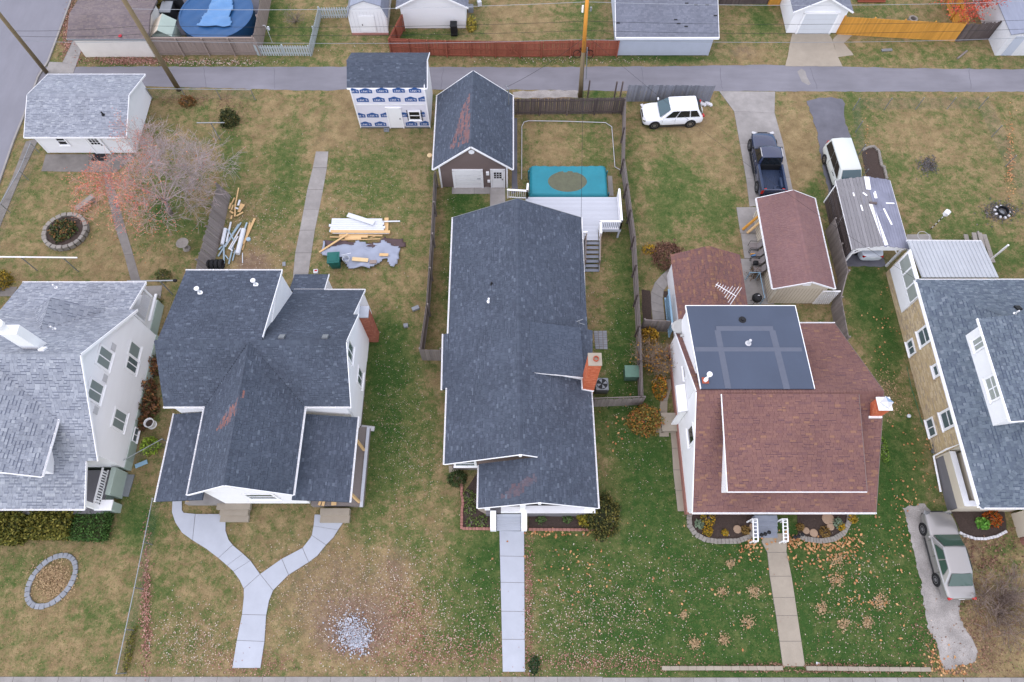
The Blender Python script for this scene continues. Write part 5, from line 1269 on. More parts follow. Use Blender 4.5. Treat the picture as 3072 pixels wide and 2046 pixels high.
# brown garage
gB = gable_building('brown_garage', 'brown sided garage with steep charcoal roof and white trim', 'garage', -5.3, -.35, 32.0, 38.5, 2.4, 4.82, .4, 'charcoal', 'brownsiding', 'y', xr=-2.84, band=.2, limit=150, lap=.11, yover=.25)
mb = MB(); mb.box((-3.25, 31.96, 1.0), (1.95, .06, 1.95)); gd = mb.build('garage_door', 'white', gB)
for k in range(1, 4): MB().bar((-4.2, 31.925, k * .49), (-2.3, 31.925, k * .49), .012, .02).build('panel_joint', 'soffit', gd)
fr = MB(); fr.box((-4.3, 31.95, 1.0), (.14, .1, 2.05)); fr.box((-2.2, 31.95, 1.0), (.14, .1, 2.05)); fr.box((-3.25, 31.95, 2.05), (2.24, .1, .14)); fr.build('door_frame', 'trim', gd)
MB().box((-2.45, 31.92, 1.1), (.25, .03, .06)).build('handle', 'metalgrey', gd)
door(gB, (-1.05, 31.98, .03), (1, 0, 0), (0, -1, 0), .85, 2.0, lights=(-.2, 1.2, 3, 3, .2, .24))
MB().lathe((-2.84, 31.97, 4.05), [(.22, 0), (.22, -.05)], 8, axis='Y').build('gable_vent', 'trim', gB)
lp = MB(); lp.box((-1.78, 31.9, 1.75), (.22, .14, .3)); lp.box((-1.72, 31.93, .8), (.2, .1, .22)); lp.build('wall_lamp', 'trim', gB)
for x in (-5.28, -.37): MB().box((x, 31.97, 1.2), (.12, .06, 2.4)).build('corner_trim', 'trim', gB)
mast = MB(); mp = V((-.25, 37.6, 2.6)); mast.tube([mp, mp + V((0, 0, 1.6))], .04, 8); mast.tube([mp + V((0, 0, 1.6)), mp + V((-.18, .1, 1.85)), mp + V((-.25, .2, 1.7))], .03, 8); mast.build('service_mast', 'steel', gB)
# grey garage, white garages, barn shed, long shed along the north side
gG = gable_building('grey_garage', 'pale grey garage with grey shingle roof north of the alley', 'garage', 8.7, 16.4, 45.45, 54.5, 2.1, 3.7, .25, 'greyflat', 'greywall', 'x', band=0, limit=80, gut=False, lap=3.0)
for (x, y) in ((1568, 30), (1648, 43), (1745, 43), (1818, 137), (1472, 173), (1498, 207), (1563, 232), (970, 203)):
    p = on_plane(1520 + x * .34438, y * .34438, lambda X, Y: 2.1 + (Y - 45.2) * .333); MB().box(p + V((0, 0, .025)), (.28, .1, .02), rot=Matrix.Rotation(math.atan(.333), 3, 'X')).build('missing_shingle', 'black', gG)
MB().bar((8.4, 45.2, 2.02), (16.75, 45.2, 2.02), .06, .2).build('fascia', 'trim', gG)
gW = gable_building('white_garage', 'white block garage beside the red-stained fence', 'garage', -9.28, -3.9, 48.65, 56, 2.3, 3.9, .3, 'greyflat', 'siding', 'y', band=0, limit=40, gut=False, lap=3.0)
gR = gable_building('white_drive_garage', 'white garage with panelled door facing its broken concrete apron', 'garage', 23.35, 27.7, 48.1, 56, 2.35, 3.7, .3, 'greyflat', 'siding', 'y', band=0, limit=40, gut=False, lap=.2)
mb = MB(); mb.box((25.6, 48.03, 1.0), (2.7, .06, 2.0)); gd = mb.build('garage_door', 'vinyl', gR)
for k in range(1, 4): MB().bar((24.3, 47.995, k * .5), (26.9, 47.995, k * .5), .012, .02).build('panel_joint', 'soffit', gd)
fr = MB(); fr.box((24.18, 48.03, 1.0), (.16, .12, 2.1)); fr.box((27.02, 48.03, 1.0), (.16, .12, 2.1)); fr.box((25.6, 48.03, 2.08), (3.0, .12, .14)); fr.build('door_frame', 'trim', gd)
bs = thing('barn_shed', 'white gambrel-roofed garden shed beside the pale picket fence', 'shed', V((-12.1, 50, 0)))
pf = [(-13.63, 0.1), (-10.5, .1), (-10.45, 1.85), (-10.75, 2.8), (-12.05, 3.25), (-13.15, 2.8), (-13.6, 1.85)]
wall(bs, [V((x, 48.03, z)) for x, z in pf], 'siding', .1)
for k in range(11): MB().bar((-13.45 + k * .29, 48.02, .15), (-13.45 + k * .29, 48.02, 2.2), .012, .012).build('panel_groove', 'soffit', bs)
rp = [(-13.75, 1.7), (-13.2, 2.85), (-12.05, 3.33), (-10.7, 2.85), (-10.3, 1.7)]
for (a, b) in zip(rp[:-1], rp[1:]):
    MB().slab([V((a[0], 47.9, a[1])), V((b[0], 47.9, b[1])), V((b[0], 52, b[1])), V((a[0], 52, a[1]))], .05).build('roof_panel', 'oldmetal', bs)
MB().box((-12.05, 50.2, 1.0), (3.0, 4.2, 1.8)).build('side_wall', 'siding', bs)
dd = MB(); dd.box((-12.1, 48.0, 1.0), (1.25, .04, 1.6)); dd.build('shed_door', 'white', bs)
MB().box((-12.55, 47.97, .95), (.06, .04, .14)).build('handle', 'black', bs)
ss = MB(); ss.box((-12.05, 48.0, .05), (3.1, .3, .1)); ss.build('foundation_blocks', 'redpaver', bs)
lsd = thing('long_garage', 'long low garage with faded brown roof and cream wall at the street corner', 'garage', V((-32.7, 47.5, 0)))
roof(lsd, [[V((-36.0, 45.15, 2.0)), V((-29.4, 45.15, 2.0)), V((-29.5, 47.4, 2.5)), V((-36.1, 47.4, 2.5))], [V((-29.5, 49.4, 2.2)), V((-36.1, 49.4, 2.2)), V((-36.1, 47.4, 2.5)), V((-29.5, 47.4, 2.5))]], 'oldbrown', band=0, limit=60, t=.008)
MB().box((-32.7, 47.3, 1.0), (5.8, 4.0, 1.95)).build('wall', 'cream', lsd)
MB().bar((-36.0, 45.13, 1.95), (-29.4, 45.13, 1.95), .05, .12).build('fascia', 'metalgrey', lsd)
solo('red_frisbee', MB().lathe(tp(1, 1047, 313, 2.1), [(.14, 0), (.15, .03), (.1, .05)], 12), 'flagred', 'small red plastic toy lying on the faded brown garage roof', 'toy', tp(1, 1047, 313, 2.1))
ph = thing('play_house', 'small pale green play hut with dark window behind the taupe fence', 'hut', V((-28.9, 46.9, 0)))
MB().box((-28.8, 46.9, .8), (1.5, 1.7, 1.6)).build('wall', 'sage', ph)
MB().slab([V((-29.7, 46.0, 1.5)), V((-28.8, 46.0, 2.15)), V((-28.8, 47.9, 2.15)), V((-29.7, 47.9, 1.5))], .05).build('roof_panel', 'beige', ph)
MB().slab([V((-28.8, 46.0, 2.15)), V((-27.9, 46.0, 1.5)), V((-27.9, 47.9, 1.5)), V((-28.8, 47.9, 2.15))], .05).build('roof_panel', 'sage', ph)
MB().box((-28.7, 46.03, .9), (.6, .05, .7)).build('window', 'metalgrey', ph)
fr_ = thing('long_white_shed', 'long white shed with old metal roof at the far right', 'shed', V((45, 50, 0)))
MB().box((45.4, 52.0, 1.1), (10, 13.0, 2.2)).build('wall', 'whitestone', fr_)
MB().slab([V((40.3, 58.6, 2.2)), V((40.3, 45.4, 2.2)), V((45.4, 45.4, 3.4)), V((45.4, 58.6, 3.4))], .06).build('roof_panel', 'oldmetal', fr_)
MB().slab([V((50.5, 45.4, 2.2)), V((50.5, 58.6, 2.2)), V((45.4, 58.6, 3.4)), V((45.4, 45.4, 3.4))], .06).build('roof_panel', 'oldmetal', fr_)
for x in (41.3, 43.4): MB().box((x, 45.48, 1.0), (.8, .04, 1.9)).build('door_panel', 'greywall', fr_)
pbl = thing('blue_lean_to', 'pale blue metal lean-to behind the long garage', 'shed', V((-34.4, 51, 0)))
MB().box((-34.4, 51.6, .9), (2.0, 2.4, 1.8)).build('wall', 'greywall', pbl); MB().slab([V((-35.5, 50.2, 1.8)), V((-33.4, 50.2, 1.8)), V((-33.4, 53, 2.1)), V((-35.5, 53, 2.1))], .05).build('roof_panel', 'paleblue', pbl)
# brown-roofed shed and open carport
s4 = gable_building('beige_shed', 'beige plank shed with plain red-brown roof behind the red-roofed house', 'shed', 17.75, 21.05, 22.1, 29.3, 2.2, 3.12, .4, 'brownplain', 'beige', 'y', xr=19.6, band=0, limit=100, lap=3.0, gut=True, yover=.05)
for k in range(15): MB().bar((17.85 + k * .22, 22.08, .1), (17.85 + k * .22, 22.08, 2.15), .014, .012).build('board_groove', 'tanmortar', s4)
for k in range(30): MB().bar((17.74, 22.4 + k * .23, .1), (17.74, 22.4 + k * .23, 2.1), .012, .014).build('board_groove', 'tanmortar', s4)
MB().box((19.4, 22.06, 2.72), (.5, .05, .22)).build('gable_vent', 'trim', s4)
lt = thing('lattice_screen', 'white lattice screen beside the beige shed', 'screen', V((21.4, 22.0, 0)))
lm = MB()
for k in range(-8, 9):
    for s_ in (1, -1):
        a = V((21.35 + k * .13 - s_ * .55, 22.0, .1)); b = V((21.35 + k * .13 + s_ * .55, 22.0, 1.9))
        def clip(p, q_):
            t0, t1 = 0, 1; d = q_.x - p.x
            for (lim, sg) in ((20.75, 1), (21.95, -1)):
                f0, f1 = (p.x - lim) * sg, (q_.x - lim) * sg
                if f0 < 0 and f1 < 0: return None
                if f0 < 0: t0 = max(t0, f0 / (f0 - f1))
                if f1 < 0: t1 = min(t1, f0 / (f0 - f1))
            return (p.lerp(q_, t0), p.lerp(q_, t1)) if t1 - t0 > .05 else None
        c_ = clip(a, b)
        if c_: lm.bar(c_[0] + V((0, s_ * .006, 0)), c_[1] + V((0, s_ * .006, 0)), .03, .01)
lm.build('lattice', 'trim', lt)
MB().bar((20.75, 22.0, 1.93), (21.95, 22.0, 1.93), .06, .06).build('frame', 'trim', lt)
cp = thing('open_carport', 'weathered open carport with bare plank roof and slatted side', 'carport', V((25.2, 28, 0)))
xa, xb, xm, ya, yb_ = 23.2, 27.1, 25.15, 25.05, 30.85
ppl = [(xa, xm, -1), (xm, xb, 1)]
for s_, (q0, q1) in ((-1, (xa, xm)), (1, (xm, xb))):
    n_ = 9
    for k in range(n_):
        f0, f1 = k / n_, (k + 1) / n_ - .008
        X0, X1 = q0 + (q1 - q0) * f0, q0 + (q1 - q0) * f1
        zz = lambda X: 2.75 - abs(X - xm) * .23
        m_ = 'oldplank' if s_ < 0 else 'felt'; e_ = random.uniform(-.06, .06)
        pts = [V((X0, ya + e_, zz(X0))), V((X1, ya + e_, zz(X1))), V((X1, yb_ + e_, zz(X1))), V((X0, yb_ + e_, zz(X0)))]
        MB().slab(pts, .03).build('roof_plank', m_, cp)
zz = lambda X: 2.75 - abs(X - xm) * .23
for (a, b, w_, m_) in (((25.3, 25.1), (25.0, 28.5), .28, 'trim'), ((25.2, 30.8), (25.1, 29.7), .34, 'trim'), ((25.6, 27.9), (25.55, 28.7), .16, 'felt'), ((26.2, 26.9), (25.9, 28.2), .12, 'trim'), ((25.5, 29.0), (25.5, 29.6), .2, 'trim'), ((24.4, 28.0), (24.38, 28.5), .1, 'trim'), ((26.9, 28.8), (26.2, 28.7), .1, 'trim'), ((24.9, 29.2), (24.7, 29.5), .12, 'trim'), ((24.1, 29.3), (24.1, 29.6), .1, 'trim')):
    A_, B_ = V((*a, zz(a[0]) + .015)), V((*b, zz(b[0]) + .015)); MB().bar(A_, B_, w_, .02).build('roof_patch', m_, cp)
MB().slab([V((24.6, 28.6, zz(24.6) + .012)), V((26.3, 28.0, zz(26.3) + .02)), V((26.6, 29.4, zz(26.6) + .02)), V((25.2, 30.0, zz(25.1) + .03)), V((24.7, 29.6, zz(24.6) + .02))], .012).build('torn_felt', 'felt', cp)
MB().bar((24.9, 28.55, 2.78), (25.4, 28.5, 2.78), .14, .1).build('loose_board', 'darkwood', cp)
strip(cp, (xb, ya, 2.3), (xb, yb_, 2.3), .05, .1); strip(cp, (xa, ya, 2.3), (xa, yb_, 2.3), .05, .1)
for (x, y) in ((23.45, 25.15), (26.65, 25.1), (23.35, 28.0), (23.3, 30.6), (26.9, 30.6), (26.9, 28.0)): MB().box((x, y, 1.12), (.13, .13, 2.24)).build('post', 'trim', cp)
wall(cp, [V((23.3, 25.08, 2.1)), V((26.9, 25.08, 2.1)), V((26.9, 25.08, 2.3)), V((25.15, 25.08, 2.7)), V((23.3, 25.08, 2.3))], 'trim', .06, 'gable_board')
for k in range(11):
    MB().bar((23.3, 25.2, .15 + k * .19), (23.25, 30.6, .18 + k * .19 + random.uniform(-.02, .02)), .03, .12).build('side_slat', 'darkplank', cp)
cb = MB(); cb.bar((23.45, 25.12, 1.6), (23.95, 25.1, 2.15), .06, .08); cb.bar((26.65, 25.1, 1.6), (26.2, 25.1, 2.15), .06, .08); cb.build('corner_brace', 'trim', cp)

# fences
fence('taupe_fence', 'taupe board fence along the alley in front of the round pool', [tp(1, 1385, 482), tp(1, 2275, 480)], 1.75, .145, .006, 'taupewood', posts=2.3, side=-1, jitter=.01, rails=(.35, 1.5), cap=True)
fence('taupe_side_fence', 'taupe board fence along the right side of the round pool yard', [tp(1, 2275, 478), tp(2, 165, -40)], 1.9, .145, .006, 'taupewood', posts=2.4, side=1, jitter=.01)
fence('pale_picket_fence', 'pale grey picket fence stepping around to the barn shed', [tp(2, 40, 485), tp(2, 512, 488), tp(2, 590, 160), tp(2, 845, 155)], 1.05, .13, .075, 'palepicket', posts=1.9, side=1, top='dog', jitter=.0, rails=(.25, .8), postover=.03)
fence('red_stained_fence', 'red-brown stained board fence along the alley with a gate', [tp(2, 1205, 470), tp(2, 1690, 490), tp(2, 2323, 497), tp(3, 300, 497), tp(3, 550, 490), tp(3, 955, 488)], 1.6, .14, .006, 'redwood', posts=1.75, side=-1, jitter=.01, rails=(.2, .8, 1.45))
fence('red_side_fence', 'short red-brown fence return beside the white block garage', [tp(2, 1205, 465), tp(2, 1310, 268)], 1.6, .14, .006, 'redwood', posts=1.7, side=-1, jitter=.01)
gt = thing('gate_brace', 'diagonal gate brace on the red-stained fence', 'gate brace', tp(2, 2200, 495))
g0, g1 = tp(2, 2205, 497), tp(3, 110, 497)
MB().bar(g0 + V((0, -.08, .2)), g1 + V((0, -.08, 1.45)), .03, .1).build('brace', 'redwood', gt); MB().bar(g0 + V((0, -.08, 1.4)), g1 + V((0, -.08, .25)), .03, .1).build('brace', 'redwood', gt)
fence('orange_fence', 'bright new orange board fence beside the panelled white garage', [tp(4, 690, 300), tp(4, 1715, 362)], 1.75, .145, .004, 'orangewood', posts=2.4, side=1, jitter=.005)
fence('orange_side_fence', 'orange board fence running back from the alley under the red tree', [tp(4, 1740, 330), tp(4, 1640, 20)], 1.75, .145, .004, 'orangewood', posts=2.4, side=1, jitter=.005)
fence('dark_board_fence', 'dark weathered fence between the orange fence and the long white shed', [tp(4, 1725, 365), tp(4, 2010, 345)], 1.75, .15, .02, 'darkwood', posts=1.3, side=1, jitter=.04)
fence('far_grey_fence', 'dark grey fence at the top between the grey and the panelled garage', [tp(3, 1850, 40), tp(3, 2275, 35)], 1.7, .15, .01, 'darkwood', posts=2.4, side=1)
fence('far_orange_fence', 'short orange fence section left of the panelled white garage', [tp(3, 2278, 52), tp(4, 190, 48)], 1.7, .145, .004, 'orangewood', posts=2.0, side=1, jitter=.005)
fence('silvered_fence', 'silvered board fence behind the white crossover car', [tp(3, 1030, 885), tp(3, 1765, 890)], 1.75, .14, .012, 'bluewood', posts=0, side=1, jitter=.02, lean=.03)
fence('dark_rear_fence', 'dark weathered fence across the back of the teal pool yard', [tp(3, 45, 1000), tp(3, 1000, 990)], 1.7, .14, .02, 'darkwood', posts=2.4, side=-1, jitter=.02)
fence('long_side_fence', 'long weathered fence with leaning posts between the pool yard and the driveway yard', [tp(3, 1012, 990), tp(7, 1000, 60), tp(7, 1090, 720), tp(7, 1130, 1480), tp(11, 1150, 620)], 1.7, .14, .01, 'greywood', posts=2.6, side=-1, jitter=.02, rails=(.3, .95, 1.5), postm='darkwood')
fence('west_side_fence', 'long weathered fence left of the long gabled house', [tp(6, 1595, 175), tp(6, 1570, 700), tp(6, 1530, 1300), tp(10, 1475, 235), tp(10, 1650, 238)], 1.75, .14, .008, 'greywood', posts=2.4, side=1, jitter=.015)
fence('low_plank_fence', 'leaning weathered plank fence between the tree garden and the building-site yard', [tp(5, 2010, 250), tp(5, 1930, 620), tp(5, 1850, 900), tp(5, 1800, 1150)], 1.5, .16, .02, 'greywood', posts=2.2, side=-1, jitter=.04, rails=(.3, 1.2), tilt=.3)
fence('lean_gate_fence', 'leaning grey gate across the side yard below the chimney', [tp(11, 752, 640), tp(11, 1175, 625)], 1.3, .15, .01, 'greywood', posts=2.0, side=1, jitter=.05, cat='gate')
fence('short_gate_fence', 'short grey fence between the long side fence and the satellite dish', [tp(7, 1170, 1425), tp(7, 1430, 1440)], 1.5, .15, .01, 'greywood', posts=2.0, side=1, jitter=.03)
fence('shed_side_fence', 'weathered fence along the right of the beige shed', [tp(8, 590, 560), tp(8, 700, 1000), tp(8, 640, 1230), tp(8, 700, 1568)], 1.6, .15, .008, 'greywood', posts=2.6, side=1, jitter=.03)
for k, (x, y) in enumerate(((705, 850), (935, 860), (985, 860))):
    b_ = tp(3, x, y); solo('bare_post', MB().box(b_ + V((0, 0, .9)), (.11, .11, 1.8)), 'darkwood', ['lone dark post nearest the orange-topped utility pole', 'lone dark post, middle of the three beside the alley', 'lone dark post against the end of the silvered fence'][k], 'post', b_, 'bare posts by the alley')
chain_fence('alley_chain_fence', 'chain-link fence by the alley behind the bare red-leaved tree', [tp(1, 1330, 860), tp(1, 2225, 872)], 1.1, 2.4)
chain_fence('corner_chain_fence', 'chain-link fence along the street pavement at the far left', [tp(1, 345, 1330), tp(1, 250, 1568), tp(5, 90, 400), tp(5, 0, 700), tp(5, -60, 860)], 1.1, 2.6)
chain_fence('front_chain_fence', 'long chain-link fence between the hedge lawn and the forked walk', [tp(13, 1400, 0), tp(13, 1250, 760), tp(13, 1100, 1490)], 1.05, 2.7)
chain_fence('side_chain_fence', 'short chain-link fence between the white clapboard house and the left porch', [tp(9, 1120, 1160), tp(9, 1480, 960)], 1.05, 2.6)
chain_fence('yard_chain_fence', 'chain-link fence with leaning posts around the right back yard', [tp(4, 900, 1568), tp(4, 830, 960), tp(4, 1925, 948), tp(4, 2160, 1450), tp(4, 2323, 1800)], 1.25, 2.5, rail=False)
chain_fence('kennel_fence', 'low blue-grey wire fence beside the beige shed', [tp(7, 2080, 985), tp(7, 2165, 985), tp(7, 2205, 1200)], 1.0, 1.6, m='paleblue')

# ================================================================ VEHICLES (local frame: x forward, y left, z up)
def loft(mb, rings):
    n = len(rings[0]); vs = [p for r in rings for p in r]; fs = []
    for i in range(len(rings) - 1):
        for k in range(n): fs.append((i * n + k, i * n + (k + 1) % n, (i + 1) * n + (k + 1) % n, (i + 1) * n + k))
    fs += [tuple(reversed(range(n))), tuple(range((len(rings) - 1) * n, len(rings) * n))]
    mb.add(vs, fs)
def body_ring(x, w_, zl, zt, crown, yk=1.0):
    h = zt - zl
    half = [(w_ * .80, zl), (w_ * .965, zl + h * .10), (w_, zl + h * .30), (w_ * .995, zl + h * .62), (w_ * .955, zl + h * .88), (w_ * .84, zt), (w_ * .45, zt + crown * .75)]
    ring = [(0, zl)] + half + [(0, zt + crown)] + [(-y, z) for y, z in reversed(half)]
    return [V((x, y * yk, z)) for y, z in ring]
def car(name, label, pos, ang, paint, glass, sp, cat='car'):
    root = thing(name, label, cat, pos, ang)
    L, hw, H, wb = sp['L'], sp['W'] / 2, sp['H'], sp['wb']
    mb = MB(); loft(mb, [body_ring(t * L, hw * f, zl, zt, cr) for t, f, zl, zt, cr in sp['st']])
    b = smooth_mod(mb.build('body', paint, root, local=True), 2)
    cb = sp['cab']; zb = cb['zb']; xf, xr, x2, x3, w1, w2 = cb['xf'] * L, cb['xr'] * L, cb['x2'] * L, cb['x3'] * L, hw * cb['w1'], hw * cb['w2']
    Q = {k: V(v) for k, v in dict(fl=(xf, w1, zb), fr=(xf, -w1, zb), rl=(xr, w1, zb), rr=(xr, -w1, zb), FL=(x2, w2, H), FR=(x2, -w2, H), RL=(x3, w2, H), RR=(x3, -w2, H)).items()}
    mb = MB(); dn = V((0, 0, -.12)); c1 = V((.06 * L, 0, 0)); xm = (x2 + x3) / 2
    top = V((xm, 0, H + .05))
    vs = [Q['fl'] + dn, Q['fr'] + dn, Q['rr'] + dn, Q['rl'] + dn, Q['FL'], Q['FR'], Q['RR'], Q['RL'], V((x2 + .03, 0, H + .035)), V((x3 - .02, 0, H + .03))]
    mb.add(vs, [(0, 1, 5, 8, 4), (1, 2, 6, 5), (2, 3, 7, 9, 6), (3, 0, 4, 7), (4, 8, 9, 7), (8, 5, 6, 9)])
    smooth_mod(mb.build('cabin', paint, root, local=True), 0, .07)
    def pane(a, bb, c, d, u0, u1, v0, v1, nm, m_=glass, off=.014):
        f_ = lambda u, v: (a.lerp(bb, u)).lerp(d.lerp(c, u), v)
        p = [f_(u0, v0), f_(u1, v0), f_(u1, v1), f_(u0, v1)]; n_ = normal(p)
        cen = sum(p, V((0, 0, 0))) / 4
        if n_.dot(cen - V((xm, 0, H * .6))) < 0: n_ = -n_; p = p[::-1]
        MB().slab([q_ + n_ * (off + .03) for q_ in p], .01).build(nm, m_, root, local=True)
    pane(Q['fl'], Q['fr'], Q['FR'], Q['FL'], .06, .94, .04, .93, 'windshield')
    pane(Q['rl'], Q['rr'], Q['RR'], Q['RL'], .08, .92, .10, .92, 'rear_window', m_=sp.get('rg', glass))
    for a, bb, c, d in ((Q['fl'], Q['rl'], Q['RL'], Q['FL']), (Q['fr'], Q['rr'], Q['RR'], Q['FR'])):
        for (u0, u1) in sp['side']: pane(a, bb, c, d, u0, u1, .10, .88, 'side_window', m_=sp.get('sg', glass))
    # wheels
    R_ = sp.get('R', .33)
    tm = MB(); tm.lathe((0, 0, 0), [(R_ * .62, -.11), (R_ * .94, -.115), (R_, -.08), (R_, .08), (R_ * .94, .115), (R_ * .62, .11)], 24, axis='Y', cap=False); tm = tm.mesh('tyre', M['rubber'], smooth=True)
    rm = MB(); rm.lathe((0, .085, 0), [(R_ * .66, .0), (R_ * .66, .03), (R_ * .58, .03)], 24, axis='Y', cap=False); rm.lathe((0, .07, 0), [(R_ * .6, 0), (R_ * .6, .01)], 20, axis='Y')
    ns = sp.get('spokes', 10)
    for k in range(ns):
        a = 2 * math.pi * k / ns; rm.bar((0, .10, 0), (math.cos(a) * R_ * .6, .095, math.sin(a) * R_ * .6), .05, .03, up=V((0, 1, 0)))
    rm = rm.mesh('rim', M['rim'])
    for sx in (1, -1):
        for sy in (1, -1):
            o = bpy.data.objects.new('wheel', tm); COL.objects.link(o); o.parent = root; o.location = (sx * wb / 2 + sp.get('wx', 0), sy * (hw - .10), R_); o.rotation_euler = (0, 0, 0 if sy > 0 else math.pi)
            q_ = bpy.data.objects.new('rim', rm); COL.objects.link(q_); q_.parent = o
            MB().lathe((sx * wb / 2 + sp.get('wx', 0), sy * (hw - .02), R_ + .02), [(R_ * 1.16, -.03), (R_ * 1.16, .032)], 24, axis='Y').build('wheel_arch', 'black', root, local=True)
    # lights, mirrors, handles, seams, plates
    xe = L / 2
    for sy in (1, -1):
        MB().box((xe - .12, sy * hw * .70, sp['zl']), (.22, hw * .34, .13), rz=-sy * .35).build('headlight', 'chrome', root, local=True)
        MB().box((-xe + .09, sy * hw * .72, sp['zt']), (.14, hw * .28, sp.get('th', .16)), rz=sy * .35).build('tail_light', 'red', root, local=True)
        mm = MB().box((xf - .12, sy * (hw + .09), zb + .08), (.12, .20, .14)); smooth_mod(mm.build('mirror', sp.get('mir', paint), root, local=True), 0, .03)
        for u in sp.get('handles', (.12, -.12)): MB().box((u * L, sy * (hw * .995), zb - .14), (.16, .03, .035)).build('door_handle', sp.get('hm', paint), root, local=True)
        for u in sp.get('seams', (.20, .02, -.17)): MB().box((u * L, sy * (hw * .988), (zb + .25) / 2), (.014, .012, zb - .36)).build('door_seam', 'seam', root, local=True)
        MB().box((0, sy * (hw * .975), .24), (wb - .8, .03, .09)).build('sill', 'seam', root, local=True)
    MB().box((xe - .04, 0, sp['zl'] - .06), (.06, hw * .75, .16)).build('grille', 'black', root, local=True)
    MB().box((-xe + .03, 0, sp['zt'] - .10), (.03, .34, .14)).build('number_plate', 'white', root, local=True)
    MB().box((xe - .10, 0, .28), (.12, hw * 1.5, .10)).build('bumper_lip', 'black', root, local=True)
    return root
def from_wheels(f, r, side, W_):
    """place by the two visible tyre contacts; side=+1 when they are the car's left wheels"""
    d = (f - r).normalized(); lf = V((-d.y, d.x, 0)); c = (f + r) / 2 - lf * side * (W_ / 2 - .1)
    return V((c.x, c.y, .03)), math.atan2(d.y, d.x), (f - r).length
SUV = dict(L=4.75, W=1.93, H=1.68, wb=2.82, R=.37, spokes=18, zl=.82, zt=1.0, wx=.02,
  st=[(-.5, .72, .45, .85, .02), (-.488, .90, .34, 1.02, .03), (-.45, .97, .28, 1.08, .02), (-.3, 1, .25, 1.04, -.1), (-.1, 1, .25, 1.02, -.1), (.12, 1, .25, 1.0, -.1), (.22, 1, .25, 1.0, .0), (.34, .99, .26, 1.0, .06), (.43, .95, .28, .93, .06), (.48, .86, .34, .84, .04), (.5, .64, .42, .70, .02)],
  cab=dict(zb=1.04, xf=.235, xr=-.475, x2=.06, x3=-.37, w1=.93, w2=.74), side=((.10, .34), (.37, .68), (.71, .93)), rg=M['glassdark'], sg=M['glassdark'], handles=(.02, -.2), seams=(.19, -.02, -.22))
p, a, l = from_wheels(tp(3, 1280, 1118), tp(3, 1590, 1104), 1, 1.93)
suv = car('crossover_car', 'white crossover car parked on the grass before the silvered fence', p, a, 'carwhite', 'carglass', SUV)
SEDAN = dict(L=5.0, W=1.87, H=1.43, wb=2.85, R=.335, spokes=9, zl=.66, zt=.80, wx=.06,
  st=[(-.5, .66, .38, .68, .02), (-.488, .86, .28, .86, .03), (-.45, .94, .24, .95, .03), (-.34, .99, .2, .96, .02), (-.15, 1, .2, .92, -.1), (.1, 1, .2, .90, -.1), (.2, 1, .2, .90, .0), (.32, .99, .22, .89, .06), (.42, .95, .24, .80, .05), (.478, .85, .28, .70, .04), (.5, .62, .36, .58, .02)],
  cab=dict(zb=.93, xf=.215, xr=-.365, x2=.06, x3=-.215, w1=.90, w2=.70), side=((.16, .47), (.50, .80)), handles=(.06, -.15), seams=(.16, -.02, -.2), th=.1)
p, a, l = from_wheels(tp(16, 1428, 258), tp(16, 1540, 690), 1, 1.87)
sed = car('silver_sedan', 'silver-beige sedan parked on the gravel drive by the tan brick house', p, a, 'carsilver', 'cargreen', SEDAN)
VAN = dict(L=4.85, W=1.88, H=1.76, wb=2.88, R=.33, spokes=6, zl=.78, zt=1.05, wx=.05, th=.4,
  st=[(-.5, .80, .42, .9, .02), (-.49, .94, .3, 1.02, .02), (-.45, .98, .26, 1.04, .02), (-.2, 1, .24, .99, -.1), (.1, 1, .24, .97, -.1), (.30, 1, .24, .95, -.05), (.36, .98, .26, .94, .05), (.45, .92, .28, .82, .05), (.485, .82, .32, .72, .03), (.5, .6, .4, .6, .02)],
  cab=dict(zb=1.0, xf=.35, xr=-.49, x2=.14, x3=-.455, w1=.94, w2=.80), side=((.14, .34), (.36, .60), (.62, .93)), sg=M['glassdark'], rg=M['glassdark'], mir='black', hm='black', handles=(.10, .06))
p, a, l = from_wheels(tp(8, 655, 225), tp(4, 575, 1412), -1, 1.88)
van = car('minivan', 'pale beige minivan nosing into the weathered carport', p, a, 'carbeige', 'carglass', VAN)
COMP = dict(SEDAN); COMP.update(L=4.1, W=1.68, wb=2.4)
rr = tp(8, 955, 838)
cs = car('white_sedan', 'white sedan parked under the weathered carport', V((rr.x + .05, rr.y + 2.0, .03)), R(90), 'carwhite2', 'carglass', COMP)
# pickup: cab and bed
PK = dict(L=5.7, W=1.95, H=1.82, wb=3.5, R=.40, spokes=6, zl=.88, zt=1.0, wx=0.0, th=.36,
  st=[(-.09, .9, .5, .7, 0), (-.085, .97, .42, 1.08, 0), (.0, .97, .4, 1.05, -.1), (.12, .97, .4, 1.05, -.1), (.2, .97, .4, 1.06, .0), (.32, .96, .42, 1.08, .07), (.43, .93, .44, 1.02, .06), (.48, .86, .46, .92, .04), (.5, .7, .52, .8, .02)],
  cab=dict(zb=1.08, xf=.215, xr=-.09, x2=.115, x3=-.055, w1=.93, w2=.76), side=((.14, .52), (.55, .92)), rg=M['glassdark'], sg=M['glassdark'], mir='black', hm='chrome', handles=(.0,), seams=(.17, .05, -.06))
fw, rw = at(2246.7, 447), at(2268, 572)
d_ = (fw - rw).normalized(); p, a, l = from_wheels(fw, rw, 1, 1.95)
PK['wb'] = l; PK['L'] = 5.7
pk = car('pickup_truck', 'dark navy pickup truck with open bed on the concrete driveway', p, a, 'carnavy', 'carglass', PK, 'truck')
bl = [V((-2.85, -.93, 0)), V((-.5, .93, 0))]
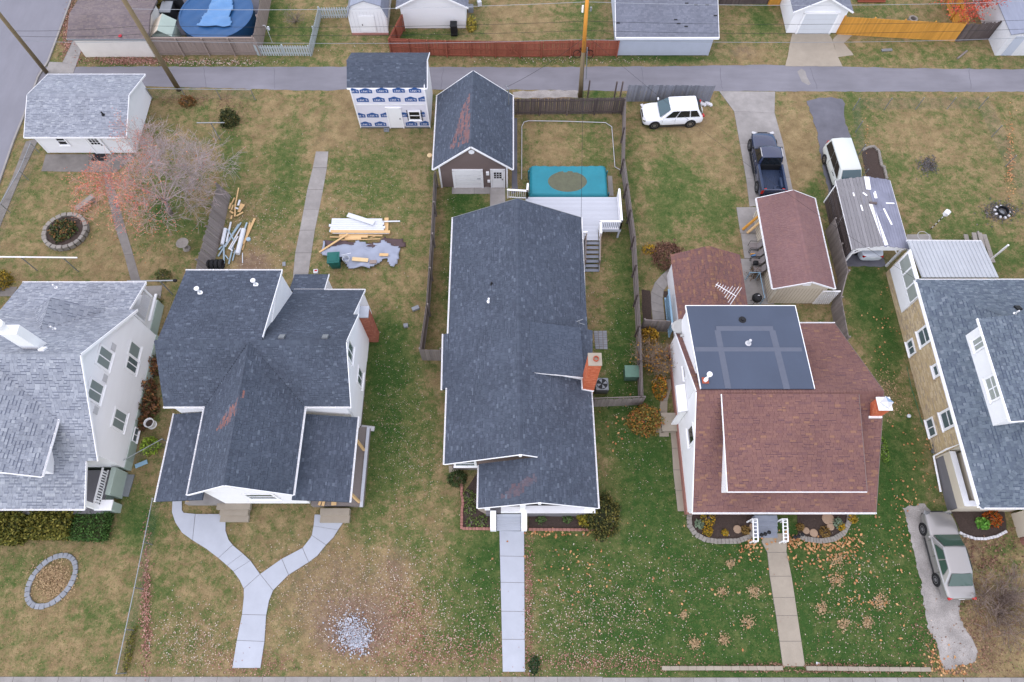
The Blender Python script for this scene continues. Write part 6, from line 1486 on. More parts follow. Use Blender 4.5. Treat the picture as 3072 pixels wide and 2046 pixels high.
for sy in (1, -1):
    mb = MB(); mb.box((-1.68, sy * .88, .86), (2.36, .16, .74)); smooth_mod(mb.build('bed_side', 'carnavy', pk, local=True), 0, .05)
    MB().box((-1.68, sy * .87, 1.245), (2.3, .13, .02)).build('bed_rail', 'bedliner', pk, local=True)
    ws = MB(); ws.box((-l / 2, sy * .70, .84), (.95, .22, .40)); smooth_mod(ws.build('wheel_house', 'bedliner', pk, local=True), 0, .08)
    MB().box((-2.80, sy * .86, .95), (.14, .18, .40)).build('tail_lamp', 'red', pk, local=True)
mb = MB(); mb.box((-2.80, 0, .86), (.12, 1.66, .70)); smooth_mod(mb.build('tailgate', 'carnavy', pk, local=True), 0, .04)
MB().box((-1.68, 0, .60), (2.3, 1.64, .08)).build('bed_floor', 'bedliner', pk, local=True)
for k in range(12): MB().box((-1.68, -.66 + k * .12, .65), (2.2, .05, .03)).build('bed_rib', 'bedliner', pk, local=True)
MB().box((-.54, 0, .88), (.06, 1.64, .62)).build('bed_front', 'black', pk, local=True)
MB().box((-2.92, 0, .55), (.16, 1.8, .18)).build('rear_bumper', 'black', pk, local=True)
sp_ = MB(); sp_.lathe((-2.35, -.45, .70), [(.28, -.03), (.30, .06), (.16, .10), (.16, .02)], 18); sp_.build('bed_spare_wheel', 'bedliner', pk, local=True)
for sy in (1, -1):
    for x in (.35, -.05): MB().box((x, sy * .77, 1.80), (.42, .05, .03)).build('window_visor', 'chrome', pk, local=True)
    MB().box((.25, sy * 1.02, .42), (1.9, .14, .06)).build('side_step', 'black', pk, local=True)

# ================================================================ GARDEN THINGS
Z1 = lambda h: V((0, 0, h))
def clothes_post(name, label, base, top, half, m='steel', r=.04):
    """T-shaped washing-line post: base, height, half length of the cross bar along X"""
    t_ = thing(name, label, 'clothes post', base)
    MB().tube([base, V(base) + Z1(top)], r, 8).build('upright', m, t_); MB().tube([V(base) + V((-half, 0, top)), V(base) + V((half, .02, top))], r, 8).build('cross_bar', m, t_)
    return t_
clothes_post('clothes_post', 'white T-shaped clothes post under the bare red-leaved tree', tp(1, 1920, 1220), 1.9, 1.05)
b0, b1 = tp(5, 325, 905), tp(5, 685, 915)
cl = thing('clothes_rail', 'long white clothes rail on two posts at the left edge', 'clothes rail', b0)
for b_ in (b0, b1): MB().tube([b_, b_ + Z1(1.9)], .04, 8).build('upright', 'steel', cl)
pa, pb = onY(-40, 762 * .34438 + 500, b0.y), onY(662 * .34438, 783 * .34438 + 500, b1.y)
MB().tube([V((pa.x - 2, pa.y, 1.9)), V((pb.x, pb.y, 1.9))], .05, 8).build('cross_bar', 'white', cl)
b_ = tp(5, 1505, 1115); cl2 = thing('pipe_rail', 'grey pipe clothes rail with black end behind the white clapboard house', 'clothes rail', b_)
MB().tube([b_, b_ + Z1(1.9)], .045, 8).build('upright', 'steel', cl2); MB().tube([b_ + V((-2.2, 0, 1.9)), b_ + V((1.0, .05, 1.9))], .05, 8).build('cross_bar', 'steel', cl2); MB().lathe(b_ + V((1.0, .05, 1.9)), [(.10, -.1), (.12, 0), (.08, .12)], 10, axis='X').build('end_cap', 'black', cl2)
# stone bench
bc = tp(5, 740, 310, .45); bn = thing('stone_bench', 'small grey stone bench beside the round planter', 'bench', V((bc.x, bc.y, 0)))
MB().box(bc, (1.55, .42, .09), R(52)).build('seat', 'stone', bn)
for s_ in (-.5, .5): MB().box(V((bc.x, bc.y, .21)) + V((math.cos(R(52)) * s_, math.sin(R(52)) * s_, 0)), (.14, .36, .42), R(52)).build('leg', 'stone', bn)
# round planter and oval ring of stones
def stone_ring(name, label, c, rx, ry, rot, n, sw, sh, m, cat='planter', soil=None, gap=.9, arc=(0, 2 * math.pi), wd=.24):
    t_ = thing(name, label, cat, V((c[0], c[1], 0))); per = []
    for k in range(n):
        a = arc[0] + (arc[1] - arc[0]) * (k + .5) / n
        x, y = rx * math.cos(a), ry * math.sin(a); dx, dy = -rx * math.sin(a), ry * math.cos(a)
        X = c[0] + x * math.cos(rot) - y * math.sin(rot); Y = c[1] + x * math.sin(rot) + y * math.cos(rot)
        ang = math.atan2(dy, dx) + rot; l_ = math.hypot(dx, dy) * (arc[1] - arc[0]) / n * gap
        mb = MB(); mb.box((X, Y, sh / 2), (l_, wd * random.uniform(.85, 1.1), sh * random.uniform(.85, 1.12)), ang + random.uniform(-.08, .08)); o = mb.build('stone', m, t_)
        bv = o.modifiers.new('bevel', 'BEVEL'); bv.width = .03; bv.segments = 2
    if soil:
        MB().prism([V((c[0] + rx * .95 * math.cos(q_) * math.cos(rot) - ry * .95 * math.sin(q_) * math.sin(rot), c[1] + rx * .95 * math.cos(q_) * math.sin(rot) + ry * .95 * math.sin(q_) * math.cos(rot), 0)) for q_ in [2 * math.pi * i / 24 for i in range(24)]], -.02, soil[1]).build('soil', soil[0], t_)
    return t_
c_ = tp(5, 572, 565, .2); stone_ring('round_planter', 'round grey stone planter ring full of withered plants', c_, 1.45, 1.42, 0, 22, .4, .4, 'stone', soil=('soil', .25), wd=.3)
shrub('planter_plants', 'withered green and rust plants inside the round planter', (c_.x - .1, c_.y), 1.0, .95, .55, 900, .09, [(C(84, 98, 54), 4), (C(140, 104, 62), 3), (C(60, 78, 42), 3)], z0=.25)
c_ = tp(13, 455, 685); stone_ring('oval_stone_ring', 'oval ring of grey edging stones on the hedge lawn', c_, 1.5, 1.15, R(58), 28, .3, .11, 'greypaver', cat='stone ring', wd=.3, gap=.96)
# bird bath
b_ = tp(5, 1628, 715); bb = thing('bird_bath', 'grey stone bird bath beside the plank fence', 'bird bath', b_)
MB().lathe(b_, [(.28, 0), (.26, .08), (.14, .16), (.11, .5), (.16, .62)], 14).build('pedestal', 'stone', bb); MB().lathe(b_ + Z1(.62), [(.12, 0), (.40, .10), (.44, .16), (.38, .15), (.1, .08)], 18).build('bowl', 'stone', bb)

ORD = ['first', 'second', 'third', 'fourth', 'fifth', 'sixth', 'seventh', 'eighth']
# ---- building-site yard: scraps, gutters, tyres, lumber, tarp, bin
def plank(label, a, b, w_, t_, m, z, cat='board', name='board', group='loose boards'):
    a, b = V((a.x, a.y, z)), V((b.x, b.y, z)); return solo(name, MB().bar(a, b, w_, t_), m, label, cat, (a.x, a.y, z - t_ / 2), group)
q6 = lambda x, y, z=0: at(600 + x * .16584, 560 + y * .16584, z)
pl = [((700, 20), (620, 430), .09, 'lumber'), ((625, 200), (560, 330), .1, 'lumber'), ((640, 320), (630, 540), .12, 'lumber'), ((780, 460), (660, 530), .1, 'lumber'), ((560, 300), (530, 400), .14, 'lumber'), ((600, 480), (540, 440), .12, 'lumber'), ((575, 520), (562, 585), .1, 'lumber'), ((720, 240), (690, 340), .14, 'vinyl'), ((690, 400), (640, 380), .12, 'vinyl'), ((570, 420), (600, 330), .1, 'lumber')]
for k, (a, b, w_, m_) in enumerate(pl):
    solo('scrap_board', MB().bar(q6(*a, .08 + .035 * k), q6(*b, .08 + .03 * k), w_, .04), m_, 'short board in the tangled wood scrap pile by the plank fence' if m_ == 'lumber' else 'white offcut in the tangled wood scrap pile by the plank fence', 'board', q6(*a, .05 + .03 * k), 'wood scrap pile')
solo('plywood_piece', MB().slab([q6(735, 300, .3), q6(815, 325, .3), q6(720, 465, .12), q6(675, 450, .12)][::-1], .02), 'lumber', 'square of plywood leaning on the wood scrap pile', 'plywood', q6(720, 465, .08))
gs = [((720, 680), (455, 1090), .09), ((745, 650), (600, 860), .09), ((700, 680), (330, 1260), .10), ((740, 750), (520, 1130), .09), ((850, 650), (800, 790), .10), ((500, 770), (625, 990), .08), ((690, 900), (560, 1120), .08), ((600, 1080), (520, 1400), .10), ((640, 1150), (590, 1340), .07), ((560, 640), (480, 1000), .12), ((430, 1060), (435, 1390), .11), ((400, 1080), (340, 1140), .1), ((520, 1110), (590, 1160), .09), ((460, 1240), (510, 1310), .07)]
for k, (a, b, w_) in enumerate(gs):
    za = .07 + .02 * (k % 7)
    solo('gutter_length', MB().bar(q6(*a, za), q6(*b, za + .03), w_, .06), 'pipe' if k % 3 else 'vinyl', 'length of pale metal gutter in the heap beside the plank fence', 'gutter', q6(*a, za - .03), 'heap of old gutters')
for k, (a, b, w_, lb) in enumerate((((790, 770), (680, 1215), .42, 'white sheeting roll with red edge, right side of the gutter heap'), ((460, 760), (400, 1045), .3, 'white sheeting roll, left side of the gutter heap'))):
    solo('sheeting_roll', MB().tube([q6(*a, .24), q6(*b, .24)], .17 if k == 0 else .13, 10), 'vinyl', lb, 'sheeting', q6(*a, .1))
solo('orange_board', MB().bar(q6(990, 575, .06), q6(780, 1040, .1), .17, .05), 'lumber', 'long bare orange board right of the gutter heap', 'board', q6(990, 575, .04)); solo('orange_board', MB().bar(q6(905, 650, .05), q6(765, 1150, .05), .12, .04), 'lumber', 'narrower orange board half under the long orange board', 'board', q6(905, 650, .03))
solo('paint_lid', MB().lathe(q6(880, 960, 0), [(.17, 0), (.17, .10), (.15, .12)], 14), 'pipe', 'round pale blue tub lid beside the orange boards', 'lid', q6(880, 960))
solo('drain_pipe', MB().tube([q6(768, 1200, .05), q6(770, 1380, .05)], .035, 8), 'vinyl', 'thin white pipe with grey base lying below the gutter heap', 'pipe', q6(768, 1200, 0))
for k in range(4):
    c_ = q6(385, 1400, .35) + V((-.30 * k, -.02 * k, 0))
    mb = MB(); mb.lathe(c_, [(.2, -.11), (.33, -.12), (.36, -.07), (.36, .07), (.33, .12), (.2, .11), (.2, -.11)], 20, axis='X', cap=False)
    solo('old_tyre', mb, 'rubber', ['old tyre at the open end of the row behind the house', 'second old tyre in the row leaning by the plank fence', 'third old tyre in the row leaning by the plank fence', 'old tyre nearest the plank fence'][k], 'tyre', c_ - Z1(.36), 'row of old tyres', smooth=True)
for k, (x, y, lb) in enumerate(((1520, 1400, 'small grey paver lying left of the rear garden path'),)): solo('loose_paver', MB().box(q6(x, y, .04), (.22, .34, .07), R(10)), 'greypaver', lb, 'paver', q6(x, y))
for (x, y, r_, lb) in ((1415, 1240, 25, 'grey concrete block lying in the grass beside the west side fence'), (1330, 1390, 10, 'smaller pale block in the grass below the fallen block'), ):
    p = tp(6, x, y); solo('concrete_block', MB().box(p + Z1(.1), (.5 if x > 1400 else .3, .26, .2), R(r_)), 'greypaver', lb, 'block', p)
p = tp(2, 1162, 1140); cbk = MB(); cbk.box(p + V((0, .09, .1)), (.4, .04, .2)); cbk.box(p + V((0, -.09, .1)), (.4, .04, .2))
for x in (-.18, 0, .18): cbk.box(p + V((x, 0, .1)), (.04, .14, .19))
solo('hollow_block', cbk, 'greypaver', 'hollow concrete block below the door of the wrapped shed', 'block', p)
bx_ = tp(6, 547, 918); bxo = thing('cardboard_box', 'small red and white carton on the grass behind the cross-gabled house', 'box', bx_); MB().box(bx_ + Z1(.08), (.3, .3, .16), R(5)).build('carton', 'vinyl', bxo); MB().box(bx_ + V((.01, .03, .165)), (.18, .12, .012), R(5)).build('red_print', 'flagred', bxo)
q7 = lambda x, y, z=0: at(940 + x * .14029, 600 + y * .14029, z)
for k, (y, xa_, xb_) in enumerate(((420, 395, 1470), (455, 390, 1480), (490, 385, 1510), (530, 330, 1480), (560, 365, 1530), (595, 350, 1500), (630, 335, 1500), (660, 400, 1615))):
    plank('long white vinyl board, %s from the back of the stack beside the tarp' % ORD[k], q7(xa_, y, .35), q7(xb_, y + 4, .35), .21, .05, 'vinyl', .34 - .025 * k, name='vinyl_board', group='stack of white boards')
plank('white vinyl board lying askew on top of the stack', q7(735, 320, .4), q7(1300, 500, .4), .36, .03, 'vinyl', .44, name='vinyl_board', group=None)
plank('thin white trim strip sticking out right of the board stack', q7(1480, 445, .3), q7(1850, 440, .3), .10, .03, 'vinyl', .22, name='trim_strip', group=None)
plank('new wooden board under the right end of the white stack', q7(1570, 395), q7(1560, 690), .3, .06, 'lumber', .08, group=None)
plank('thick yellow beam in front of the white board stack', q7(385, 705), q7(1650, 715), .22, .2, 'lumber', .14, name='timber_beam', group=None)
for k, (a, b, w_) in enumerate((((620, 745), (1480, 775), .12), ((560, 770), (800, 775), .2), ((360, 805), (700, 815), .08), ((700, 800), (1170, 800), .18), ((680, 835), (1030, 830), .2), ((600, 880), (1440, 855), .05), ((1230, 835), (1340, 795), .04))):
    plank('lumber stud, %s of the loose row between the beam and the tarp' % ORD[k], q7(*a), q7(*b), w_, .06, 'lumber', .06 + .015 * k, name='lumber_stud', group='loose studs')
plank('slanting stud laid across the grey tarp', q7(755, 775), q7(150, 1165), .13, .05, 'lumber', .30, name='lumber_stud', group=None)
# grey tarp with brown underside, folded and wrinkled
def cloth(name, label, outline, z0, m, amp, cat='tarp', res=.14, sag=None, seed=0):
    xs = [p.x for p in outline]; ys = [p.y for p in outline]; poly = [(p.x, p.y) for p in outline]
    nx, ny = int((max(xs) - min(xs)) / res) + 1, int((max(ys) - min(ys)) / res) + 1; vs = []; idx = {}; fs = []
    for j in range(ny + 1):
        for i in range(nx + 1):
            x, y = min(xs) + i * res, min(ys) + j * res
            z = z0 + amp * (math.sin(x * 2.3 + y * 1.9 + seed) * math.cos(y * 4.1 - x * 1.3) * .5 + abs(math.sin(x * 1.1 - y * 3.0 + seed)) * .7 + .25 * math.sin(x * 6.3 + y * 5))
            if sag: z = sag(x, y, z)
            idx[i, j] = len(vs); vs.append((x + .05 * math.sin(y * 5), y + .05 * math.sin(x * 4), z))
    for j in range(ny):
        for i in range(nx):
            if in_poly(min(xs) + (i + .5) * res, min(ys) + (j + .5) * res, poly): fs.append((idx[i, j], idx[i + 1, j], idx[i + 1, j + 1], idx[i, j + 1]))
    mb = MB(); mb.add(vs, fs); o = solo(name, mb, m, label, cat, (sum(xs) / len(xs), sum(ys) / len(ys), 0), smooth=True)
    so_ = o.modifiers.new('thick', 'SOLIDIFY'); so_.thickness = .012
    return o
cloth('tarp_underside', 'brown turned-over edge of the tarp beside the lumber studs', [q7(*p) for p in ((240, 880), (700, 895), (960, 900), (1200, 950), (1480, 880), (1520, 820), (1700, 860), (1940, 850), (1980, 1020), (1500, 1060), (900, 1000), (250, 1090))], .05, 'tarpbrown', .10, seed=2)
cloth('grey_tarp', 'crumpled pale grey tarp spread beside the green bin', [q7(*p) for p in ((240, 900), (260, 1060), (420, 1020), (640, 965), (900, 960), (960, 905), (1010, 950), (1200, 970), (1400, 950), (1520, 890), (1600, 985), (1830, 1030), (1865, 1080), (1850, 1250), (1700, 1470), (1630, 1400), (1560, 1300), (1500, 1300), (1350, 1420), (1280, 1460), (820, 1480), (690, 1400), (600, 1250), (280, 1230), (180, 1190))], .14, 'tarp', .16)
for k, (a, b, w_, m_, lb) in enumerate((((850, 1310), (1190, 1340), .3, 'palewood', 'pale board showing through the middle of the grey tarp'), ((1430, 1220), (1620, 1225), .22, 'lumber', 'short board on the right of the grey tarp'), ((1220, 1375), (1370, 1370), .28, 'taupewood', 'brownish board end on the lower edge of the grey tarp'))):
    plank(lb, q7(*a), q7(*b), w_, .05, m_, .33, group=None)
bp = q7(500, 1400); gb = thing('green_bin', 'dark green wheeled bin beside the grey tarp', 'bin', bp, R(4))
mb = MB(); mb.add([(-.3, -.32, .05), (.3, -.32, .05), (.3, .3, .05), (-.3, .3, .05), (-.38, -.42, 1.0), (.38, -.42, 1.0), (.38, .38, 1.0), (-.38, .38, 1.0)], [(3, 2, 1, 0), (4, 5, 6, 7), (0, 1, 5, 4), (1, 2, 6, 5), (2, 3, 7, 6), (3, 0, 4, 7)]); smooth_mod(mb.build('bin_body', 'bingreen', gb, local=True), 0, .05)
mb = MB(); mb.box((0, 0, 1.05), (.86, .9, .10)); mb.box((0, -.02, 1.11), (.6, .6, .05)); smooth_mod(mb.build('lid', 'bingreen', gb, local=True), 0, .06)
for s_ in (-1, 1): MB().lathe((s_ * .33, .36, .13), [(.13, -.04), (.13, .04)], 14, axis='X').build('wheel', 'rubber', gb, local=True)
MB().tube([(-.3, .48, 1.0), (.3, .48, 1.0)], .02, 6).build('handle', 'bingreen', gb, local=True)
p = q7(715, 1300, .15); bk = thing('white_bucket', 'white bucket of scraps beside the green bin', 'bucket', p); MB().lathe(p, [(.22, 0), (.26, .36), (.24, .36), (.2, .05)], 16).build('pail', 'vinyl', bk); MB().bar(p + V((-.35, .2, .4)), p + V((.35, .38, .42)), .04, .03).build('strip', 'vinyl', bk)
# garden lamp by the brown garage
p = tp(2, 1548, 1425); sl = thing('stake_lamp', 'pale round stake lamp left of the brown garage', 'lamp', p); MB().tube([p, p + Z1(.9)], .015, 6).build('stake', 'steel', sl); MB().lathe(p + Z1(.9), [(.1, 0), (.2, .06), (.18, .1)], 12).build('lamp_head', 'palewood', sl)

# ---- north side
pc = at(649, 40, 1.2); pool = thing('round_pool', 'round above-ground pool under a blue cover', 'pool', V((pc.x, pc.y, 0)))
MB().lathe((pc.x, pc.y, 0), [(3.02, 0), (3.02, 1.2), (3.1, 1.22), (3.1, 1.27), (2.95, 1.27)], 40, cap=False).build('pool_wall', 'bluecover', pool)
def disc(r0, n, rings, fn, c):
    mb = MB(); vs = [(c.x, c.y, fn(0, 0))]; fs = []
    for i in range(1, rings + 1):
        for k in range(n):
            a = 2 * math.pi * k / n; r_ = r0 * i / rings; vs.append((c.x + r_ * math.cos(a), c.y + r_ * math.sin(a), fn(r_ * math.cos(a), r_ * math.sin(a))))
    for k in range(n): fs.append((0, 1 + k, 1 + (k + 1) % n))
    for i in range(rings - 1):
        for k in range(n): fs.append((1 + i * n + k, 1 + (i + 1) * n + k, 1 + (i + 1) * n + (k + 1) % n, 1 + i * n + (k + 1) % n))
    mb.add(vs, fs); return mb
disc(3.0, 48, 14, lambda x, y: 1.24 - .16 * (1 - (x * x + y * y) / 9) + .03 * math.sin(x * 5) * math.cos(y * 4), pc).build('cover', 'bluecover', pool, smooth=True)
tpg = [V((pc.x + x, pc.y + y, 1.22 + z)) for x, y, z in ((-1.3, -1.55, .0), (1.55, -1.5, .0), (1.25, -.3, .05), (1.3, .9, .1), (.9, 2.2, .05), (-.6, 2.3, .05), (-.75, .5, .08))]
cl = cloth('pale_tarp', 'pale blue tarp lying across the blue pool cover', tpg, 1.24, 'bluelight', .07, res=.12)
for k, (x, y, sx, sy, h_) in enumerate(((1500, 160, .9, 1.3, 1.1), (1540, 70, 1.2, 1.0, 1.2))):
    p = tp(1, x, y, 0); t_ = thing('storage_tub', ['dark grey lidded storage box left of the round pool', 'grey storage box behind the first, left of the round pool'][k], 'storage box', p); smooth_mod(MB().box(p + Z1(h_ / 2), (sx, sy, h_)).build('tub', 'black', t_), 0, .05); smooth_mod(MB().box(p + Z1(h_ + .05), (sx * 1.06, sy * 1.06, .1)).build('lid', 'metalgrey', t_), 0, .04)
p = tp(1, 1430, 190); t_ = thing('blue_lid_drum', 'dark narrow drum with bright blue lid behind the taupe fence', 'drum', p); MB().lathe(p, [(.2, 0), (.22, .8)], 12).build('drum', 'black', t_); MB().lathe(p + Z1(.8), [(.24, 0), (.24, .06), (.1, .1)], 12).build('lid', 'bluelight', t_)
p = tp(1, 1465, 300); solo('pink_hoop', MB().tube([p + V((.3 * math.cos(a * .5236), .3 * math.sin(a * .5236), .9)) for a in range(13)], .03, 6), 'flagred', 'pink hoop hanging behind the taupe fence', 'hoop', p)
pv = paving('pool_yard_paving', [tp(1, 1420, 310), tp(1, 2230, 310), tp(2, 60, -60), tp(1, 1500, -120)], .01, 'blacktop')
# flag on a short staff
fp = tp(1, 1310, 180); fl = thing('flag', 'red and white striped flag on a slanting staff behind the play hut', 'flag', fp)
MB().tube([fp, fp + V((-.55, .9, 2.6))], .025, 6).build('staff', 'white', fl)
f0 = fp + V((-.12, .2, 1.1)); f1 = fp + V((-.55, .9, 2.9)); sd_ = V((.5, .15, -.1)).normalized()
for k in range(7):
    a = sd_ * (k * .075); MB().slab([f0 + a, f0 + a + sd_ * .072, f1 + a + sd_ * .072, f1 + a], .006).build('stripe', 'flagred' if k % 2 == 0 else 'vinyl', fl)
# umbrella clothes dryer, small poles
dp_ = tp(1, 1130, 120); dry = thing('rotary_dryer', 'white rotary clothes dryer at the top left', 'clothes dryer', dp_); MB().tube([dp_, dp_ + Z1(2.0)], .04, 8).build('mast', 'steel', dry)
for k in range(4):
    a = k * math.pi / 2 + .4; MB().tube([dp_ + Z1(1.3), dp_ + V((math.cos(a) * 1.1, math.sin(a) * 1.1, 2.0))], .02, 5).build('arm', 'vinyl', dry)
p = tp(2, 165, 370); fd = thing('feeder_pole', 'white hooked feeder pole beside the taupe side fence', 'feeder', p); MB().tube([p, p + Z1(1.4), p + V((-.1, .1, 1.65)), p + V((-.3, .15, 1.6))], .02, 6).build('hook', 'vinyl', fd); MB().box(p + V((.1, .1, 1.35)), (.14, .14, .3)).build('feeder_box', 'vinyl', fd)
p = tp(2, 1750, 335); tb_ = thing('black_bin', 'black wheeled bin against the inside of the red-stained fence', 'bin', p + V((0, .5, 0))); p = p + V((0, .5, 0)); smooth_mod(MB().box(p + Z1(.5), (.55, .6, 1.0)).build('bin_body', 'black', tb_), 0, .05); smooth_mod(MB().box(p + Z1(1.04), (.6, .68, .09)).build('lid', 'black', tb_), 0, .04)
for s_ in (-1, 1): MB().lathe(p + V((s_ * .25, .3, .12)), [(.12, -.03), (.12, .03)], 12, axis='X').build('wheel', 'rubber', tb_)
p = tp(2, 1970, 45); solo('meter_box', MB().box(p + Z1(.2), (.35, .3, .4), R(20)), 'vinyl', 'small white box on the lawn right of the white block garage', 'box', p)
p = tp(2, 1895, 95); solo('wooden_crate', MB().box(p + Z1(.25), (.45, .5, .5)), 'greypaver', 'small grey crate at the corner of the white block garage', 'crate', p)
shrub('yellow_grass_clump', 'yellow ornamental grass at the corner of the white block garage', tp(2, 1900, 240), .45, .6, 1.0, 500, .10, [(C(190, 170, 76), 4), (C(150, 146, 62), 3)], stems=10)
shrub('autumn_bush', 'olive and gold bush behind the play hut', tp(1, 1440, 70), 1.3, 1.0, 1.8, 1600, .11, [(C(128, 112, 56), 4), (C(92, 92, 52), 4), (C(160, 132, 60), 2)])
bare_shrub('bare_bush', 'leafless grey bush inside the pale picket fence', tp(2, 370, 190), 1.3, 1.6, 16, [(C(140, 128, 118), 1)], depth=1)
# bicycle leaning at the red fence
bw = tp(3, 665, 500); bi = thing('bicycle', 'black bicycle leaning on the red-stained fence behind the orange-topped pole', 'bicycle', bw)
for s_ in (-.52, .52):
    t_ = MB(); t_.tube([bw + V((s_ + .32 * math.cos(a * math.pi / 10), .1 * math.sin(a * math.pi / 10), .34 + .32 * math.sin(a * math.pi / 10))) for a in range(21)], .025, 5, cap=False); t_.build('wheel', 'rubber', bi)
fr = MB(); fr.tube([bw + V((-.52, 0, .34)), bw + V((-.15, 0, .8)), bw + V((.35, .0, .82)), bw + V((0, 0, .32)), bw + V((-.15, 0, .8))], .02, 5); fr.tube([bw + V((.52, 0, .34)), bw + V((.38, 0, .95))], .02, 5); fr.build('frame', 'black', bi)
MB().bar(bw + V((.3, -.25, .97)), bw + V((.4, .25, .97)), .03, .03).build('handlebar', 'black', bi); MB().box(bw + V((-.2, 0, .9)), (.25, .14, .06)).build('saddle', 'black', bi)
# utility poles and wires
def upole(name, label, base, tip, z, r, orange=0.0):
    base = V((base.x, base.y, 0)); tip = V(tip); t_ = thing(name, label, 'utility pole', base)
    f_ = 1 - orange
    MB().tube([base, base.lerp(tip, f_ * .5), base.lerp(tip, f_)], [r, r * .9, r * .82], 12).build('pole', 'pole', t_, smooth=True)
    if orange: MB().tube([base.lerp(tip, f_), tip], [r * .82, r * .68], 12).build('pole_top', 'poletop', t_, smooth=True)
    return t_
cb_ = tp(3, 640, 845); ct = at(1764.5, -40, 9.3)
up1 = upole('centre_pole', 'wooden utility pole with orange upper half beside the alley', cb_, ct, 9.3, .19, .55)
tk = cb_.lerp(ct, .93); tk.z = 8.6
ins = MB()
for k in range(5): ins.lathe(cb_.lerp(ct, .80 + .012 * k) + V((-.28, -.05, .0)), [(.05, 0), (.08, .03), (.05, .08)], 8)
ins.build('insulator_rack', 'white', up1); MB().box(cb_.lerp(ct, .83) + V((.3, -.1, 0)), (.12, .12, .3)).build('bracket', 'steel', up1)
MB().tube([cb_ + V((.28, -.1, 2.0)), cb_.lerp(ct, .5) + V((.25, -.12, 0))], .04, 6).build('conduit', 'metalgrey', up1)
lb_ = tp(1, 1560, 785); lt_ = at(360, -20, 9.0); up2 = upole('left_pole', 'tall wooden utility pole behind the corner garage', lb_, lt_, 9, .2)
ab_ = tp(1, 405, 630); at_ = at(-12, 30, 8.2); up3 = upole('street_pole', 'wooden utility pole at the street corner, leftmost of the three', ab_, at_, 8.2, .17)
MB().bar(lb_.lerp(lt_, .97) + V((-1.1, 0, 0)), lb_.lerp(lt_, .97) + V((1.1, 0, 0)), .1, .1).build('cross_arm', 'pole', up2)
def wire(label, a, b, sag=.35, r=.014, m='black'):
    pts = [V(a).lerp(V(b), k / 10) - Z1(sag * 4 * (k / 10) * (1 - k / 10)) for k in range(11)]
    return solo('overhead_wire', MB().tube(pts, r, 4), m, label, 'wire', pts[0], 'overhead wires')
for k, (f0_, f1_, r_, m_) in enumerate(((.55, .56, .02, 'metalgrey'), (.62, .64, .014, 'black'), (.70, .72, .014, 'black'), (.86, .88, .016, 'steel'))):
    A_, B_ = lb_.lerp(lt_, f0_), cb_.lerp(ct, f1_)
    lbl = ['lowest', 'second lowest', 'third lowest', 'topmost'][k]
    wire(lbl + ' of the wires between the left pole and the orange-topped pole', A_, B_, .3, r_, m_)
    wire(lbl + ' of the wires running right from the orange-topped pole', B_, B_ + V((40, .6, 0)), .5, r_, m_)
    if k < 3: wire(lbl + ' of the wires between the street pole and the left pole', ab_.lerp(at_, f0_), A_, .15, r_, m_)
wire('service wire from the orange-topped pole to the brown garage', cb_.lerp(ct, .58), V((-.4, 37.7, 4.3)), .3, .014)
wire('service wire from the orange-topped pole towards the long gabled house', cb_.lerp(ct, .56), V((4.3, 20.0, 4.0)), .5, .012)
wire('service wire crossing to the beige minivan yard', cb_.lerp(ct, .6) + V((.1, 0, 0)), V((26.4, 21.9, 3.4)), .8, .010)
# far right
p = tp(4, 1345, 185); solo('concrete_ring', MB().lathe(p, [(.38, 0), (.38, .3), (.24, .3), (.24, 0)], 18), 'stone', 'round concrete ring behind the orange fence', 'ring', p)
a_, b_ = tp(4, 1820, 450), tp(4, 1740, 515); solo('fallen_log', MB().tube([a_ + Z1(.08), b_ + Z1(.08)], .08, 8), 'greywood', 'bleached log lying on the verge below the orange fence', 'log', a_)
a_ = tp(4, 1125, 440); solo('loose_shingles', MB().box(a_ + Z1(.05), (.9, .25, .08), R(5)), 'metalgrey', 'strip of grey debris on the verge below the orange fence', 'debris', a_)
a_ = tp(4, 980, 20); wd = thing('wood_stack', 'low stack of reddish boards behind the orange fence', 'wood stack', a_)
for k in range(5): MB().bar(a_ + V((-1.1, .1 * k, .1 + .12 * (k % 2))), a_ + V((1.3, .1 * k, .1 + .12 * (k % 2))), .16, .1).build('board', 'redwood', wd)
# ---- right back yard
bd = [tp(4, 910, 1330), tp(4, 960, 1300), tp(4, 1010, 1290), tp(4, 1050, 1330), tp(4, 1075, 1450), tp(8, 1090, 0), tp(8, 1110, 110), tp(8, 960, 110), tp(4, 935, 1480)]
paving('garden_bed', bd, .03, 'soil')
for k in range(26):
    path_ = [tp(4, 912, 1312), tp(4, 960, 1288), tp(4, 1012, 1278), tp(4, 1055, 1320), tp(4, 1080, 1450), tp(8, 1100, 0), tp(8, 1125, 110)]
    ls_ = [(path_[i + 1] - path_[i]).length for i in range(6)]; d = (k + .5) / 26 * sum(ls_); i = 0
    while d > ls_[i]: d -= ls_[i]; i += 1
    p = path_[i].lerp(path_[i + 1], d / ls_[i])
    if k == 0: eb = thing('bed_edging', 'rough stone edging around the small bed by the chain-link fence', 'edging', p)
    o = MB().box(p + Z1(.06), (.24, .18, .16), random.uniform(0, 3)).build('stone', 'stone', eb); o.modifiers.new('b', 'BEVEL').width = .04
p = tp(8, 2125, 400);
fp_ = thing('fire_ring', 'black steel fire ring on an ash patch in the right back yard', 'fire pit', p); MB().lathe(p, [(.42, 0), (.42, .3), (.36, .3), (.36, .05)], 20, cap=False).build('ring', 'black', fp_); MB().lathe(p + Z1(.05), [(.36, 0), (.1, .05)], 14).build('ashes', 'metalgrey', fp_)
for k in range(9):
    a = k * .7; o = MB().box(p + V((math.cos(a) * .5, math.sin(a) * .5, .06)), (.2, .14, .12), a).build('stone', 'whitestone', fp_)
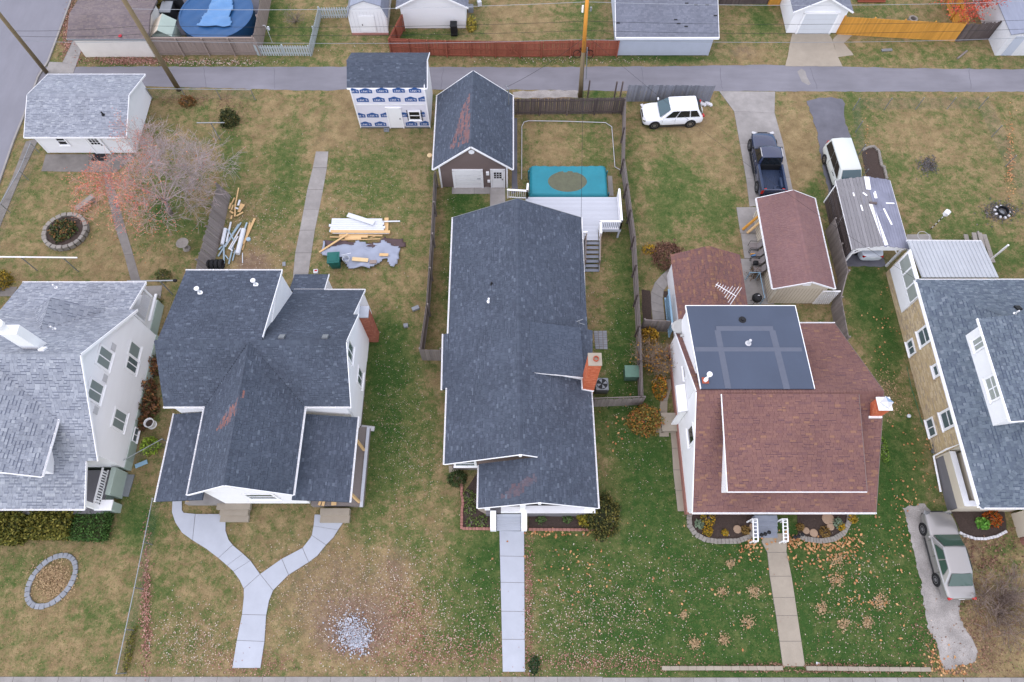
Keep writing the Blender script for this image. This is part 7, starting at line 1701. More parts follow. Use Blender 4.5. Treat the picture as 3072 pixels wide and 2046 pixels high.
p = tp(8, 1510, 545); bh = thing('birdhouse_pole', 'white bird house on a black and white striped pole', 'bird house', p)
for k in range(9): MB().tube([p + Z1(k * .2), p + Z1(k * .2 + .2)], .035, 8).build('pole_band', 'black' if k % 2 == 0 else 'white', bh)
MB().box(p + Z1(1.98), (.26, .26, .34)).build('house_box', 'white', bh); MB().lathe(p + Z1(2.15), [(.26, 0), (.04, .2)], 4).build('house_roof', 'white', bh)
pt = thing('picnic_table', 'weathered grey picnic table behind the metal patio roof', 'table', tp(8, 1950, 640))
for (a, b, w_, z) in (((1815, 590), (1840, 700), .3, .45), ((1885, 575), (1920, 720), .3, .75), ((1935, 575), (1970, 720), .3, .75), ((1975, 590), (2055, 835), .3, .45)): MB().bar(tp(8, *a, z), tp(8, *b, z), w_, .05).build('plank', 'stone', pt)
for (x, y) in ((1905, 610), (1945, 690)): MB().box(tp(8, x, y, .37), (.1, .5, .74)).build('leg', 'stone', pt)
paving('patio_slab', [tp(8, 1300, 592), tp(8, 1505, 588), tp(8, 1525, 640), tp(8, 1525, 800), tp(8, 1300, 800)], .02, 'concrete')
p = tp(8, 1415, 640); solo('wire_table', MB().tube([p + V((.42 * math.cos(a * .5236), .42 * math.sin(a * .5236), .5)) for a in range(13)], .02, 5), 'soffit', 'round white wire table beside the patio roof', 'table', p)
# ---- pool yard of the third house
zd = 1.15
tpool = [tp(3, 205, 1440, zd), tp(3, 862, 1440, zd), tp(7, 885, 250, zd), tp(7, 205, 255, zd)]
px0, px1 = tpool[0].x, tpool[1].x; py1 = tpool[0].y; py0 = tpool[2].y + .05
pl_ = thing('teal_pool', 'rectangular above-ground pool under a teal cover with a murky puddle', 'pool', V(((px0 + px1) / 2, (py0 + py1) / 2, 0)))
MB().box(((px0 + px1) / 2, (py0 + py1) / 2, .52), (px1 - px0 - .1, py1 - py0 - .1, 1.04)).build('pool_wall', 'teal', pl_)
pcx, pcy = tp(7, 530, 125, zd).x, tp(7, 530, 125, zd).y
nx, ny = 56, 34; mb = MB(); vs = []
for j in range(ny + 1):
    for i in range(nx + 1):
        x = px0 + (px1 - px0) * i / nx; y = py0 + (py1 - py0) * j / ny
        d = math.hypot((x - pcx) / 2.3, (y - pcy) / 1.5); e = min(i, nx - i, j, ny - j)
        z = zd - .12 * max(0, 1 - d) + .02 * math.sin(x * 3 + y * 5) * (d > 1) + (.03 * math.sin(x * 9 + y * 3) if y > py1 - .6 else 0)
        if e == 0: z -= .35; x += .06 * (1 if i == nx else -1 if i == 0 else 0); y += .06 * (1 if j == ny else -1 if j == 0 else 0)
        vs.append((x, y, z))
mb.add(vs, [(j * (nx + 1) + i, j * (nx + 1) + i + 1, (j + 1) * (nx + 1) + i + 1, (j + 1) * (nx + 1) + i) for j in range(ny) for i in range(nx)])
mb.build('cover', 'teal', pl_, smooth=True)
pd_ = disc(1.0, 32, 3, lambda x, y: zd - .045, V((0, 0, 0))); pd_.v = [(pcx + x * 1.55 * (1 + .05 * math.sin(6 * x)), pcy + (y * 1.15 if y < 0 else y * .75) + .2, z) for x, y, z in pd_.v]; pd_.build('puddle', 'puddle', pl_)
for (x, y) in ((px0 - .12, py0 + .3), (px0 - .12, py1 - .4), (px1 + .12, py0 + .3), (px1 + .12, py1 - .4)): MB().box((x, y, .5), (.08, .08, 1.0)).build('pool_leg', 'teal', pl_)
paving('pool_side_slab', [tp(7, 878, 80), tp(7, 918, 82), tp(7, 932, 255), tp(7, 888, 255)], .02, 'concrete')
dk = thing('pool_deck', 'pale grey raised deck with railing beside the teal pool', 'deck', tp(7, 700, 400))
dN, dS = tp(7, 500, 262, zd).y - .02, tp(7, 900, 548, zd).y; dxE = tp(7, 985, 400, zd).x; nS = tp(7, 750, 640, zd).y
dxW = tp(7, 165, 265, zd).x
nb = 26
for k in range(nb):
    y0_ = dS + (dN - dS) * k / nb; y1_ = y0_ + (dN - dS) / nb - .012
    MB().box(((dxW + dxE) / 2, (y0_ + y1_) / 2, zd - .02), (dxE - dxW, y1_ - y0_, .04)).build('deck_board', 'deckgrey', dk)
sxa, sxb = tp(7, 690, 640, zd).x, tp(7, 800, 640, zd).x
for k in range(8):
    y0_ = nS + (dS - nS) * k / 8; MB().box(((sxa - .25 + sxb) / 2, y0_ + (dS - nS) / 16, zd - .021), (sxb - sxa + .25, (dS - nS) / 8 - .012, .04)).build('deck_board', 'deckgrey', dk)
MB().box(((dxW + dxE) / 2, dS + .02, zd - .16), (dxE - dxW, .05, .24)).build('rim_joist', 'deckgrey', dk); MB().box((dxE - .02, (dN + dS) / 2, zd - .16), (.05, dN - dS, .24)).build('rim_joist', 'deckgrey', dk)
for (x, y) in ((dxE - .1, dS + .1), (dxE - .1, dN - .1), (dxW + .3, dN - .2), (4.9, dS + .3)): MB().box((x, y, .55), (.12, .12, 1.1)).build('deck_post', 'deckgrey', dk)
def rail_run(a, b, z0, h=.95, m='trim', parent=dk, bal=.13, bm='trim'):
    a, b = V((a[0], a[1], z0)), V((b[0], b[1], z0)); L = (b - a).length; n_ = max(2, int(L / bal))
    MB().bar(a + Z1(h), b + Z1(h), .14, .05).build('handrail', m, parent); MB().bar(a + Z1(.1), b + Z1(.1), .06, .05).build('bottom_rail', m, parent)
    q_ = MB()
    for k in range(n_ + 1): o = a.lerp(b, k / n_); q_.bar(o + Z1(.1), o + Z1(h), .035, .035)
    q_.build('balusters', bm, parent, kind='stuff')
    for o in (a, b): MB().box(o + Z1(h / 2 + .02), (.11, .11, h + .04)).build('rail_post', m, parent)
rail_run((dxE - .08, dS + .05), (dxE - .08, dN - .05), zd); rail_run((sxb + .08, dS + .05), (dxE - .08, dS + .05), zd, bm='metalgrey'); rail_run((sxb + .08, nS), (sxb + .08, dS), zd); rail_run((sxa - .3, nS + .05), (sxa - .02, nS + .05), zd)
g0 = tp(7, 205, 190, 0); rail_run((dxW + .1, dN - .1), (dxW - 1.3, dN + .0), zd - .1); rail_run((dxW + .1, dN - .1), (dxW + .15, dN + .5), zd - .1); rail_run((-1.9, 28.6), (-1.1, 28.6), 0.1, bm='metalgrey'); rail_run((-1.9, 27.2), (-1.9, 28.6), .1)
# deck stairs
sy1 = tp(7, 740, 920, 0).y; n_ = 7
for k in range(n_):
    y_ = nS - (k + .5) * (nS - sy1) / n_; z_ = zd - (k + 1) * zd / (n_ + .3)
    MB().box(((sxa + sxb) / 2 - .02 + (.0 if k < n_ - 1 else -.05), y_, z_), (sxb - sxa + (.1 if k < n_ - 1 else .3), (nS - sy1) / n_ * .80, .045)).build('stair_tread', 'stair', dk)
for x in (sxa - .06, sxb + .06):
    MB().bar((x, nS, zd - .05), (x, sy1 + .1, .12), .05, .24).build('stringer', 'metalgrey', dk); MB().bar((x, nS, zd + .85), (x, sy1 + .4, .95), .07, .05).build('stair_handrail', 'taupewood', dk)
    for y_ in (nS, sy1 + .4): MB().box((x, y_, .55 if y_ < nS else zd), (.09, .09, 1.0)).build('stair_post', 'taupewood', dk)
# white edging pipe around the bare patch
pp = [tp(3, 130, 1568), tp(3, 132, 1110), tp(3, 150, 1070), tp(3, 190, 1058), tp(3, 500, 1062), tp(3, 860, 1074), tp(3, 915, 1110), tp(3, 930, 1300), tp(3, 942, 1460), tp(3, 1015, 1500)]
solo('edging_pipe', MB().tube([p + Z1(.08) for p in pp], .03, 6), 'soffit', 'white edging pipe looping around the dry lawn behind the teal pool', 'edging', pp[0])
# paver pad, condenser, transformer
pads = []
for j in range(8):
    for i in range(3):
        a, b, c_, d = tp(7, 757, 1432), tp(7, 872, 1430), tp(11, 880, 140), tp(11, 772, 138)
        f_ = lambda u, v: a.lerp(b, u).lerp(d.lerp(c_, u), v); pads.append([f_(i / 3, j / 8), f_((i + 1) / 3, j / 8), f_((i + 1) / 3, (j + 1) / 8), f_(i / 3, (j + 1) / 8)])
slab_set('paver_pad', pads, 'greypaver', z=.04, gap=.02, piece='paver')
p = tp(11, 808, 520); ac = thing('air_conditioner', 'square grey air conditioner beside the orange brick chimney', 'air conditioner', p + V((.1, .35, 0))); p = p + V((.1, .35, 0))
smooth_mod(MB().box(p + Z1(.38), (.85, .85, .76)).build('case', 'metalgrey', ac), 0, .04); MB().lathe(p + Z1(.765), [(.36, 0), (.36, .012)], 24).build('fan_well', 'black', ac)
for k in range(4):
    a = k * math.pi / 2 + .3; MB().slab([p + V((.05 * math.cos(a), .05 * math.sin(a), .79)), p + V((.33 * math.cos(a - .3), .33 * math.sin(a - .3), .785)), p + V((.33 * math.cos(a + .35), .33 * math.sin(a + .35), .80))], .01).build('fan_blade', 'metalgrey', ac)
p = tp(11, 1078, 420); tx = thing('transformer_box', 'pale green utility transformer box behind the long gabled house', 'utility box', p); smooth_mod(MB().box(p + V((0, .4, .4)), (.85, .75, .8)).build('case', 'greenbox', tx), 0, .03); MB().box(p + V((0, .4, .82)), (.92, .82, .05)).build('lid', 'greenbox', tx)
# downspout splash pieces by the third house
for k, (x, y, r_, lb) in enumerate(((1760, 1178, 8, 'grey splash block at the left corner of the long gabled house'), (2020, 1545, -35, 'beige splash block in the left front bed'))):
    p = tp(10, x, y); mb = MB(); mb.add([(-.4, -.22, .03), (.4, -.12, .1), (.4, .12, .1), (-.4, .22, .03), (-.4, -.22, 0), (.4, -.12, 0), (.4, .12, 0), (-.4, .22, 0)], [(0, 1, 2, 3), (0, 4, 5, 1), (1, 5, 6, 2), (2, 6, 7, 3), (3, 7, 4, 0)])
    o = solo('splash_block', mb, 'conctan', lb, 'splash block', (0, 0, 0)); o.location = p + Z1(.03); o.rotation_euler = (0, 0, R(r_))
p = tp(10, 1000, 828); o = solo('downspout_boot', MB().box(p + Z1(.06), (.85, .3, .1), R(-8)), 'soffit', 'white downspout splash tray right of the cross-gabled house', 'splash block', p)
# front beds of the third house with red edging
for nm, poly in (('left_front_bed', [tp(14, 1822, -60), tp(10, 1960, 1200), tp(10, 1960, 1520), tp(14, 2095, 60), tp(14, 2095, 228), tp(14, 1828, 228)]), ('right_front_bed', [tp(15, 190, 95), tp(15, 700, 60), tp(15, 915, 80), tp(15, 912, 235), tp(15, 190, 232)])): paving(nm, poly, .02, 'soil')
def edging(name, label, pts, n, m, sz, gap=.95, sh=.14):
    t_ = thing(name, label, 'edging', pts[0]); ls_ = [(pts[i + 1] - pts[i]).length for i in range(len(pts) - 1)]; tot = sum(ls_)
    for k in range(n):
        d = (k + .5) / n * tot; i = 0
        while i < len(ls_) - 1 and d > ls_[i]: d -= ls_[i]; i += 1
        p = pts[i].lerp(pts[i + 1], d / ls_[i]); dr = pts[i + 1] - pts[i]
        o = MB().box(p + Z1(sh / 2), (tot / n * gap, sz, sh), math.atan2(dr.y, dr.x) + random.uniform(-.05, .05)).build('block', m, t_); bv = o.modifiers.new('b', 'BEVEL'); bv.width = .02
    return t_
edging('red_edging', 'red paver edging around the left front bed of the long gabled house', [tp(10, 1818, 1250), tp(10, 1815, 1400), tp(10, 1828, 1480), tp(14, 1818, 60), tp(14, 1815, 232), tp(14, 2110, 236)], 26, 'redpaver', .16)
edging('red_edging', 'red paver edging around the right front bed of the long gabled house', [tp(15, 190, 240), tp(15, 560, 243), tp(15, 915, 245), tp(15, 915, 175)], 24, 'redpaver', .16)
# front beds of the fourth house: curved stone edging, discs, plants
qf = lambda x, y, z=0: at(1960 + x * .31423, 1380 + y * .31423, z)
bl_ = [qf(350, 470), qf(340, 560), qf(345, 630), qf(400, 710), qf(490, 760), qf(600, 778), qf(800, 775), qf(900, 740), qf(960, 680), qf(990, 610)]
br_ = [qf(1385, 720), qf(1450, 755), qf(1600, 775), qf(1720, 755), qf(1810, 700), qf(1860, 600), qf(1870, 520)]
paving('left_flower_bed', bl_ + [qf(1000, 480), qf(360, 460)], .03, 'soil'); paving('right_flower_bed', [qf(1370, 480), qf(1380, 700)] + br_[1:] + [qf(1870, 470)], .03, 'soil')
edging('curved_edging', 'curved pale block edging round the left bed of the red-roofed house', bl_, 26, 'stone', .3); edging('curved_edging', 'curved pale block edging round the right bed of the red-roofed house', br_, 24, 'stone', .3)
for k, (x, y, r_, lb) in enumerate(((1665, 560, .36, 'largest log disc, in the right bed of the red-roofed house'), (1688, 638, .22, 'log disc below the largest one in the right bed'), (1528, 698, .24, 'log disc near the right bed edging'), (1455, 675, .2, 'log disc nearest the right stair railing'), (800, 662, .24, 'log disc in the middle of the left bed'), (948, 640, .22, 'log disc at the right end of the left bed'))):
    solo('log_disc', MB().lathe(qf(x, y, .03), [(r_, 0), (r_ * 1.02, .07), (r_ * .9, .09)], 14), 'log', lb, 'log disc', qf(x, y, .03), 'log discs in the flower beds')
FP = [(515, 560, .5, .55, 'gold', 'bright yellow flowering plant under the left gutter'), (515, 680, .32, .35, 'gold', 'yellow-green plant near the left bed edging'), (680, 695, .2, .25, 'gold', 'small yellow tuft in the middle of the left bed'), (875, 675, .28, .28, 'tan', 'tan dried tuft at the right of the left bed'), (440, 615, .3, .3, 'pale', 'pale green leafy plant at the left end of the left bed'),
      (1400, 645, .24, .28, 'tan', 'tan tuft beside the right stair railing'), (1632, 690, .36, .28, 'tan', 'tan dried tuft at the front of the right bed'), (1785, 640, .24, .35, 'gold', 'yellow plant at the right end of the right bed'), (1750, 605, .34, .35, 'pale', 'pale green leafy plant in the right bed'), (1890, 560, .3, .45, 'gold', 'yellow twiggy plant outside the right bed edging')]
PP = {'gold': [(C(206, 160, 42), 4), (C(150, 126, 44), 3), (C(104, 112, 48), 2)], 'tan': [(C(150, 120, 66), 4), (C(128, 104, 62), 3)], 'pale': [(C(140, 158, 132), 4), (C(120, 140, 112), 3)]}
for (x, y, r_, h_, pk_, lb) in FP: shrub('bed_plant', lb, qf(x, y), r_, r_, h_, 240, .07, PP[pk_], cat='plant', group='plants in the front beds', stems=4)
for k, (x, y, lb) in enumerate(((1040, 720, 'black solar lamp cluster left of the front steps'), (1355, 740, 'black solar lamp cluster right of the front steps'))):
    p = qf(x, y); t_ = thing('solar_lamp', lb, 'lamp', p, group='solar lamps by the steps')
    for dx, dy in ((0, 0), (.25, .1), (-.22, -.05)): MB().tube([p + V((dx, dy, 0)), p + V((dx, dy, .4))], .015, 5).build('stake', 'black', t_); MB().lathe(p + V((dx, dy, .4)), [(.03, 0), (.10, .05), (.12, .14), (.03, .18)], 8).build('lantern', 'black', t_)
# low kerb along lot four, mail post
edging('kerb_wall', 'low concrete kerb along the front lawn of the red-roofed house', [tp(15, 1350, 1447), tp(16, 0, 1447), tp(16, 215, 1447)], 14, 'conctan', .22, .99, .18); edging('kerb_wall', 'low concrete kerb right of the worn front walk', [tp(16, 420, 1447), tp(16, 1100, 1455), tp(16, 1500, 1458)], 12, 'conctan', .22, .99, .18)
p = tp(16, 527, 1410); solo('paper_scrap', MB().box(p + Z1(.03), (.22, .16, .01), R(-15)), 'vinyl', 'white paper scrap on the lawn near the worn front walk', 'paper', p)
# curved walk, small bed and dish behind the fourth house
arc_o = [tp(7, 1425, 880), tp(7, 1340, 950), tp(7, 1290, 1010), tp(7, 1258, 1080), tp(7, 1255, 1160), tp(7, 1262, 1250), tp(7, 1272, 1335)]; arc_i = [tp(7, 1445, 960), tp(7, 1420, 1010), tp(7, 1385, 1055), tp(7, 1362, 1090), tp(7, 1360, 1170), tp(7, 1370, 1250), tp(7, 1378, 1335)]
slab_set('curved_walk', ribbon(arc_o, arc_i, [0, .18, .36, .54, .7, .85, 1]), 'concrete', z=.03)
paving('dark_bed', [tp(7, 1175, 1070), tp(7, 1250, 1080), tp(7, 1268, 1335), tp(7, 1185, 1335)], .015, 'soil', jag=.04); paving('inner_bed', [tp(7, 1365, 1085), tp(7, 1410, 1085), tp(7, 1450, 1335), tp(7, 1382, 1335)], .02, 'soil')
slab_set('side_walk', ribbon([tp(11, 1390, 400), tp(11, 1330, 620), tp(11, 1330, 900), tp(11, 1420, 900)][:3], [tp(11, 1460, 400), tp(11, 1390, 620), tp(11, 1415, 900)], [0, .4, .65, 1]) + ribbon([tp(11, 1422, 820), tp(11, 1440, 1010), tp(11, 1450, 1200), tp(11, 1490, 1550)], [tp(11, 1495, 820), tp(11, 1515, 1010), tp(11, 1530, 1200), tp(11, 1570, 1550)], [0, .26, .52, .76, 1]), 'conctan', z=.03)
p = tp(7, 1480, 1450, 3.1); sdh = thing('satellite_dish', 'large grey satellite dish on the roof corner of the red-roofed house', 'satellite dish', p)
MB().tube([p, p + V((.02, 0, .5))], .04, 8).build('mast', 'steel', sdh); cc = p + V((.05, .05, .85)); nrm = V((.05, -.35, .93)).normalized(); rot = nrm.to_track_quat('Z', 'Y').to_matrix()
db = MB(); pr = [(0, 0), (.2, .015), (.4, .06), (.56, .12), (.57, .13), (.4, .075), (.2, .03)]; db.lathe((0, 0, 0), pr[1:], 24); db.v = [tuple(cc + rot @ V((x * 1.05, y * .8, z))) for x, y, z in db.v]; db.build('dish', 'dish', sdh, smooth=True)
MB().tube([cc + V((0, -.4, 0)), cc + V((-.05, -.75, .3))], .025, 6).build('feed_arm', 'steel', sdh); MB().box(cc + V((-.05, -.78, .33)), (.2, .12, .12)).build('receiver', 'dish', sdh)
# patio chairs and grill beside the beige shed
def chair(label, p, ang):
    t_ = thing('patio_chair', label, 'chair', p, ang, group='patio chairs by the shed')
    MB().box((0, 0, .42), (.55, .52, .04)).build('seat', 'mesh', t_, local=True); bk_ = MB(); bk_.slab([V((-.26, -.26, .44)), V((-.26, .26, .44)), V((-.44, .26, 1.0)), V((-.44, -.26, 1.0))], .03); bk_.build('backrest', 'mesh', t_, local=True)
    for sy in (-.29, .29): MB().tube([(.27, sy, 0), (.27, sy, .62), (-.3, sy, .66), (-.44, sy, 1.02)], .018, 6).build('arm_frame', 'black', t_, local=True); MB().tube([(-.3, sy, 0), (-.27, sy, .44)], .018, 6).build('leg', 'black', t_, local=True)
    MB().tube([(-.44, -.29, 1.02), (-.44, .29, 1.02)], .018, 6).build('top_rail', 'black', t_, local=True)
for k, (x, y) in enumerate(((2135, 720), (2145, 790), (2155, 855), (2165, 925))): chair(['patio chair farthest up the row beside the beige shed', 'second patio chair of the row, holding coloured toys', 'third patio chair of the row, with a black bag', 'patio chair nearest the leafless pot in the row beside the beige shed'][k], tp(7, x, y), R(175))
p = tp(7, 2150, 775, .5); ty = MB(); ty.box(p, (.3, .12, .1), .4); solo('toy_car', ty, 'bluelight', 'bright blue toy on the second patio chair', 'toy', p - Z1(.05)); solo('toy_bat', MB().bar(p + V((-.2, .12, .0)), p + V((.1, .16, .03)), .06, .05), 'orangewood', 'yellow toy on the second patio chair', 'toy', p + V((-.2, .12, -.03)))
p = tp(7, 2165, 845, .45); smooth_mod(solo('black_bag', MB().box(p + Z1(.12), (.35, .3, .24)), 'black', 'black bag lying on the third patio chair', 'bag', p), 0, .06)
p = tp(7, 2145, 1195); kg = thing('kettle_grill', 'black kettle grill behind the flat rear roof', 'grill', p); MB().lathe(p + Z1(.6), [(.08, 0), (.3, .12), (.34, .26), (.30, .42), (.12, .52)], 18).build('kettle', 'black', kg, smooth=True); MB().box(p + V((.05, .05, 1.14)), (.16, .04, .03)).build('lid_handle', 'chrome', kg)
for k in range(3): MB().tube([p + V((.28 * math.cos(k * 2.1), .28 * math.sin(k * 2.1), 0)), p + V((.1 * math.cos(k * 2.1), .1 * math.sin(k * 2.1), .65))], .018, 6).build('leg', 'black', kg)
bare_shrub('dead_pot_plant', 'dead leaves and twigs heaped beside the beige shed', tp(7, 2160, 955), .7, .6, 8, [(C(110, 92, 74), 1)], depth=1, leaves=(300, [(C(150, 118, 80), 3), (C(90, 74, 58), 2)]), cat='plant')
for k, (x, y, m_, lb) in enumerate(((2125, 470, 'orangewood', 'rolled orange canoe paddle leaning on the beige shed'), (2165, 500, 'lumber', 'tan rolled mat leaning on the beige shed'))): p = tp(7, x, y, 1.2); solo('leaning_roll', MB().tube([V((p.x - .2, p.y, .1)), V((p.x + .45, p.y + .1, 1.6))], .10, 8), m_, lb, 'roll', V((p.x - .2, p.y, 0)))
# fifth house: bed, stones, pots, flower box, blue chair
paving('brick_house_bed', [tp(16, 1680, 60), tp(16, 2150, 60), tp(16, 2170, 250), tp(16, 2060, 310), tp(16, 1900, 320), tp(16, 1770, 260)], .02, 'soil', jag=.03)
edging('white_stone_edging', 'white stone edging curving beside the silver-beige sedan', [tp(16, 1750, 265), tp(16, 1810, 295), tp(16, 1890, 320), tp(16, 1980, 322), tp(16, 2080, 300), tp(16, 2165, 255)], 15, 'whitestone', .16, .9, .14)
shrub('orange_mums', 'orange autumn flowers in the bed beside the silver-beige sedan', tp(16, 2040, 150), .55, .55, .5, 700, .06, [(C(206, 104, 34), 4), (C(176, 84, 30), 3), (C(110, 106, 50), 2)], cat='flowers')
shrub('bright_green_plant', 'bright green leafy plant left of the orange flowers', tp(16, 1955, 190), .35, .35, .45, 130, .16, [(C(104, 164, 64), 4), (C(130, 180, 80), 2)], cat='plant')
for k, (x, y, s_, lb) in enumerate(((1540, 985, .24, 'upper grey pot against the tan brick wall'), (1530, 1030, .2, 'lower grey pot against the tan brick wall'))): p = tp(12, x, y); solo('grey_pot', MB().lathe(p, [(s_ * .7, 0), (s_, .3), (s_ * .9, .3), (s_ * .8, .2)], 12), 'metalgrey', lb, 'pot', p, 'pots by the brick wall')
p = V((27.35, 9.6, 1.84)); fb = thing('flower_box', 'white flower box on the porch parapet of the tan brick house', 'flower box', p); MB().box(p + Z1(.08), (.4, 1.0, .16)).build('box', 'white', fb); n0 = 150; P0 = np.random.uniform([-.15, -.42, .16], [.15, .42, .3], (n0, 3)) + np.array(p); U, B = rnd_axes(n0, .06); quads('flowers', P0, U, B, colours(n0, [(C(120, 104, 52), 3), (C(80, 90, 48), 3), (C(200, 200, 190), 1)]), 'leaf', fb)
p = V((28.2, 10.2, 1.0)); bc_ = thing('blue_chair', 'bright blue plastic chair on the porch of the tan brick house', 'chair', p); MB().box(p + Z1(.42), (.5, .5, .04)).build('seat', 'blueplastic', bc_); MB().slab([p + V((-.25, .25, .42)), p + V((.25, .25, .42)), p + V((.25, .38, .95)), p + V((-.25, .38, .95))], .03).build('backrest', 'blueplastic', bc_)
for x in (-.2, .2):
    for y in (-.2, .2): MB().box(p + V((x, y, .21)), (.05, .05, .42)).build('leg', 'blueplastic', bc_)
hs_ = [tp(12, 1300, 290), tp(12, 1340, 480), tp(12, 1390, 630), tp(12, 1440, 800)]; solo('garden_hose', MB().tube([p + Z1(.03) for p in hs_], .02, 5), 'hose', 'green garden hose along the lawn beside the tan brick house', 'hose', hs_[0])
p = tp(12, 1312, 725); solo('white_ball', MB().lathe(p, [(.03, 0), (.11, .05), (.13, .12), (.11, .19), (.03, .24)], 12), 'vinyl', 'white ball on the lawn between the red-roofed and the brick house', 'ball', p, smooth=True)
# window well and plate beside the first house
p = tp(9, 1085, 1325); solo('well_plate', MB().box(p + Z1(.06), (.95, 1.35, .06), R(-3)), 'metalgrey', 'grey metal plate leaning by the porch of the white clapboard house', 'plate', p); p = tp(9, 1235, 1140); solo('blue_splash_tray', MB().box(p + Z1(.05), (.75, .25, .08), R(25)), 'paleblue', 'pale blue splash tray beside the short chain-link fence', 'splash block', p)

# ================================================================ TREES, SHRUBS, LEAVES, GRASS
def big_tree():
    b_ = tp(5, 1490, 415); t_ = thing('bare_tree', 'spreading bare tree with a few orange-red leaves beside the corner garage', 'tree', b_)
    MB().tube([b_, b_ + V((.05, .1, .6)), b_ + V((.1, .25, 1.25))], [.19, .15, .14], 9).build('trunk', 'bark', t_, smooth=True)
    top = b_ + V((.1, .25, 1.2)); segs = []; tips = []
    for k in range(9):
        a = k * 2 * math.pi / 9 + random.uniform(-.2, .2); e = random.uniform(.35, 1.3)
        d = V((math.cos(a) + .12, math.sin(a) + .42, e)); branches(top + V((0, 0, .02 * k)), d, .06, random.uniform(2.2, 2.9), 4, segs, .5, .04, (1, 3), tips, .22)
    cols = []
    for a, b, r0, r1, dep in segs:
        m_ = (a + b) / 2; f_ = max(0, min(1, (b_.x + .6 - m_.x) / 4.5 + (b_.y - m_.y) / 9 + .15)) * random.uniform(.3, 1)
        g_ = random.uniform(.85, 1.15); c0, c1 = D(168, 154, 152), D(206, 150, 126)
        cols.append([(c0[i] * (1 - f_) + c1[i] * f_) * g_ for i in range(3)])
    limb_mesh('crown', segs, t_, 'twig', cols, 3, .009)
    T_ = np.array([list(p) for p in tips]); w_ = np.clip((b_.x + 1.2 - T_[:, 0]) / 4.5 + (b_.y + 2.5 - T_[:, 1]) / 9, .06, 1.0) ** 1.2
    n = 4200; P_ = T_[np.random.choice(len(T_), n, p=w_ / w_.sum())] + np.random.normal(size=(n, 3)) * .12
    U, B = rnd_axes(n, .05); quads('leaves', P_, U, B, colours(n, [(D(206, 122, 98), 5), (D(220, 144, 116), 3), (D(206, 94, 80), 3), (D(190, 150, 112), 2)]), 'leaf', t_)
    return len(segs)
big_tree()
b_ = tp(4, 1690, 150); rt = thing('red_tree', 'small tree with bright red leaves behind the orange fence', 'tree', b_); segs = []; tips = []
MB().tube([b_, b_ + Z1(.7)], [.1, .08], 8).build('trunk', 'bark', rt)
for k in range(8):
    a = k * .785; branches(b_ + Z1(.6), V((math.cos(a), math.sin(a), .8)), .04, 1.5, 3, segs, .5, .12, (1, 2), tips)
limb_mesh('crown', segs, rt, 'twig', colours(len(segs), [(C(150, 116, 104), 1)]), 3)
T_ = np.array([list(p) for p in tips]); n = 2400; P_ = T_[np.random.choice(len(T_), n)] + np.random.normal(size=(n, 3)) * .16; U, B = rnd_axes(n, .075)
quads('leaves', P_, U, B, colours(n, [(C(214, 84, 66), 5), (C(226, 112, 84), 3), (C(186, 70, 60), 2)]), 'leaf', rt)
G_DARK = [(C(52, 66, 36), 4), (C(78, 84, 46), 3), (C(112, 106, 58), 2)]
shrub('evergreen_bush', 'dark olive evergreen bush right of the bare red-leaved tree', tp(1, 2010, 1060), .75, .75, 1.2, 1300, .08, G_DARK)
shrub('rust_bush', 'low rust-coloured bush at the alley chain-link fence', tp(1, 1640, 900), .7, .5, .7, 600, .08, [(C(150, 104, 62), 3), (C(110, 96, 56), 2)])
shrub('yellow_bush', 'yellow-gold bush at the left edge behind the white clapboard house', tp(5, 15, 1010), .85, .8, 1.1, 1100, .08, [(C(178, 148, 52), 4), (C(140, 124, 50), 3), (C(100, 100, 46), 2)])
shrub('garden_shrub', 'small loose green shrub above the pipe clothes rail', tp(5, 1430, 960), .55, .5, .8, 350, .08, [(C(92, 104, 58), 3), (C(128, 118, 72), 2)])
shrub('porch_plants', 'low green plants beside the rear porch of the white clapboard house', tp(5, 1345, 1200), .6, .7, .35, 380, .08, [(C(86, 104, 62), 3), (C(120, 124, 90), 2), (C(150, 130, 96), 1)])
HG = [(C(120, 118, 48), 5), (C(150, 142, 66), 4), (C(92, 96, 38), 4), (C(66, 74, 30), 2)]
def hedge(label, a, b, h, n, pal=HG, leaf=.085, shape='box'):
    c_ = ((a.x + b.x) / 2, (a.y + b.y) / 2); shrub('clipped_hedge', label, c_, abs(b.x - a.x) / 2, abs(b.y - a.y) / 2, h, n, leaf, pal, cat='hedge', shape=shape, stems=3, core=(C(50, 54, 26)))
y0h, y1h = tp(13, 500, 360).y, 7.75
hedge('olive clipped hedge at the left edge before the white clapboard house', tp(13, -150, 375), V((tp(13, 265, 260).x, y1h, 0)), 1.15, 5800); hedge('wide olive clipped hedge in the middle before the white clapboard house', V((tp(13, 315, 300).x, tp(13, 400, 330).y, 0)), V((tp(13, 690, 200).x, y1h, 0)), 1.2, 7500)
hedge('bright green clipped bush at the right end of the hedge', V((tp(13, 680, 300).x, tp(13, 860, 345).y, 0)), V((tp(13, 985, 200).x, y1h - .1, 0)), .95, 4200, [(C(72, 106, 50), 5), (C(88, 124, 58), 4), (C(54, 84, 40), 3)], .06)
BR = [(C(138, 96, 66), 4), (C(110, 78, 58), 4), (C(168, 120, 78), 2), (C(92, 94, 56), 3)]
for k, (x, y, r_, h_, lb) in enumerate(((1330, 290, .85, 1.0, 'withered brown and green plant nearest the rear porch of the white clapboard house'), (1275, 500, .8, 1.2, 'tall withered brown plant beside the white clapboard house'), (1290, 640, .8, .9, 'dark withered plant in the middle of the row by the white wall'), (1225, 790, .55, .7, 'withered brown plant behind the white pot'))): shrub('withered_plant', lb, tp(9, x, y), r_, r_, h_, 700, .12, BR, cat='plant', group='withered plants by the white wall', stems=8)
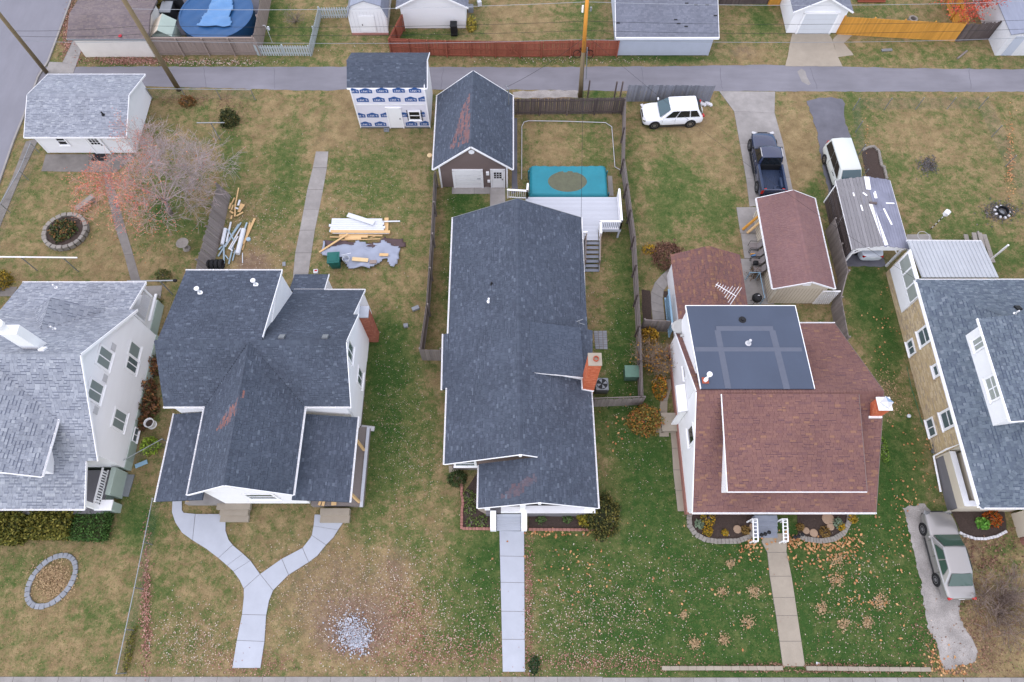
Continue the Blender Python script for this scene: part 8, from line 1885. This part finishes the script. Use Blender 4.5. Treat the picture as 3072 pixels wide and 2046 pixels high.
p = tp(9, 1330, 800); wp = thing('white_pot', 'white pot of dead stems beside the white clapboard house', 'pot', p); MB().lathe(p, [(.26, 0), (.30, .06), (.24, .1), (.32, .55), (.28, .55), (.24, .4)], 16).build('pot', 'white', wp); MB().lathe(p + Z1(.4), [(.25, 0), (.05, .05)], 12).build('earth', 'soil', wp)
shrub('lime_shrub', 'bright lime-green shrub at the short chain-link fence', tp(9, 1325, 990), .6, .6, .9, 800, .07, [(C(150, 176, 58), 4), (C(172, 196, 76), 3), (C(112, 140, 50), 2)])
bare_shrub('spreading_bare_bush', 'wide bare bush pushing over the long side fence', tp(11, 1290, 290), 1.7, 1.7, 26, [(C(150, 130, 112), 3), (C(168, 150, 132), 2)], depth=2, leaves=(420, [(C(196, 146, 52), 4), (C(170, 112, 48), 2)]), leaf=.07)
shrub('golden_bush', 'golden-leaved bush left of the red-roofed house', tp(11, 1325, 480), .5, .9, 1.0, 700, .08, [(C(186, 146, 52), 4), (C(206, 126, 46), 2), (C(120, 112, 52), 3)])
shrub('autumn_shrub', 'olive and orange rounded shrub on the lawn below the leaning gate', tp(11, 1205, 770), 1.15, 1.0, 1.2, 2300, .08, [(C(150, 128, 66), 4), (C(112, 112, 56), 4), (C(190, 140, 60), 2), (C(176, 108, 66), 1.5)])
shrub('yellow_vine', 'yellow shrub behind the short gate fence', tp(7, 1235, 1490), .7, .55, 1.0, 700, .08, [(C(190, 150, 48), 4), (C(150, 116, 46), 3)])
shrub('brown_bush', 'reddish brown bush at the corner of the sun room', tp(7, 1395, 800), 1.15, 1.15, 1.3, 2200, .07, [(C(120, 84, 70), 4), (C(140, 104, 84), 3), (C(98, 74, 62), 2)])
shrub('yellow_flowers', 'bright yellow flowers beside the reddish brown bush', tp(7, 1240, 730), .55, .4, .45, 260, .07, [(C(214, 172, 46), 4), (C(150, 130, 60), 2)], cat='flowers')
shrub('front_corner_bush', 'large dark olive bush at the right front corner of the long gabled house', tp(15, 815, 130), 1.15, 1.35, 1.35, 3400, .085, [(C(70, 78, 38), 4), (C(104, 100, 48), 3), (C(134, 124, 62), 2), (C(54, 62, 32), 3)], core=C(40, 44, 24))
shrub('gold_corner_bush', 'yellow-green bush at the left of the large dark olive bush', tp(15, 680, 150), .5, .5, .8, 700, .07, [(C(160, 144, 44), 4), (C(124, 122, 44), 3)])
shrub('corner_mound', 'dense green mound at the left front corner of the long gabled house', tp(10, 1775, 1270), .62, .55, .6, 900, .06, [(C(56, 76, 40), 4), (C(76, 92, 48), 3)])
for k, (x, y) in enumerate(((300, 150), (530, 150))): shrub('bed_mound', ['round green plant nearer the steps in the right front bed', 'round green plant in the middle of the right front bed'][k], tp(15, x, y), .32, .3, .3, 260, .05, [(C(84, 112, 60), 3), (C(110, 132, 76), 2)], cat='plant')
for k, (tl, x, y) in enumerate(((14, 1890, 60), (14, 1900, 190), (10, 1870, 1420), (10, 1930, 1460), (14, 1990, 170))): shrub('bed_weed', ['leafy weed in the upper middle of the left front bed', 'leafy weed at the lower end of the left front bed', 'leafy weed at the top of the left front bed', 'leafy weed under the porch eave in the left front bed', 'leafy weed nearest the stair cheek in the left front bed'][k], tp(tl, x, y), .4, .45, .2, 150, .06, [(C(110, 134, 66), 3), (C(134, 150, 84), 2), (C(86, 104, 54), 2)], cat='plant')
bare_shrub('leafless_thicket', 'wide leafless thicket at the lower right corner', tp(16, 2120, 930), 2.3, 1.0, 40, [(C(140, 122, 112), 3), (C(160, 144, 134), 2), (C(118, 100, 90), 2)], depth=2, kids=(2, 3))
p = tp(15, 200, 1470); mp = thing('shrub_post', 'thin grey post beside the small dark shrub at the front pavement', 'post', p); MB().box(p + Z1(.45), (.07, .07, .9)).build('post', 'metalgrey', mp)
shrub('pavement_shrub', 'small dark green shrub beside the straight front walk', tp(15, 238, 1420), .3, .5, .6, 420, .06, [(C(48, 72, 42), 4), (C(64, 86, 48), 2)])
shrub('wall_herb', 'grey-green herb against the white wall of the red-roofed house', tp(11, 1560, 1265), .25, .6, .35, 260, .06, [(C(120, 134, 126), 3), (C(96, 112, 102), 2)], cat='plant')
shrub('wall_creeper', 'lime plants along the right wall of the red-roofed house', tp(12, 1092, 1010), .3, 1.0, .35, 320, .06, [(C(120, 150, 60), 3), (C(96, 128, 52), 2)], cat='plant')
shrub('fence_weeds', 'yellow-green weeds at the lower end of the long chain-link fence', tp(13, 1135, 1290), .22, 1.3, .4, 520, .06, [(C(134, 126, 52), 3), (C(104, 110, 50), 3)], cat='plant')
ir = thing('iron_railing', 'black iron garden railing along the left wall of the red-roofed house', 'railing', tp(11, 1470, 100)); ia, ib = tp(11, 1470, 60), tp(11, 1492, 690)
for z in (.25, .8): MB().bar(ia + Z1(z), ib + Z1(z), .03, .04).build('rail', 'black', ir)
for k in range(32): MB().box(ia.lerp(ib, k / 31) + Z1(.45), (.05, .03, .9)).build('bar', 'black', ir)
for k in range(6): p = tp(3, 1685 + k * 18, 905 + 8 * (k % 3)); o = solo('rubble_stone', MB().box(p + Z1(.1), (.3, .24, .2), k), 'whitestone', 'pale rubble stone, %s from the left behind the white crossover car' % ORD[k], 'stone', p, 'rubble stones'); o.modifiers.new('b', 'BEVEL').width = .05

# keep grass and leaves off the hard surfaces
def outside(X, Y):
    ok = np.ones(len(X), bool)
    for poly in HARD:
        xs = np.array([p[0] for p in poly]); ys = np.array([p[1] for p in poly])
        sel = ok & (X > xs.min()) & (X < xs.max()) & (Y > ys.min()) & (Y < ys.max())
        if not sel.any(): continue
        x, y = X[sel], Y[sel]; r_ = np.zeros(len(x), bool)
        for i in range(len(xs)):
            x0_, y0_, x1_, y1_ = xs[i], ys[i], xs[i - 1], ys[i - 1]
            if y0_ == y1_: continue
            c = ((y0_ > y) != (y1_ > y)) & (x < (x1_ - x0_) * (y - y0_) / (y1_ - y0_) + x0_); r_ ^= c
        idx = np.where(sel)[0]; ok[idx[r_]] = False
    return ok
def grass():
    n = 230000
    X = np.random.uniform(-47, 47, n); Y = np.random.uniform(-1.1, 54, n)
    X = X * (0.62 + .38 * (Y + 1) / 55); k = outside(X, Y); X, Y = X[k], Y[k]
    l, d = turf_w(X, Y); l = l + np.random.normal(size=len(X)) * .18 + .25 * np.sin(X * 1.7 + np.sin(Y * 1.3) * 2) * np.cos(Y * 1.9)
    k = np.random.rand(len(X)) > d * .95; X, Y, l = X[k], Y[k], l[k]; n = len(X)
    tan, grn, drk = np.array(C(160, 138, 96)[:3]), np.array(C(104, 118, 58)[:3]), np.array(C(64, 96, 38)[:3])
    f1 = np.clip((l - .3) / .3, 0, 1)[:, None]; f2 = np.clip((l - .75) / .3, 0, 1)[:, None]
    c = tan * (1 - f1) + grn * f1; c = c * (1 - f2) + drk * f2; c *= np.random.uniform(.65, 1.35, (n, 1))
    P_ = np.stack([X, Y, np.full(n, .025)], 1); a = np.random.uniform(0, 2 * np.pi, n); s_ = np.random.uniform(.02, .05, n)
    U = np.stack([np.cos(a) * s_ * .5, np.sin(a) * s_ * .5, np.zeros(n)], 1); B = np.stack([-np.sin(a) * s_, np.cos(a) * s_, s_ * np.random.uniform(.2, .9, n)], 1)
    o = quads('grass', P_, U, B, c, 'leaf', kind='stuff'); tag(o, 'short patchy autumn grass over all the lawns', 'grass')
grass()
LEAF = {'pale': [(C(206, 186, 168), 4), (C(184, 150, 132), 3), (C(214, 204, 192), 2), (C(160, 118, 100), 2)], 'pink': [(C(176, 130, 116), 4), (C(158, 108, 94), 3), (C(198, 160, 142), 2), (C(126, 84, 74), 2)],
        'brown': [(C(134, 102, 82), 4), (C(160, 128, 104), 3), (C(108, 80, 66), 3)], 'straw': [(C(176, 150, 112), 4), (C(158, 130, 98), 3), (C(190, 164, 126), 2)], 'ash': [(C(96, 94, 96), 3), (C(80, 78, 80), 3), (C(120, 112, 104), 2)], 'stone': [(C(206, 212, 222), 4), (C(180, 186, 198), 3), (C(150, 140, 138), 1.5)], 'orange': [(C(198, 148, 100), 4), (C(184, 126, 82), 3), (C(210, 166, 116), 2)]}
LR = [ # x, y, rx, ry, n, size, palette
 (1240, 1880, 330, 170, 3000, .035, 'pale'), (1300, 1960, 260, 60, 1500, .04, 'pink'), (1150, 1720, 200, 120, 900, .035, 'pale'), (1220, 1850, 60, 70, 420, .045, 'pink'), (1780, 1850, 230, 170, 2100, .035, 'pale'), (1800, 1990, 230, 30, 900, .04, 'pink'), (2050, 1700, 260, 150, 500, .03, 'pale'), (2250, 1780, 330, 220, 800, .03, 'pale'), (1585, 1800, 14, 230, 700, .04, 'pink'), (2600, 1800, 160, 230, 900, .035, 'pale'),
 (440, 1830, 14, 190, 800, .05, 'pink'), (580, 1930, 110, 90, 900, .035, 'pale'), (740, 1990, 110, 40, 500, .04, 'pink'), (900, 1780, 180, 150, 900, .03, 'pale'), (1180, 1250, 80, 240, 800, .03, 'pale'), (1250, 1400, 70, 200, 450, .03, 'pale'), (1900, 1250, 110, 260, 600, .03, 'pale'), (1820, 960, 70, 200, 260, .03, 'pale'), (880, 640, 230, 200, 700, .03, 'pale'), (1100, 620, 160, 200, 500, .03, 'pale'), (760, 700, 90, 130, 420, .035, 'pale'), (1360, 800, 30, 260, 200, .03, 'pale'),
 (220, 110, 26, 70, 2600, .06, 'pink'), (215, 40, 24, 50, 1200, .06, 'brown'), (400, 183, 110, 12, 1500, .055, 'pink'), (620, 188, 160, 10, 700, .05, 'pale'), (1100, 120, 160, 60, 160, .04, 'pale'), (1700, 182, 300, 10, 240, .05, 'pale'), (2900, 1900, 150, 160, 2600, .05, 'brown'), (2960, 1650, 90, 90, 500, .07, 'brown'), (2700, 1560, 60, 90, 90, .06, 'orange'), (2850, 1990, 70, 50, 260, .07, 'orange'),
 (2400, 1995, 220, 6, 500, .05, 'brown'), (2500, 2012, 300, 6, 380, .06, 'brown'), (2480, 1650, 130, 60, 170, .085, 'orange'), (2470, 1625, 100, 22, 170, .085, 'orange'), (2360, 1620, 60, 16, 160, .085, 'orange'), (2250, 1640, 40, 40, 60, .085, 'orange'), (2550, 1750, 190, 190, 60, .085, 'orange'), (2100, 1780, 330, 200, 70, .08, 'orange'), (1700, 1680, 150, 120, 60, .08, 'orange'), (1640, 1602, 110, 10, 50, .09, 'orange'), (2760, 1400, 60, 140, 60, .08, 'orange'), (2640, 1000, 80, 160, 60, .07, 'orange'),
 (1870, 1280, 60, 60, 30, .08, 'orange'), (3030, 480, 12, 120, 220, .07, 'orange'), (2600, 480, 8, 120, 90, .06, 'orange'), (700, 330, 40, 60, 260, .05, 'brown'), (560, 300, 100, 14, 320, .05, 'brown'), (400, 640, 160, 120, 160, .05, 'orange'), (480, 640, 90, 90, 120, .05, 'pink'), (1070, 1900, 50, 50, 320, .05, 'brown'), (2560, 1800, 22, 22, 25, .06, 'orange'), (2505, 1740, 22, 18, 22, .06, 'orange'), (2640, 1805, 24, 22, 25, .06, 'orange')]
LR += [(x, y, r_ * 24, r_ * 24, int(r_ * 230), .045, 'straw') for (x, y, r_) in ((2165, 1775, .5), (2243, 1865, .7), (2085, 1930, .7), (2170, 1920, .65), (2505, 1740, .8), (2465, 1826, .7), (2640, 1805, .9), (2530, 1875, .65), (2600, 1870, .6), (2050, 1845, .45), (2190, 1690, .5), (2510, 1680, .8), (2262, 1775, .7))] + [(1055, 1895, 46, 46, 900, .05, 'stone'), (1075, 1920, 30, 34, 500, .06, 'stone'), (2660, 1190, 50, 70, 500, .05, 'straw'), (158, 1742, 48, 48, 1500, .05, 'straw'), (3000, 636, 42, 22, 800, .06, 'ash'), (2782, 496, 24, 20, 420, .06, 'ash')]
def leaves():
    Ps, Us, Bs, Cs = [], [], [], []
    for x, y, rx, ry, n, sz, pal in LR:
        px = np.random.normal(size=n) * .6 * rx + x; py = np.random.normal(size=n) * .6 * ry + y
        u = (px - 1536) / _f; q_ = (1023 - py) / _f; dy = _c * q_ + _s; dz = _s * q_ - _c; t = -CAM_H / dz
        X, Y = u * t, dy * t; k = outside(X, Y) & (Y > -1.15); k |= (np.random.rand(n) < .04); X, Y = X[k], Y[k]; n = len(X)
        Ps.append(np.stack([X, Y, np.full(n, .07)], 1)); U, B = rnd_axes(n, sz, .75); Us.append(U); Bs.append(B * 1.3); Cs.append(colours(n, LEAF[pal], .2))
    o = quads('fallen_leaves', np.concatenate(Ps), np.concatenate(Us), np.concatenate(Bs), np.concatenate(Cs), 'leaf', kind='stuff'); tag(o, 'fallen autumn leaves scattered over lawns and verges', 'leaves')
leaves()
